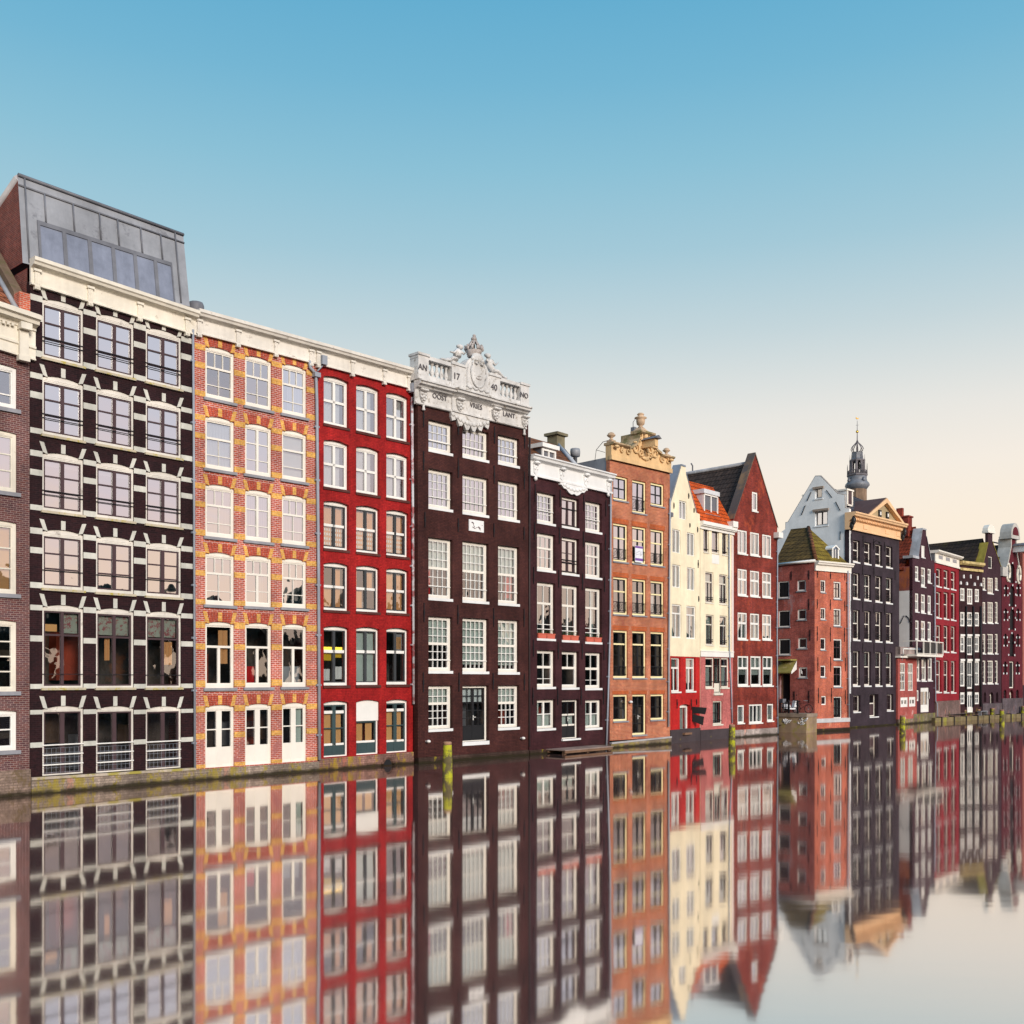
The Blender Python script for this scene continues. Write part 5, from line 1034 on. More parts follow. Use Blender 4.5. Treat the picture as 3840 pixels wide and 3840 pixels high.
b_ = MB(); b_.box(.1, S9.L - 1.5, 1.7, 1.8, 0, zl9 - .2); S9.b(b_, 'inner_wall', ROOM)
def onS9(u, y, z): p = S9.p0 + S9.d * u + S9.n * y; return (p.x, p.y, z)
# terrace with railing, scooter and bicycle
tu0, tu1, tz, ty = S9.u(2922, -1.9), S9.u(3025, -1.9), 1.52, -1.95
o = empty('quay_terrace', onS9((tu0 + tu1) / 2, ty / 2, 0), S9.ang); tag(o, 'square stone quay terrace streaked with moss and white scribbles', 'terrace'); w = (tu1 - tu0) / 2
t = MB(); t.box(-w, w, ty / 2, -ty / 2, -2, tz - .28); t.build('wall', plain('mossy_terrace_stone', (.36, .25, .16), .85, .3, dirt=((.30, .27, .03), .53, .9), bump=.3), o)
t = MB(); t.box(-w - .06, w + .06, ty / 2 - .06, -ty / 2, tz - .28, tz); t.build('capstone', plain('capstone', (.34, .26, .20), .85, .3), o)
t = MB()
for cx_ in (-.55, .9):
    for k in range(9):
        x, z = cx_ + RND.uniform(-.35, .35), tz - .3 - RND.uniform(.02, .5); t.tube([(x + .12 * math.cos(a) , ty / 2 - .012, z + .12 * math.sin(a * 1.3)) for a in [q * .8 + k for q in range(6)]], .03, 4)
t.build('scribble', plain('white_spray', (.78, .78, .80), .7, 0), o)
o = empty('railing', onS9(tu0, ty + .1, tz), S9.ang); tag(o, 'black iron railing along the terrace edge before the bicycle', 'railing'); w = S9.u(2990, -1.9) - tu0
for k in range(3): p = MB(); x = .05 + (w - .05) * k / 2; p.box(x - .06, x + .06, -.06, .06, 0, .98); p.ball((x, 0, 1.0), .08, nu=8, nv=5); p.build('post', IRON, o)
for z in (.9, .48): p = MB(); p.tube([(0, 0, z), (w, 0, z)], .03, 6); p.build('rail', plain('worn_rail', (.16, .15, .15), .5, .1) if z > .8 else IRON, o)
RUB = plain('rubber', (.015, .015, .016), .7, 0)
def wheel(x, r, par, mat_r):
    p = MB(); p.tube([(x + r * math.cos(a * math.pi / 8), 0, r + r * math.sin(a * math.pi / 8)) for a in range(17)], .03, 6)
    for a in range(8): p.tube([(x, 0, r), (x + r * math.cos(a * .785), 0, r + r * math.sin(a * .785))], .006, 3, 1)
    p.tube([(x, -.05, r), (x, .05, r)], .03, 6, 1); return p.build('wheel', [RUB, mat_r], par)
o = empty('bicycle', onS9(S9.u(3008, -.6), -.55, tz), S9.ang); tag(o, 'dark bicycle leaning against the red brick side wall', 'bicycle')
wheel(-.52, .34, o, ZINC); wheel(.52, .34, o, ZINC); FRM = plain('dark_red_frame', (.07, .02, .025), .4, 0)
p = MB()
for a, b_ in (((-.52, .34), (-.18, .32)), ((-.52, .34), (-.26, .78)), ((-.18, .32), (-.28, .9)), ((-.26, .78), (.36, .82)), ((-.18, .32), (.38, .7)), ((.52, .34), (.36, .95))): p.tube([(a[0], 0, a[1]), (b_[0], 0, b_[1])], .02, 6)
p.build('frame', FRM, o); p = MB(); p.tube([(.2, -.28, 1.02), (.36, -.2, 1.0), (.37, 0, .98), (.36, .2, 1.0), (.2, .28, 1.02)], .016, 6); p.build('handlebar', ZINC, o); p = MB(); p.ball((-.3, 0, .94), (.15, .09, .05)); p.build('saddle', RUB, o)
o = empty('scooter', onS9(S9.u(2962, -1.1), -1.1, tz), S9.ang + 1.2); tag(o, 'grey and white motor scooter with a top case on the quay terrace', 'scooter')
wheel(-.6, .25, o, ZINC); wheel(.62, .25, o, ZINC); p = MB(); p.prism([(-.75, .4), (-.1, .3), (.35, .28), (.45, .3), (.56, .95), (.46, 1.0), (.3, .42), (0, .42), (-.15, .72), (-.75, .75)], -.16, .16); p.ball((.6, 0, .52), (.22, .13, .14)); p.build('body', plain('white_shell', (.72, .73, .76), .35, .05), o)
p = MB(); p.ball((-.4, 0, .82), (.38, .15, .08)); p.build('seat', RUB, o); p = MB(); p.box(-.95, -.6, -.2, .2, .82, 1.15); p.build('top_case', ZINCD, o); p = MB(); p.tube([(.46, -.32, 1.02), (.5, 0, 1.05), (.46, .32, 1.02)], .025, 6); p.tube([(.48, -.2, 1.05), (.46, -.25, 1.4)], .01, 4); p.ball((.46, -.25, 1.44), (.03, .07, .06), nu=6, nv=4); p.build('handlebar', RUB, o)

# ---- dark grey house with pediment and white side gable
H = house('pediment_house', 'tall dark grey house with sun-tinted pediment and whitewashed side gable', at(3185, 88.8), at(3372, 95.7), depth=12)
b10 = brick('slate_grey_painted_brick', (.050, .034, .044), (.043, .03, .039), (.036, .025, .032), ms=.010, amt=.34, bump=.3, rough=.6)
cols = [(3198.6, 3224.5), (3241, 3266.5), (3282.5, 3307.5), (3322.5, 3346.5)]
rows = [(2024, 2105, 2051, 2130), (2147, 2243, 2168, 2263), (2286, 2398, 2299, 2409), (2441, 2571, 2447, 2571)]
for i, line in enumerate(H.grid(cols, rows)):
    for j, r in enumerate(line):
        win(H, r, [(.45, 2, .04), (.28, 2, .04), (.27, 2, .04)], fm=WHC, sm=BRN, rec=.2, fw=.09, fb=.13, sw=.05, tw=[.09, .03], sill=(WHF, .12, .04, .03), guard=[(.2, .02), (.13, .02)], cur=[(.1, .9, 0, 1, CUG, 4)] if i == 1 and j < 3 else [(.1, .9, .6, 1, CUG, 4)] if i else [(.1, .8, .5, 1, CUG, 3)])
for x0, x1, yt, yb in ((3200, 3227, 2608, 2670), (3326, 3350, 2604, 2665)): win(H, H.rect(x0, x1, yt, yb), [(.5, 2, .04), (.5, 2, .04)], fm=WHC, sm=BRN, rec=.22, fw=.09, sw=.05, sill=(WHF, .1, .04, .03))
win(H, H.rect(3261, 3294, 2604, 2688), [(.4, 1, 0), (.6, 1, 0, 'p')], fm=WHC, sm=BRN, rec=.4, fw=.1, sw=.06, sill=(WHF, .1, .05, .03), name='door', tw=.1)
zf_ = H.q(3184.7, 1986)[1]; zct = H.q(3210, 1919, -.6)[1]
wall(H, [(0, zf_ + .1), (H.L, zf_ + .1)], .05, b10)
SUNLIT = plain('sunlit_stone_paint', (.86, .55, .31), .55, .1)  # warm glow of the low sun put into the cornice colour
e = MB(); hh = zct - zf_; e.sweep([(.3, 0), (-.75, 0), (-.75, -.12), (-.66, -.2), (-.62, -.32), (-.36, -.42), (-.32, -.62), (-.12, -.72), (-.12, -hh + .16), (-.2, -hh + .1), (-.2, -hh), (.3, -hh)], -.25, zct, H.L + .3, zct)
n = 30
for k in range(n): u = .1 + (H.L - .3) * k / n; e.box(u, u + .12, -.42, -.3, zct - .62, zct - .48)
for u in (.5, H.L * .28, H.L * .72, H.L - .5): e.box(u - .4, u + .4, -.16, -.1, zf_ + .3, zct - .8)
H.b(e, 'cornice', SUNLIT)
for u in (-.12, H.L + .12):
    c = MB(); c.ball((u, -.45, zct - .75), (.2, .2, .4), nu=8, jit=.2); c.ball((u, -.3, zf_ + .3), (.16, .18, .36), nu=8, jit=.2); H.b(c, 'carved_console', BLK)
a, b2_, ap_ = H.q(3246, 1921, -.4), H.q(3381, 1957, -.4), H.q(3311.5, 1868, -.4); zB_ = zct
um = (a[0] + b2_[0]) / 2; zap = ap_[1]
c = MB(); th = .32
for (ua, ub_) in ((a[0], um), (b2_[0], um)):
    s = 1 if ub_ > ua else -1; c.prism([(ua, zB_), (ub_, zap), (ub_, zap - th * 1.3), (ua + s * th * 1.4, zB_)], -.7, .0)
c.prism([(a[0] + .4, zB_), (b2_[0] - .4, zB_), (um, zap - th * 1.3)], -.3, -.1, 1); H.b(c, 'pediment', [SUNLIT, plain('shaded_tympanum_paint', (.42, .33, .20), .7, .15)])
for s in (-1, 1): 
    c = MB(); u = um + s * .75; c.box(u - .22, u + .22, -.42, -.3, zB_ + .1, zB_ + .75); c.box(u - .11, u + .11, -.45, -.41, zB_ + .3, zB_ + .6, 1); H.b(c, 'attic_hatch', [BLK, WH])
BR = plain('brown_roofing', (.12, .06, .05), .7, .2)
slope_roof(H, [(a[0], -.6, zB_ + .1), (um, -.6, zap + .05), (um, 5.5, zap + .05), (a[0], 2.0, zB_ + .1)], BR, name='pediment_roof'); slope_roof(H, [(um, -.6, zap + .05), (b2_[0], -.6, zB_ + .1), (b2_[0], 2.0, zB_ + .1), (um, 5.5, zap + .05)], BR, name='pediment_roof')
Ls = 13.5; S10 = Facade(H.p0 + H.n * Ls, H.p0, H.root, H)
raw = [(-70, 1100), (235, 870), (236, 785), (268, 780), (635, 165), (700, 165), (770, 235), (930, 400), (1024, 415), (1032, 590), (1086, 600)]
top = zp(S10, I1, raw); top = [p for p in top if p[0] > 0.0]; top[-1] = (S10.L, top[-1][1])
WSH = plain('whitewash', (.84, .85, .86), .85, .10, dirt=((.24, .22, .21), .66, .9))
for x0, x1, yt, yb, nn in ((3056.5, 3083.5, 1830, 1871, 1), (3056, 3104, 1918, 1974, 2)): win(S10, S10.rect(x0, x1, yt, yb), [(1, nn, .1)], fm=WSH, sm=BLK, rec=.14, fw=.1, sw=.04, sill=(WSH, .1, .06, .08))
wall(S10, [(top[0][0], 3.0)] + top, 3.0, WSH)
ln = MB()
for x0, x1, yt in ((3049, 3108, 1912), (3049, 3089, 1828)): r = S10.rect(x0, x1, yt, yt + 8); ln.box(r[0], r[1], -.12, .02, r[2], r[3])
S10.b(ln, 'lintel', plain('brown_lintel', (.34, .27, .22), .7, .15))
cp = MB(); cp.tube([(p[0], .1, p[1] + .02) for p in top if p[0] > S10.u(2945)], .09, 4); S10.b(cp, 'gable_coping', plain('grey_coping', (.34, .31, .29), .8, .3))
an = MB()
for (xa, ya), (xb, yb) in (((578, 375), (523, 495)), ((500, 555), (447, 685)), ((783, 352), (857, 448)), ((908, 508), (968, 625)), ((966, 905), (968, 1015))):
    p, r = lift(S10, I1, xa, ya, -.03), lift(S10, I1, xb, yb, -.03); an.tube([p, r], .035, 5)
S10.b(an, 'wall_anchor', IRON)
st = MB(); u0 = S10.u(3168); st.box(u0, S10.L, -.03, .0, 3, S10.q(3168, 1988)[1]); S10.b(st, 'painted_corner', b10)
SL = tiles('slate_roof', (.075, .075, .095), (.06, .062, .08), w=.5, h=.3)
uap = (S10.u(3057.5) + S10.u(3075.7)) / 2; yrid = Ls - uap; zrid = S10.q(3075, 1786)[1] - .5; ye = .5; zee = S10.q(3168, 1905)[1] - .6
slope_roof(H, [(.3, ye, zee), (H.L, ye, zee), (H.L, yrid, zrid - .6), (.3, yrid, zrid)], SL); slope_roof(H, [(.3, yrid, zrid), (H.L, yrid, zrid - .6), (H.L, Ls, 10), (.3, Ls, 10)], SL)
u0, u1 = H.u(3177, 1.2), H.u(3199, 1.2); z0, z1 = H.q(3177, 1895, 1.2)[1], H.q(3177, 1832, 1.2)[1]
dm = MB(); dm.box(u0, u1, 1.3, 5.5, z0, z1 - .15, 1); dm.box(u0 - .1, u1 + .1, 1.15, 5.6, z1 - .15, z1); dm.box(u0, u0 + .2, 1.2, 1.3, z0, z1); dm.box(u1 - .2, u1, 1.2, 1.3, z0, z1); dm.box(u0, u1, 1.2, 1.3, z0, z0 + .15); do = H.b(dm, 'dormer', [WHC, WSH]); p = MB(); p.box(u0 + .18, u1 - .18, 1.24, 1.26, z0 + .1, z1 - .1); H.b(p, 'shutter', BRN, do)
b_ = MB(); b_.face([(H.L - .03, .3, 0), (H.L - .03, .3, zct), (H.L - .03, Ls, zct), (H.L - .03, Ls, 0)]); b_.box(.1, H.L - .1, 1.8, 1.9, 0, zf_); H.b(b_, 'inner_wall', ROOM)
plinth(H, .12, moss_stone('yellow_moss_base', (.07, .05, .055), (.36, .32, .015), .50, .8), out=.08)
anchors(H, [(3190, 2003, 2036), (3236, 2010, 2052), (3276, 2021, 2060), (3317, 2032, 2068), (3235, 2119, 2155), (3277, 2127, 2166), (3356, 2140, 2175), (3190, 2252, 2290), (3235, 2258, 2296), (3277, 2265, 2302), (3317, 2268, 2305), (3190, 2407, 2446), (3235, 2410, 2450), (3277, 2412, 2450), (3317, 2415, 2450)])
u, z = H.q(3287, 2036, -.3); lp = MB(); lp.tube([(u, 0, z), (u - .1, -.3, z + .2), (u - .05, -.6, z + .05)], .03, 5); lp.ball((u - .05, -.62, z), (.12, .12, .1)); H.b(lp, 'wall_lamp', IRON)

# ---- annex, dark neck house, red house, brown house, spout gable, warehouse, last house
H = house('low_annex', 'low red brick annex with white frames and a flat roof terrace beside the grey house', at(3367, 95.1), at(3438, 98.6), cat='annex', depth=5)
bA = brick('annex_red_brick', (.46, .05, .035), (.38, .045, .04), (.40, .22, .2), amt=.25, patch=((.68, .52, .48), .60, .9))
for x0, x1, yt, yb in ((205, 277, 692, 1078), (315, 385, 697, 1078)): win(H, zr_(H, K2, x0, x1, yt, yb), [(.34, 2, .07), (.33, 2, .07), (.33, 2, .07)], fm=WH, rec=.04, fw=.1, sw=.0, tw=[.1, .06])
for x0, x1, yt, yb in ((212, 315, 1172, 1308), (330, 422, 1165, 1300)): win(H, zr_(H, K2, x0, x1, yt, yb), [(1, 2, .25)], fm=WH, rec=.04, fw=.28, sw=.0)
zt = zp(H, K2, [(190, 615)])[0][1]; wall(H, [(0, zt), (H.L, zt)], .2, bA); body(H, zt, bA, floors=[])
e = MB(); e.box(-.15, H.L + .1, -.3, .2, zt - .02, zt + .14); H.b(e, 'cornice', WHC)
e = MB(); e.box(-.1, H.L + .15, -.25, .0, zt + .3, zt + 1.0); e.box(-.1, .0, -.25, 3, zt + .14, zt + 1.0); H.b(e, 'parapet', plain('weathered_boards', (.36, .28, .26), .8, .3))
e = MB(); e.tube([(.5, -.3, zt + .8), (H.L, -.3, zt + .85)], .07, 6); e.tube([(.5, -.3, zt + .8), (.55, -.3, zt + .3), (.2, -.3, zt - .3)], .05, 6); H.b(e, 'drainpipe', WH)
plinth(H, .5, moss_stone('annex_mossy_base', (.35, .26, .2), (.34, .30, .02), .50, 1.0), out=.1)

H = house('dark_neck_house', 'narrow dark house with stone edged gable, bare white side wall and balcony', at(3422, 98.05), at(3504, 102.2), depth=9)
b11 = brick('dark_maroon_painted_brick', (.062, .022, .034), (.054, .02, .03), (.046, .017, .026), ms=.008, amt=.2, rough=.6)
for x0, x1, yt, yb in ((415, 468, 820, 1025), (498, 562, 838, 1110), (590, 642, 858, 1055), (415, 468, 1200, 1460), (498, 560, 1215, 1475), (590, 642, 1230, 1490)): win(H, zr_(H, K1, x0, x1, yt, yb), [(.45, 1, 0), (.55, 2, .06)], fm=WH, rec=.08, fw=.14, sw=.02, fb=.22, tw=.12, sill=(WHF, .1, .05, .05))
win(H, zr_(H, K1, 503, 552, 535, 700), [(1, 1, 0, 'p')], fm=WH, sm=WH, rec=.06, fw=.12, sw=.03, sill=(WHF, .1, .05, .05), name='loft_hatch')
for x0, x1, yt, yb in ((418, 472, 92, 370), (498, 562, 100, 372), (590, 642, 112, 374), (428, 482, 622, 935), (505, 572, 622, 940), (592, 655, 622, 936)): win(H, zr_(H, K2, x0, x1, yt, yb), [(.4, 1, 0), (.6, 2, .05)], fm=WH, rec=.08, fw=.14, sw=.03, tw=.12, sill=(WHF, .1, .05, .05))
win(H, zr_(H, K2, 492, 610, 1036, 1380), [(.75, 2, .16), (.25, 2, 0, 'p')], fm=WH, rec=.06, fw=.18, ft=.35, sw=.06, tw=.08, name='door', label='white double door sagging askew')
for x0, x1, yt, yb in ((438, 468, 1070, 1222), (606, 624, 1098, 1192)): win(H, zr_(H, K2, x0, x1, yt, yb), [(1, 1, 0)], fm=WH, rec=.06, fw=.15, sw=.0)
top = zp(H, K1, [(380, 705), (452, 700), (510, 303), (566, 297), (571, 420), (634, 745), (680, 748)]); top[0] = (0, top[0][1]); top[-1] = (H.L, top[-1][1]); top[3] = (top[3][0], top[2][1])
wall(H, top, .4, b11); zE = top[0][1]
cp = MB(); p, r = top[1], top[2]
for (p, r) in ((top[1], top[2]), (top[2], top[3]), (top[4], top[5])): cp.face([(p[0], -.06, p[1] + .05), (r[0], -.06, r[1] + .05), (r[0], .85, r[1] + .05), (p[0], .85, p[1] + .05)]); cp.face([(p[0], -.07, p[1] + .05), (r[0], -.07, r[1] + .05), (r[0], -.07, r[1] - .1), (p[0], -.07, p[1] - .1)]); cp.face([(p[0], .85, p[1] + .05), (r[0], .85, r[1] + .05), (r[0], .85, r[1] - .7), (p[0], .85, p[1] - .7)])
cp.box(-.1, top[1][0] + .1, -.1, .9, zE - .05, zE + .2); H.b(cp, 'gable_coping', plain('grey_coping_stone', (.44, .45, .48), .7, .3, dirt=((.22, .2, .12), .6, 1)))
RT = tiles('dark_red_tiles', (.30, .055, .025), (.22, .045, .025), w=.3, h=.33, moss=((.16, .06, .03), .6)); um = (top[2][0] + top[3][0]) / 2; zr = H.q(*K1(440, 345), 2.0)[1]; zEv = H.q(*K1(300, 800), 1.5)[1]
slope_roof(H, [(-.15, .8, zEv - .8), (um, .8, zr), (um, 11, zr), (-.15, 11, zEv - .8)], RT); slope_roof(H, [(um, .8, zr), (H.L, .8, zE), (H.L, 11, zE), (um, 11, zr)], ORT)
ch = MB(); ch.box(um - .9, um + .1, 1.2, 3.4, zr - 1, zr + .9); ch.box(um - 1.0, um + .2, 1.1, 3.5, zr + .9, zr + 1.05); ch.box(um - .6, um - .2, 1.9, 2.5, zr + 1.05, zr + 1.9); ch.box(um - .8, um, 7.0, 7.8, zr - 1, zr + 1.0); H.b(ch, 'chimney', b8)
S11 = Facade(H.p0 + H.n * 9, H.p0, H.root, H); zW = S11.q(*K1(375, 1165))[1]; zw0 = zp(H, K2, [(380, 500)])[0][1]
mb = MB(); mb.face([(0, 0, zw0 - 1), (9, 0, zw0 - 1), (9, 0, zW), (0, 0, zW)], 0); mb.face([(0, 0, zW), (9, 0, zW), (9, 0, zEv - .5), (0, 0, zEv - .5)], 1); S11.b(mb, 'side_wall', [plain('grey_white_render', (.80, .79, .78), .85, .08), brick('purple_orange_brick', (.32, .085, .06), (.22, .07, .08), (.28, .15, .14), patch=((.42, .13, .05), .5, .4))])
cr_ = MB(); cr_.tube([lift(S11, K2, x, y, -.03) for x, y in ((205, 145), (262, 30))], .03, 4); cr_.tube([lift(S11, K2, x, y, -.03) for x, y in ((285, 30), (325, 65), (342, 122), (378, 124))], .03, 4); S11.b(cr_, 'wall_anchor', IRON)
pipe(H, [K2(690, -560), K2(692, 500), K2(700, 1220), K2(722, 1260), K2(725, 1480)], .07, off=-.15)
o_ = -1.3; u0, u1 = H.q(*K2(438, 480), o_)[0], H.q(*K2(800, 480), o_)[0]; z0, z1 = H.q(*K2(560, 580), o_)[1], H.q(*K2(560, 385), o_)[1]
bl = MB(); bl.box(u0, u1, o_, 0, z0 - .15, z0 + .06); bl.box(u0, u1, o_ - .04, o_ + .04, z1 - .08, z1); bl.box(u0 - .04, u0 + .04, o_, 0, z1 - .08, z1); bl.box(u0, u1, o_ - .02, o_ + .02, z0 + .1, z0 + .16)
for k in range(5): x = u0 + (u1 - u0) * k / 4; bl.box(x - .05, x + .05, o_ - .05, o_ + .05, z0, z1)
for k in range(1, 4): bl.box(u0 + (u1 - u0) * k / 4 + .1, u0 + (u1 - u0) * (k + 1) / 4 - .1, o_ + .05, o_ + .1, z0 + .2, z1 - .15, 1)
H.b(bl, 'balcony', [WHC, BLK])
plinth(H, .9, moss_stone('green_mossy_rubble', (.30, .25, .17), (.24, .23, .03), .50, 1.0), out=.1)

H = house('maroon_red_house', 'maroon red house with a white attic storey on a rubble stone base', at(3505, 102.25), at(3596, 108.2))
b12 = brick('maroon_painted_brick', (.30, .018, .028), (.27, .016, .026), (.23, .014, .022), ms=.008, amt=.2, rough=.6)
cols = [(3511, 3530.5), (3539, 3558.5), (3566, 3585)]
for i, line in enumerate(H.grid(cols, [(2130, 2197, 2144, 2212), (2218, 2315, 2224, 2326), (2343, 2442, 2349, 2446), (2475, 2595, 2479, 2597)])):
    for r in line: win(H, r, [(.45, 1, 0), (.55, 2, .03)], fm=WHC, sm=BRN, rec=.2, fw=.12, sw=.05, tw=.09, sill=(WHF, .12, .04, .04), cur=[(.1, .9, .5, 1, CUG, 3)] if i > 1 else ())
zt = zp(H, K1, [(690, 768)])[0][1]; zA1 = zp(H, K1, [(700, 592)], -.3)[0][1]
wall(H, [(0, zt), (H.L, zt)], .5, b12); body(H, zt + .2, b12, floors=[])
at_ = MB(); at_.box(0.05, H.L - .05, -.06, 5, zt - .05, zA1 - .3); at_.sweep([(.5, 0), (-.45, 0), (-.45, -.12), (-.3, -.25), (-.1, -.3), (.5, -.3)], -.1, zA1, H.L + .15, zA1); at_.box(0, H.L, -.14, -.0, zt - .1, zt + .1); H.b(at_, 'attic_storey', WHC)
for x0, x1 in ((735, 788), (836, 888), (931, 982)): a = H.u(K1(x0, 0)[0]); b_ = H.u(K1(x1, 0)[0]); p = MB(); p.box(a, b_, -.09, -.05, zt + .75, zA1 - .75); H.b(p, 'attic_window', plain('grey_pane', (.22, .23, .28), .15, .05, spec=.8) if 'grey_pane' not in MATS else MATS['grey_pane'])
sd = MB(); sd.box(-.02, .05, -.0, 3, zt, zA1); H.b(sd, 'attic_cheek', ZINCD)
RBL = moss_stone('red_grey_rubble', (.34, .22, .2), (.14, .10, .09), .5, 1.3); zrb = zp(H, K2, [(690, 1225)])[0][1]; plinth(H, zrb, RBL, out=.15)

H = house('brown_tile_house', 'brown house with lichen yellow cornice and white windows between black pipes', at(3597, 108.25), at(3682, 110.6))
b13 = brick('umber_brick', (.050, .020, .024), (.040, .017, .02), (.04, .02, .02), amt=.25, patch=((.15, .11, .02), .66, .5))
cx3 = ((1045, 1107), (1140, 1216), (1248, 1308))
for j, (x0, x1) in enumerate(cx3):
    for zf, yt, yb in ((K1, 1132 + 6 * j, 1310 + 8 * j), (K1, 1465 + 2 * j, 1664), (K2, 318, 540), (K2, 665, 1018 - 8 * j)):
        lo = .3 if j == 1 and yt < 1200 else 0
        win(H, zr_(H, zf, x0, x1, yt, yb + (40 if lo else 0)), [(.5, 2, .05), (.5, 2, .05)], fm=WH, rec=.05, fw=.13, sw=.03, tw=.1, cur=[(0, 1, 0, 1, CUW, 0)] if zf is K1 else [(0, .4, 0, 1, CUW, 0)])
    if j != 1: win(H, zr_(H, K2, x0, x1, 1100, 1265), [(.5, 2, .05), (.5, 2, .05)], fm=WH, rec=.05, fw=.14, ft=.25, sw=.0)
    else: win(H, zr_(H, K2, 1142, 1222, 1092, 1392), [(.75, 2, .12), (.25, 1, 0, 'p')], fm=WH, rec=.05, fw=.16, ft=.3, sw=.08, name='door')
hd = MB()
for x0, x1 in cx3:
    for yt, yb in ((290, 318), (635, 665), ): r = zr_(H, K2, x0, x1, yt, yb); hd.box(r[0], r[1], -.04, .02, r[2], r[3])
H.b(hd, 'lintel', WH)
zt = zp(H, K1, [(1040, 770)])[0][1]; zc2 = zp(H, K1, [(1030, 865)])[0][1]
wall(H, [(0, zt), (H.L, zt)], .4, b13); body(H, zt - .1, b13, floors=[])
e = MB(); e.sweep([(.3, .1), (-.4, .1), (-.4, -.15), (-.2, -.3), (.3, -.3)], 0, zt, H.L, zt); H.b(e, 'cornice', plain('lichen_stone', (.62, .48, .22), .8, .25, dirt=((.2, .15, .05), .55, 1.5)))
e = MB(); e.sweep([(.2, .12), (-.18, .12), (-.18, -.14), (.2, -.14)], 0, zc2, H.L, zc2); H.b(e, 'band_course', MATS['lichen_stone'])
for x, y in ((1085, 970), (1182, 970), (1281, 990), (1042, 1063), (1128, 1073), (1236, 1082), (1326, 1088)):
    u, z = H.q(*K1(x, y)); p = MB(); p.box(u - .1, u + .1, -.1, .0, z - .22, z + .16) if y < 1000 else p.prism([(u - .15, z - .15), (u + .15, z - .15), (u + .1, z + .1), (u, z + .2), (u - .1, z + .1)], -.12, 0); H.b(p, 'stone_block', WHF)
for x in (1128, 1228, 1330): pipe(H, [K2(x, -100), K2(x, 1300)], .09, BLK, off=-.1)
plinth(H, .7, moss_stone('brown_mossy_base', (.14, .09, .08), (.22, .19, .04), .52, 1), out=.1)

H = house('spout_gable_house', 'dark spout gabled house with lichen yellow verge and long dark tiled roof', at(3683, 110.65), at(3755, 113.4), depth=16)
b14 = brick('grey_plum_brick', (.062, .030, .040), (.050, .025, .034), (.045, .024, .03), amt=.2)
for x0, x1, n in ((1357, 1397, 1), (1424, 1503, 3), (1528, 1568, 1)):
    for zf, yt, yb in ((K1, 985, 1155 if n < 3 else 1205), (K1, 1325, 1618), (K2, 285, 560), (K2, 657, 978)): win(H, zr_(H, zf, x0, x1, yt, yb), [(1, n, .05)] * 4, fm=WHC, rec=.06, fw=.1, sw=.03, tw=.04, sill=(WHF, .1, .05, .04), cur=[(0, 1, 0, 1, CUP if yt == 985 else CUG, 0)] if yt == 985 and n == 3 else ())
win(H, zr_(H, K1, 1432, 1490, 688, 858), [(1, 1, 0, 'p')], fm=WHC, sm=BLK, rec=.08, fw=.1, sw=.04, name='loft_hatch')
for x0, x1, yt, yb in ((1370, 1405, 1140, 1240), (1455, 1508, 1140, 1370), (1540, 1574, 1140, 1236)): win(H, zr_(H, K2, x0, x1, yt, yb), [(1, 1, 0)], fm=CR, sm=BLK, rec=.3, fw=.1, sw=.05, arch=.35, name='door' if yb > 1300 else 'window')
top = zp(H, K1, [(1345, 845), (1428, 500), (1428, 365), (1492, 372), (1494, 490), (1600, 850)]); top[0] = (0, top[0][1]); top[-1] = (H.L, top[-1][1]); top[2] = (top[1][0], top[2][1]); top[3] = (top[3][0], top[2][1]); top[4] = (top[3][0], top[4][1])
wall(H, top, .8, b14); zE = top[0][1]; body(H, zE - .5, b14, floors=[])
p = MB(); a, b_ = top[2][0], top[3][0]; m_ = (a + b_) / 2; z = top[2][1]; p.box(a - .3, b_ + .3, -.2, .5, z, z + .25); p.prism([(m_ + (b_ - a + .6) / 2 * math.cos(math.pi * k / 8), z + .25 + .7 * math.sin(math.pi * k / 8)) for k in range(8, -1, -1)], -.15, .45); H.b(p, 'gable_cap', WHC)
cp = MB()
for p, r in ((top[0], top[1]), (top[4], top[5])): cp.face([(p[0], -.05, p[1] + .05), (r[0], -.05, r[1] + .05), (r[0], .9, r[1] + .05), (p[0], .9, p[1] + .05)]); cp.face([(p[0], -.05, p[1] + .05), (r[0], -.05, r[1] + .05), (r[0], -.05, r[1] - .06), (p[0], -.05, p[1] - .06)]); cp.face([(p[0], .9, p[1] + .05), (r[0], .9, r[1] + .05), (r[0], .9, r[1] - .8), (p[0], .9, p[1] - .8)])
H.b(cp, 'verge', plain('lichen_verge', (.34, .27, .05), .8, .3))
DT2 = tiles('umber_tiles', (.062, .042, .030), (.045, .032, .028), w=.4, h=.42, moss=((.09, .075, .02), .56)); zr = H.q(*K1(1390, 460), 1.2)[1]
slope_roof(H, [(-1.2, .8, zE - 1.0), (m_, .8, zr), (m_, 24, zr), (-1.2, 24, zE - 1.0)], DT2); slope_roof(H, [(m_, .8, zr), (H.L + .2, .8, zE - .6), (H.L + .2, 24, zE - .6), (m_, 24, zr)], DT2)
dm = MB(); dm.box(-.6, .2, 9.5, 16, zr - 2.4, zr - 1.7); H.b(dm, 'roof_box', WHF)
vp = MB(); vp.tube([(m_, 21, zr), (m_, 21, zr + .8), (m_ - .5, 21, zr + .9)], .1, 6); H.b(vp, 'vent_pipe', ZINCD)
plinth(H, 1.6, moss_stone('grey_block_base', (.19, .15, .17), (.13, .1, .1), .5, 1), out=.08)

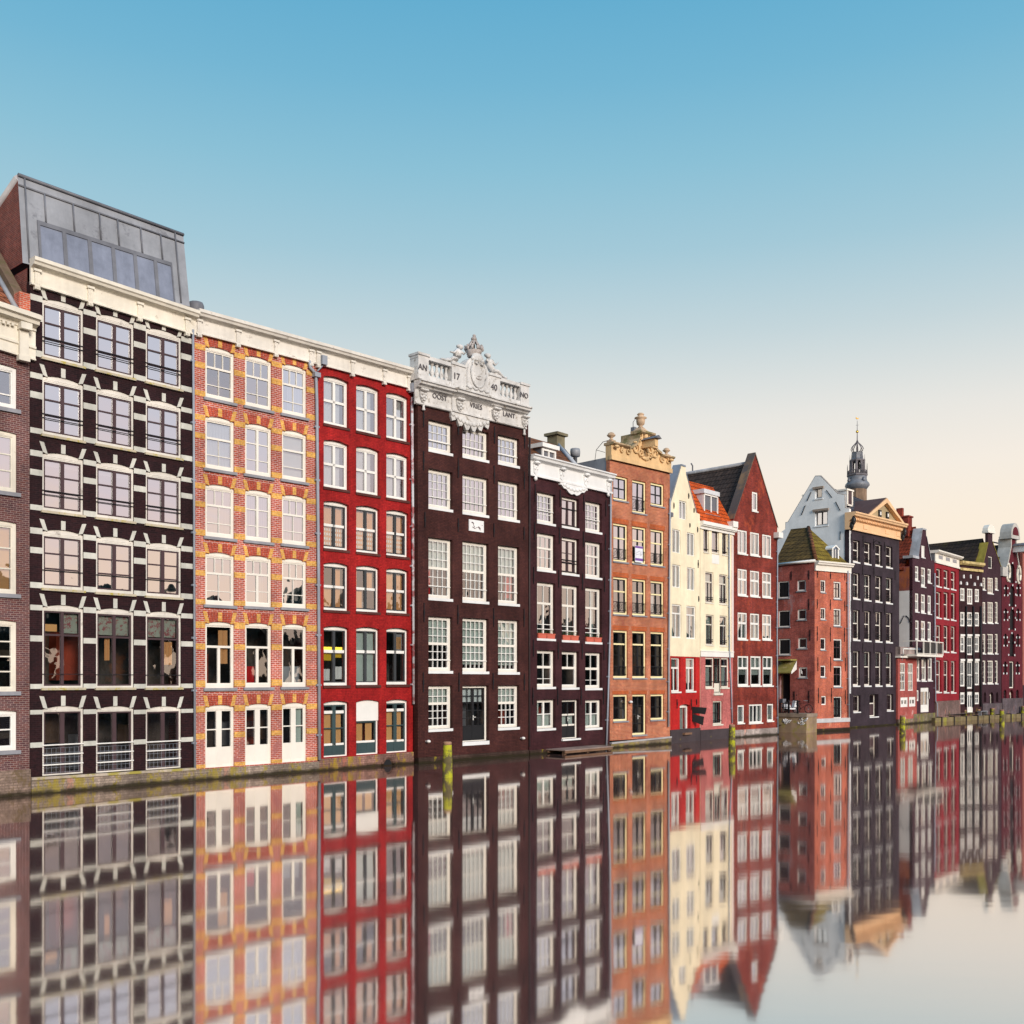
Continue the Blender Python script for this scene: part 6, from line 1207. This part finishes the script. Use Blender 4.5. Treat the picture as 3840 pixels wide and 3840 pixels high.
H = house('neck_gable_warehouse', 'maroon warehouse with white neck gable and black arched loading doors', at(3757, 113.5), at(3834, 117), cat='warehouse')
b15 = brick('deep_maroon_brick', (.135, .020, .030), (.11, .018, .028), (.09, .018, .025), amt=.2)
for zf, yt, yb, ar in ((K1, 850, 1060, .6), (K1, 1160, 1390, .6), (K1, 1480, 1712, .6), (K2, 330, 600, .6)): win(H, zr_(H, zf, 1733, 1803, yt, yb), [(1, 2, .0, 'p')], fm=BLK, rec=.2, fw=.06, sw=.04, arch=ar, name='loading_door')
win(H, zr_(H, K2, 1727, 1796, 668, 1042), [(1, 2, .0, 'p')], fm=WHC, sm=BLK, rec=.15, fw=.12, sw=.05, name='loading_door')
win(H, zr_(H, K2, 1728, 1785, 1120, 1305), [(1, 1, 0)], fm=CR, sm=BLK, rec=.3, fw=.1, sw=.1, arch=.45, name='door')
for x0, x1 in ((1660, 1700), (1832, 1870)):
    for k, (zf, yt, yb) in enumerate(((K1, 1112, 1240), (K1, 1445, 1578), (K2, 312, 455), (K2, 700, 845), (K2, 1095, 1195))): win(H, zr_(H, zf, x0 - 3 * k, x1 - 3 * k, yt, yb), [(.5, 2, .04), (.5, 2, .04)], fm=BLK, sm=BRN, rec=.15, fw=.06, sw=.05, arch=.25)
p = MB()
for x, y in [(1730, 1040), (1815, 1050), (1728, 1210), (1812, 1225), (1725, 1370), (1810, 1378), (1722, 1540), (1808, 1550), (1770, 785), (1771, 1095), (1768, 1418)] + [(q, y) for y in (1135, 1235) for q in (1655, 1703, 1828, 1875)] + [(q, y) for y in (1468, 1578) for q in (1652, 1700, 1826, 1872)]: u, z = H.q(*K1(x, y)); p.box(u - .09, u + .09, -.05, .0, z - .1, z + .1)
for x, y in [(1722, 60), (1808, 65), (1720, 220), (1805, 225), (1716, 400), (1800, 405), (1714, 578), (1798, 582), (1760, 275)] + [(q, y) for y in (335, 450) for q in (1648, 1695, 1824, 1865)] + [(q, y) for y in (725, 838) for q in (1643, 1690, 1820, 1860)]: u, z = H.q(*K2(x, y)); p.box(u - .09, u + .09, -.05, .0, z - .1, z + .1)
H.b(p, 'stone_blocks', WHF)
for x, y in ((1702, 915), (1850, 950)):
    u, z = H.q(*K1(x, y)); p = MB(); p.tube([(u + .42 * math.cos(a * .628), -.05, z + 1.0 * math.sin(a * .628)) for a in range(11)], .16, 6); p.prism([(u + .36 * math.cos(a * .628), z + .9 * math.sin(a * .628)) for a in range(10)], -.04, .0, 1); H.b(p, 'oval_window', [CR, PDK])
top = zp(H, K1, [(1625, 905), (1668, 880), (1690, 800), (1737, 560), (1737, 445), (1820, 452), (1824, 600), (1872, 890), (1905, 900)]); top[0] = (0, top[0][1]); top[-1] = (H.L, top[-1][1]); top[4] = (top[3][0], top[4][1]); top[5] = (top[5][0], top[4][1]); top[6] = (top[5][0], top[6][1])
wall(H, top, .8, b15); body(H, top[0][1] - .3, b15, floors=[])
cp = MB()
for p, r in zip(top[1:4], top[2:5]): cp.face([(p[0], -.08, p[1] + .05), (r[0], -.08, r[1] + .05), (r[0], 1.3, r[1] + .05), (p[0], 1.3, p[1] + .05)]); cp.prism([(p[0], p[1]), (p[0] + .22, p[1]), (r[0] + .22, r[1]), (r[0], r[1])], -.1, 0)
for p, r in zip(top[5:7], top[6:8]): cp.prism([(p[0] - .18, p[1]), (p[0], p[1]), (r[0], r[1]), (r[0] - .18, r[1])], -.1, .6)
a, b_, z = top[4][0], top[5][0], top[4][1]; m_ = (a + b_) / 2; w = (b_ - a) / 2 + .35
cp.face([(a - .03, -.08, top[3][1]), (a - .03, -.08, z), (a - .03, 1.3, z), (a - .03, 1.3, top[3][1])])
cp.box(m_ - w, m_ + w, -.3, 1.1, z, z + .3); cp.prism([(m_ + w * math.cos(math.pi * k / 10), z + .3 + 1.5 * math.sin(math.pi * k / 10)) for k in range(11)], -.28, 1.0); cp.prism([(m_ + w * .68 * math.cos(math.pi * k / 10), z + .42 + .95 * math.sin(math.pi * k / 10)) for k in range(11)], -.31, -.28, 1)
cp.box(-.35, top[1][0] + .1, -.25, .9, top[0][1] - .5, top[0][1] + .5); H.b(cp, 'gable_coping', [plain('white_grey_stone', (.50, .48, .45), .7, .2, dirt=((.30, .26, .1), .62, .8)), b15])
u, z = H.q(*K1(1790, 590), 0); p = MB(); p.box(u - .3, u + .3, -2.0, 0, z - .4, z + .3); p.prism([(u - .5, z + .3), (u + .5, z + .3), (u, z + .6)], -2.3, 0, 1); H.b(p, 'hoist_beam', [WHF, ZINCD])
slope_roof(H, [(-.2, .9, top[0][1] - .3), (m_, .9, z + .6), (m_, 14, z + .6), (-.2, 14, top[0][1] - .3)], DT2); slope_roof(H, [(m_, .9, z + .6), (H.L, .9, top[0][1] - .3), (H.L, 14, top[0][1] - .3), (m_, 14, z + .6)], DT2)
plinth(H, 2.1, MATS['grey_block_base'], out=.08)
H = house('salmon_brick_house', 'salmon brick house with a dark roof, cut off by the right edge', at(3835, 117.05), at(4120, 133.5))
b16 = brick('salmon_brick', (.42, .115, .085), (.36, .10, .08), (.3, .16, .14), amt=.2)
cols = [(3860 + k * 60, 3890 + k * 60) for k in range(4)]
for line in H.grid(cols, [(2170, 2250, 2200, 2270), (2320, 2400, 2330, 2408), (2460, 2560, 2462, 2560)]):
    for r in line: win(H, r, [(.4, 1, 0), (.6, 2, .05)], fm=WH, rec=.1, fw=.14, sw=.03, tw=.12, sill=(WHF, .12, .05, .05))
zt = zp(H, K1, [(1910, 600)])[0][1]; wall(H, [(0, zt), (H.L, zt)], .5, [b16, MATS['grey_plum_brick']], zmat=(zp(H, K2, [(1910, 1000)])[0][1], 1)); body(H, zt, b16, floors=[])
slope_roof(H, [(0, -.2, zt), (H.L, -.2, zt), (H.L, 4, zt + 1.5), (0, 4, zt + 1.5)], SL); e = MB(); e.box(0, H.L, -.35, .1, zt - .25, zt + .02); H.b(e, 'cornice', WHC); plinth(H, .8, MATS['grey_block_base'], out=.08)

# ---- church tower far behind
J = zoom(3060, 1540, .2174); ZT = 235.0; k_ = ZT / PX * .2174; tz = lambda y: HC + (HOR - (1540 + .2174 * y)) * ZT / PX
pt = at(3060 + .2174 * 711, ZT); o = empty('church_tower', (pt.x, pt.y, 0), .35); tag(o, 'slender lead clad church spire with open lantern and golden weathercock', 'church tower')
LEAD = plain('blue_grey_lead', (.17, .18, .21), .5, .25, spec=.5); LEADD = plain('dark_timber_lead', (.17, .155, .17), .6, .25)
c = MB(); c.lathe([(2.1, 0), (2.1, tz(1340))], 0, 0, 8, smooth=False); c.build('shaft', plain('tower_stone', (.24, .16, .11), .85, .3), o)
c = MB(); c.lathe([(1.75, tz(1400)), (2.3, tz(1345)), (2.75, tz(1300)), (2.62, tz(1260)), (2.2, tz(1225)), (2.08, tz(1180)), (2.15, tz(1140))], 0, 0, 8); 
for a in range(4): g = a * math.pi / 2; x, y = 2.3 * math.cos(g), 2.3 * math.sin(g); c.ball((x, y, tz(1215)), (.4, .4, .42), nu=8, nv=5); c.lathe([(.25, tz(1190)), (.02, tz(1160))], x, y, 6)
c.build('bulb_dome', LEAD, o)
c = MB(); c.lathe([(2.15, tz(1140)), (2.3, tz(1125)), (2.3, tz(1105)), (2.1, tz(1100))], 0, 0, 8, smooth=False); zb, zt = tz(1108), tz(1040)
for a in range(8):
    g0, g1 = a * math.pi / 4, (a + 1) * math.pi / 4; p0, p1 = (2.15 * math.cos(g0), 2.15 * math.sin(g0)), (2.15 * math.cos(g1), 2.15 * math.sin(g1))
    c.tube([(*p0, zt), (*p1, zt)], .07, 4)
    for q in range(6): x, y = p0[0] + (p1[0] - p0[0]) * q / 6, p0[1] + (p1[1] - p0[1]) * q / 6; c.tube([(x, y, zb), (x, y, zt)], .055, 4)
    c.tube([(*p0, zb), (*p0, tz(970)), (*p0, tz(915))], [.11, .08, .02], 5)
c.build('gallery', LEADD, o)
c = MB(); zb, zt = tz(1110), tz(850)
for a in range(8):
    g = a * math.pi / 4; p0 = (1.45 * math.cos(g), 1.45 * math.sin(g)); g1 = g + math.pi / 4; p1 = (1.45 * math.cos(g1), 1.45 * math.sin(g1))
    c.box(p0[0] - .2, p0[0] + .2, p0[1] - .2, p0[1] + .2, zb, zt); c.tube([(p0[0] + (p1[0] - p0[0]) * q / 6, p0[1] + (p1[1] - p0[1]) * q / 6, tz(925) + .85 * math.sin(math.pi * q / 6)) for q in range(7)], .16, 5)
    c.tube([(1.62 * math.cos(g), 1.62 * math.sin(g), tz(855)), (1.62 * math.cos(g), 1.62 * math.sin(g), tz(760))], [.08, .02], 4)
c.lathe([(1.75, tz(875)), (1.75, tz(850)), (1.55, tz(845))], 0, 0, 8, smooth=False); c.build('lantern', LEADD, o)
c = MB(); c.lathe([(1.5, tz(848)), (1.25, tz(825)), (1.2, tz(730)), (1.28, tz(722)), (.9, tz(715))], 0, 0, 8, smooth=False); c.build('upper_drum', LEAD, o)
c = MB(); c.lathe([(.22, tz(855)), (.5, tz(985)), (.6, tz(1000)), (.1, tz(1003))][::-1], .3, 0, 10); c.build('bell', plain('bronze', (.03, .03, .03), .4, 0, metal=.6), o)
c = MB()
for a in range(8): g = a * math.pi / 4; c.tube([(r * math.cos(g), r * math.sin(g), tz(y)) for r, y in ((.8, 718), (1.15, 700), (1.36, 665), (1.2, 630), (.75, 590), (.3, 555), (.1, 520))], .1, 5)
c.tube([(0, 0, tz(720)), (0, 0, tz(520)), (0, 0, tz(170))], [.12, .12, .04], 6); c.tube([(-.35, 0, tz(255)), (.35, 0, tz(245))], .04, 4); c.build('spire', LEADD, o)
c = MB(); c.ball((0, 0, tz(362)), .32, nu=14, nv=10); c.build('golden_ball', GOLD, o)
c = MB(); z = tz(130); c.prism([(-.4, z), (-.15, z - .25), (.25, z - .22), (.45, z + .12), (.3, z + .1), (.1, z - .02), (-.1, z + .02), (-.25, z + .22), (-.36, z + .2)], -.06, .06); c.build('weathercock', GOLD, o)

# ---------------------------------------------------------------- things on the water
PW = plain('mossy_pile', (.16, .13, .06), .85, .4, dirt=((.50, .50, .02), .45, 1.8), bump=.3); PT = plain('pile_top', (.42, .24, .15), .8, .3)
def pile(x, yt, Zd, r, label):
    p = at(x, Zd); z = HC + (HOR - yt) * Zd / PX; o = empty('mooring_post', (p.x, p.y, 0), RND.uniform(0, 3)); tag(o, label, 'mooring post', 'mooring posts in the canal')
    c = MB(); c.lathe([(r * 1.12, -2.5), (r * 1.05, .0), (r * .96, z * .6), (r * .88, z - .16), (r * .86, z - .14)], 0, 0, 12); c.build('pile', PW, o)
    c = MB(); c.lathe([(r * .86, z - .16), (r * .86, z - .03), (r * .72, z)], 0, 0, 12); c.build('pile_top', PT, o); return o
pile(1678, 2781, 44.6, .215, 'thick yellow green mooring post before the carved parapet house')
pile(2745, 2717, 60.8, .205, 'mossy mooring post in front of the cream house corner')
pile(3384.5, 2683, 80.4, .23, 'mossy mooring post by the right corner of the grey pediment house')
pile(3757, 2661, 96, .22, 'mossy mooring post standing before the maroon warehouse')
for x, yt, Zd, lab in ((3496.5, 2671, 103.3, 'short green pile in front of the rubble base, left of the pipe'), (3554.5, 2667, 105.5, 'dark stump pile in the middle of the rubble stone base'), (3617, 2662, 109, 'short mossy pile left of the white quay door'), (3669.5, 2660, 110.3, 'short mossy pile beside a small bench on the quay'), (3722, 2655, 111.5, 'short mossy pile before the arched door of the gabled house'), (3836, 2647, 116, 'short mossy pile at the right edge of the frame')):
    pile(x, yt, Zd, .24, lab)
pa, pb = at(3500, 101.2), at(3842, 113.8); d = pb - pa; o = empty('fender_beam', (pa.x, pa.y, 0), math.atan2(d.y, d.x)); tag(o, 'long low mossy timber beam floating along the far quay', 'fender beam')
c = MB(); n = 8
for k in range(n): c.box(d.length * k / n + .03, d.length * (k + 1) / n - .03, -.2, .2, -.2, .42)
c.build('timber', plain('mossy_timber', (.22, .17, .09), .85, .35, dirt=((.30, .28, .04), .54, .8)), o)
c = MB()
for k in range(n): c.box(d.length * (k + .5) / n - .08, d.length * (k + .5) / n + .08, -.26, .26, -.3, .5)
c.build('iron_strap', IRON, o)
p = at(3685, 109.9); o = empty('bench', (p.x, p.y, .35), .75); tag(o, 'small grey bench on the quay between two short piles', 'bench')
c = MB(); c.box(-.9, .9, -.2, .2, .42, .48); c.build('seat', ZINC, o)
for s in (-.7, .7): c = MB(); c.box(s - .04, s + .04, -.18, .18, -.3, .42); c.build('leg', ZINC, o)
# ---------------------------------------------------------------- water, land, unseen skyline mass
m, nt, b = _new('canal_water'); nt.nodes.remove(b); out = nt.nodes['Material Output']; tc = _n(nt, 'ShaderNodeTexCoord')
gl_ = _n(nt, 'ShaderNodeBsdfGlossy'); gl_.inputs['Roughness'].default_value = .052; gl_.inputs['Color'].default_value = (1, .945, .895, 1)
df = _n(nt, 'ShaderNodeBsdfDiffuse'); df.inputs['Color'].default_value = (.135, .085, .082, 1)
lw = _n(nt, 'ShaderNodeLayerWeight'); lw.inputs[0].default_value = .5
mx = _n(nt, 'ShaderNodeMixShader'); nt.links.new(_range(nt, lw.outputs['Facing'], .66, .96, .85, .80), mx.inputs[0])
bp = _n(nt, 'ShaderNodeBump'); bp.inputs['Strength'].default_value = .055; bp.inputs['Distance'].default_value = .05
nt.links.new(_noise(nt, tc.outputs['Object'], .55, 3, .5, (.35, 1, 1)), bp.inputs['Height'])
nt.links.new(bp.outputs[0], gl_.inputs['Normal']); nt.links.new(df.outputs[0], mx.inputs[1]); nt.links.new(gl_.outputs[0], mx.inputs[2]); nt.links.new(mx.outputs[0], out.inputs[0])
w = MB(); w.face([(-900, -900, 0), (900, -900, 0), (900, 900, 0), (-900, 900, 0)]); tag(w.build('water', m), kind='structure')
g = MB(); g.face([(-4000, -4000, -1.6), (4000, -4000, -1.6), (4000, 4000, -1.6), (-4000, 4000, -1.6)]); tag(g.build('ground', plain('canal_bed_mud', (.06, .045, .03), .9, .2)), kind='structure')
l = MB(); l.face([(-700, -520, .6), (-25, 44, .6), (-1, 64, .6), (24, 84, .6), (62, 122, .6), (400, 380, .6), (400, 890, .6), (-880, 890, .6)]); tag(l.build('street', plain('paving', (.16, .14, .13), .85, .3)), kind='structure')
# unseen dark mass in place of rooftops, shaped to darken the pane reflections
LEAF = plain('skyline_dark', (.030, .035, .026), .8, .3)
t = MB(); r2 = random.Random(5)
for k in range(95):
    f = k / 94; x, y = 25 + 190 * f + r2.uniform(-4, 4), -95 + 255 * f + r2.uniform(-6, 6)
    h = r2.uniform(13, 18) + (4 if r2.random() < .15 else 0)
    for q in range(5): t.ball((x + r2.uniform(-3, 3), y + r2.uniform(-3, 3), h * (.06 + .19 * q)), (r2.uniform(2.4, 4.2), r2.uniform(2.4, 4.2), h * .2), nu=9, nv=6, jit=.5)
tag(t.build('dark_skyline_mass', LEAF), kind='stuff')

# ---------------------------------------------------------------- light
wd = bpy.data.worlds.new('World'); SC.world = wd; wd.use_nodes = True; nt = wd.node_tree; bg = nt.nodes['Background']
sky = _n(nt, 'ShaderNodeTexSky'); sky.sky_type = 'NISHITA'; sky.sun_disc = False
SUN_EL, SUN_DIR = math.radians(20), Vector((.5, -.866)).normalized()
sky.sun_elevation = SUN_EL; sky.sun_rotation = math.atan2(SUN_DIR.x, SUN_DIR.y); sky.dust_density = 2.5
sc = _n(nt, 'ShaderNodeVectorMath', operation='SCALE'); sc.inputs['Scale'].default_value = .07; nt.links.new(sky.outputs[0], sc.inputs[0])
tc = _n(nt, 'ShaderNodeTexCoord'); sp = _n(nt, 'ShaderNodeSeparateXYZ'); nt.links.new(tc.outputs['Generated'], sp.inputs[0])
rp = _n(nt, 'ShaderNodeValToRGB'); nt.links.new(sp.outputs[2], rp.inputs[0])
def s2l(c): return tuple((v / 255 / 12.92 if v / 255 < .04045 else ((v / 255 + .055) / 1.055) ** 2.4) for v in c)
stops = [(0, (255, 236, 212)), (.143, (255, 241, 222)), (.193, (249, 240, 228)), (.241, (236, 234, 228)), (.314, (200, 217, 222)), (.3825, (166, 204, 219)), (.445, (141, 195, 217)), (.5017, (118, 184, 214)), (.552, (102, 176, 211)), (.9, (62, 140, 196))]
el = rp.color_ramp.elements
for i, (p, c) in enumerate(stops):
    e = el[i] if i < 2 else el.new(p)
    e.position = p; e.color = (*s2l(c), 1)
rq = _n(nt, 'ShaderNodeValToRGB'); nt.links.new(sp.outputs[2], rq.inputs[0])          # the half of the sky behind the viewer, pinker and greyer at dusk
el = rq.color_ramp.elements
for i, (p, c) in enumerate([(0, (255, 226, 196)), (.10, (255, 226, 205)), (.17, (240, 222, 222)), (.26, (222, 222, 232)), (.42, (205, 214, 230)), (.62, (150, 188, 218)), (.9, (62, 140, 196))]):
    e = el[i] if i < 2 else el.new(p)
    e.position = p; e.color = (*s2l(c), 1)
dt = _n(nt, 'ShaderNodeVectorMath', operation='DOT_PRODUCT'); nt.links.new(tc.outputs['Generated'], dt.inputs[0]); dt.inputs[1].default_value = (.74, -.67, 0)
both = _mix(nt, _range(nt, dt.outputs['Value'], .0, .5, 0, 1), rp.outputs[0], rq.outputs[0])
bg.inputs['Strength'].default_value = 1.0
nt.links.new(_mix(nt, .04, both, sc.outputs[0]), bg.inputs['Color'])
sl = bpy.data.lights.new('sun', 'SUN'); sl.energy = 3.4; sl.angle = math.radians(20); sl.color = (1, .91, .80)
so = bpy.data.objects.new('sun', sl); COL.objects.link(so)
so.rotation_euler = Vector((SUN_DIR.x * math.cos(SUN_EL), SUN_DIR.y * math.cos(SUN_EL), math.sin(SUN_EL))).to_track_quat('Z', 'Y').to_euler()
# ---------------------------------------------------------------- camera
cam = bpy.data.cameras.new('camera'); co = bpy.data.objects.new('camera', cam); COL.objects.link(co); SC.camera = co
cam.sensor_fit = 'HORIZONTAL'; cam.sensor_width = 36; cam.lens = 36; cam.shift_y = (HOR - 1920) / PX; cam.clip_end = 6000
co.location = (0, 0, HC); co.rotation_euler = (math.pi / 2, 0, 0)
SC.view_settings.view_transform = 'Standard'; SC.view_settings.look = 'None'; SC.view_settings.exposure = 0; SC.view_settings.gamma = 1
SC.cycles.max_bounces = 8; SC.cycles.transparent_max_bounces = 12; SC.cycles.caustics_reflective = False
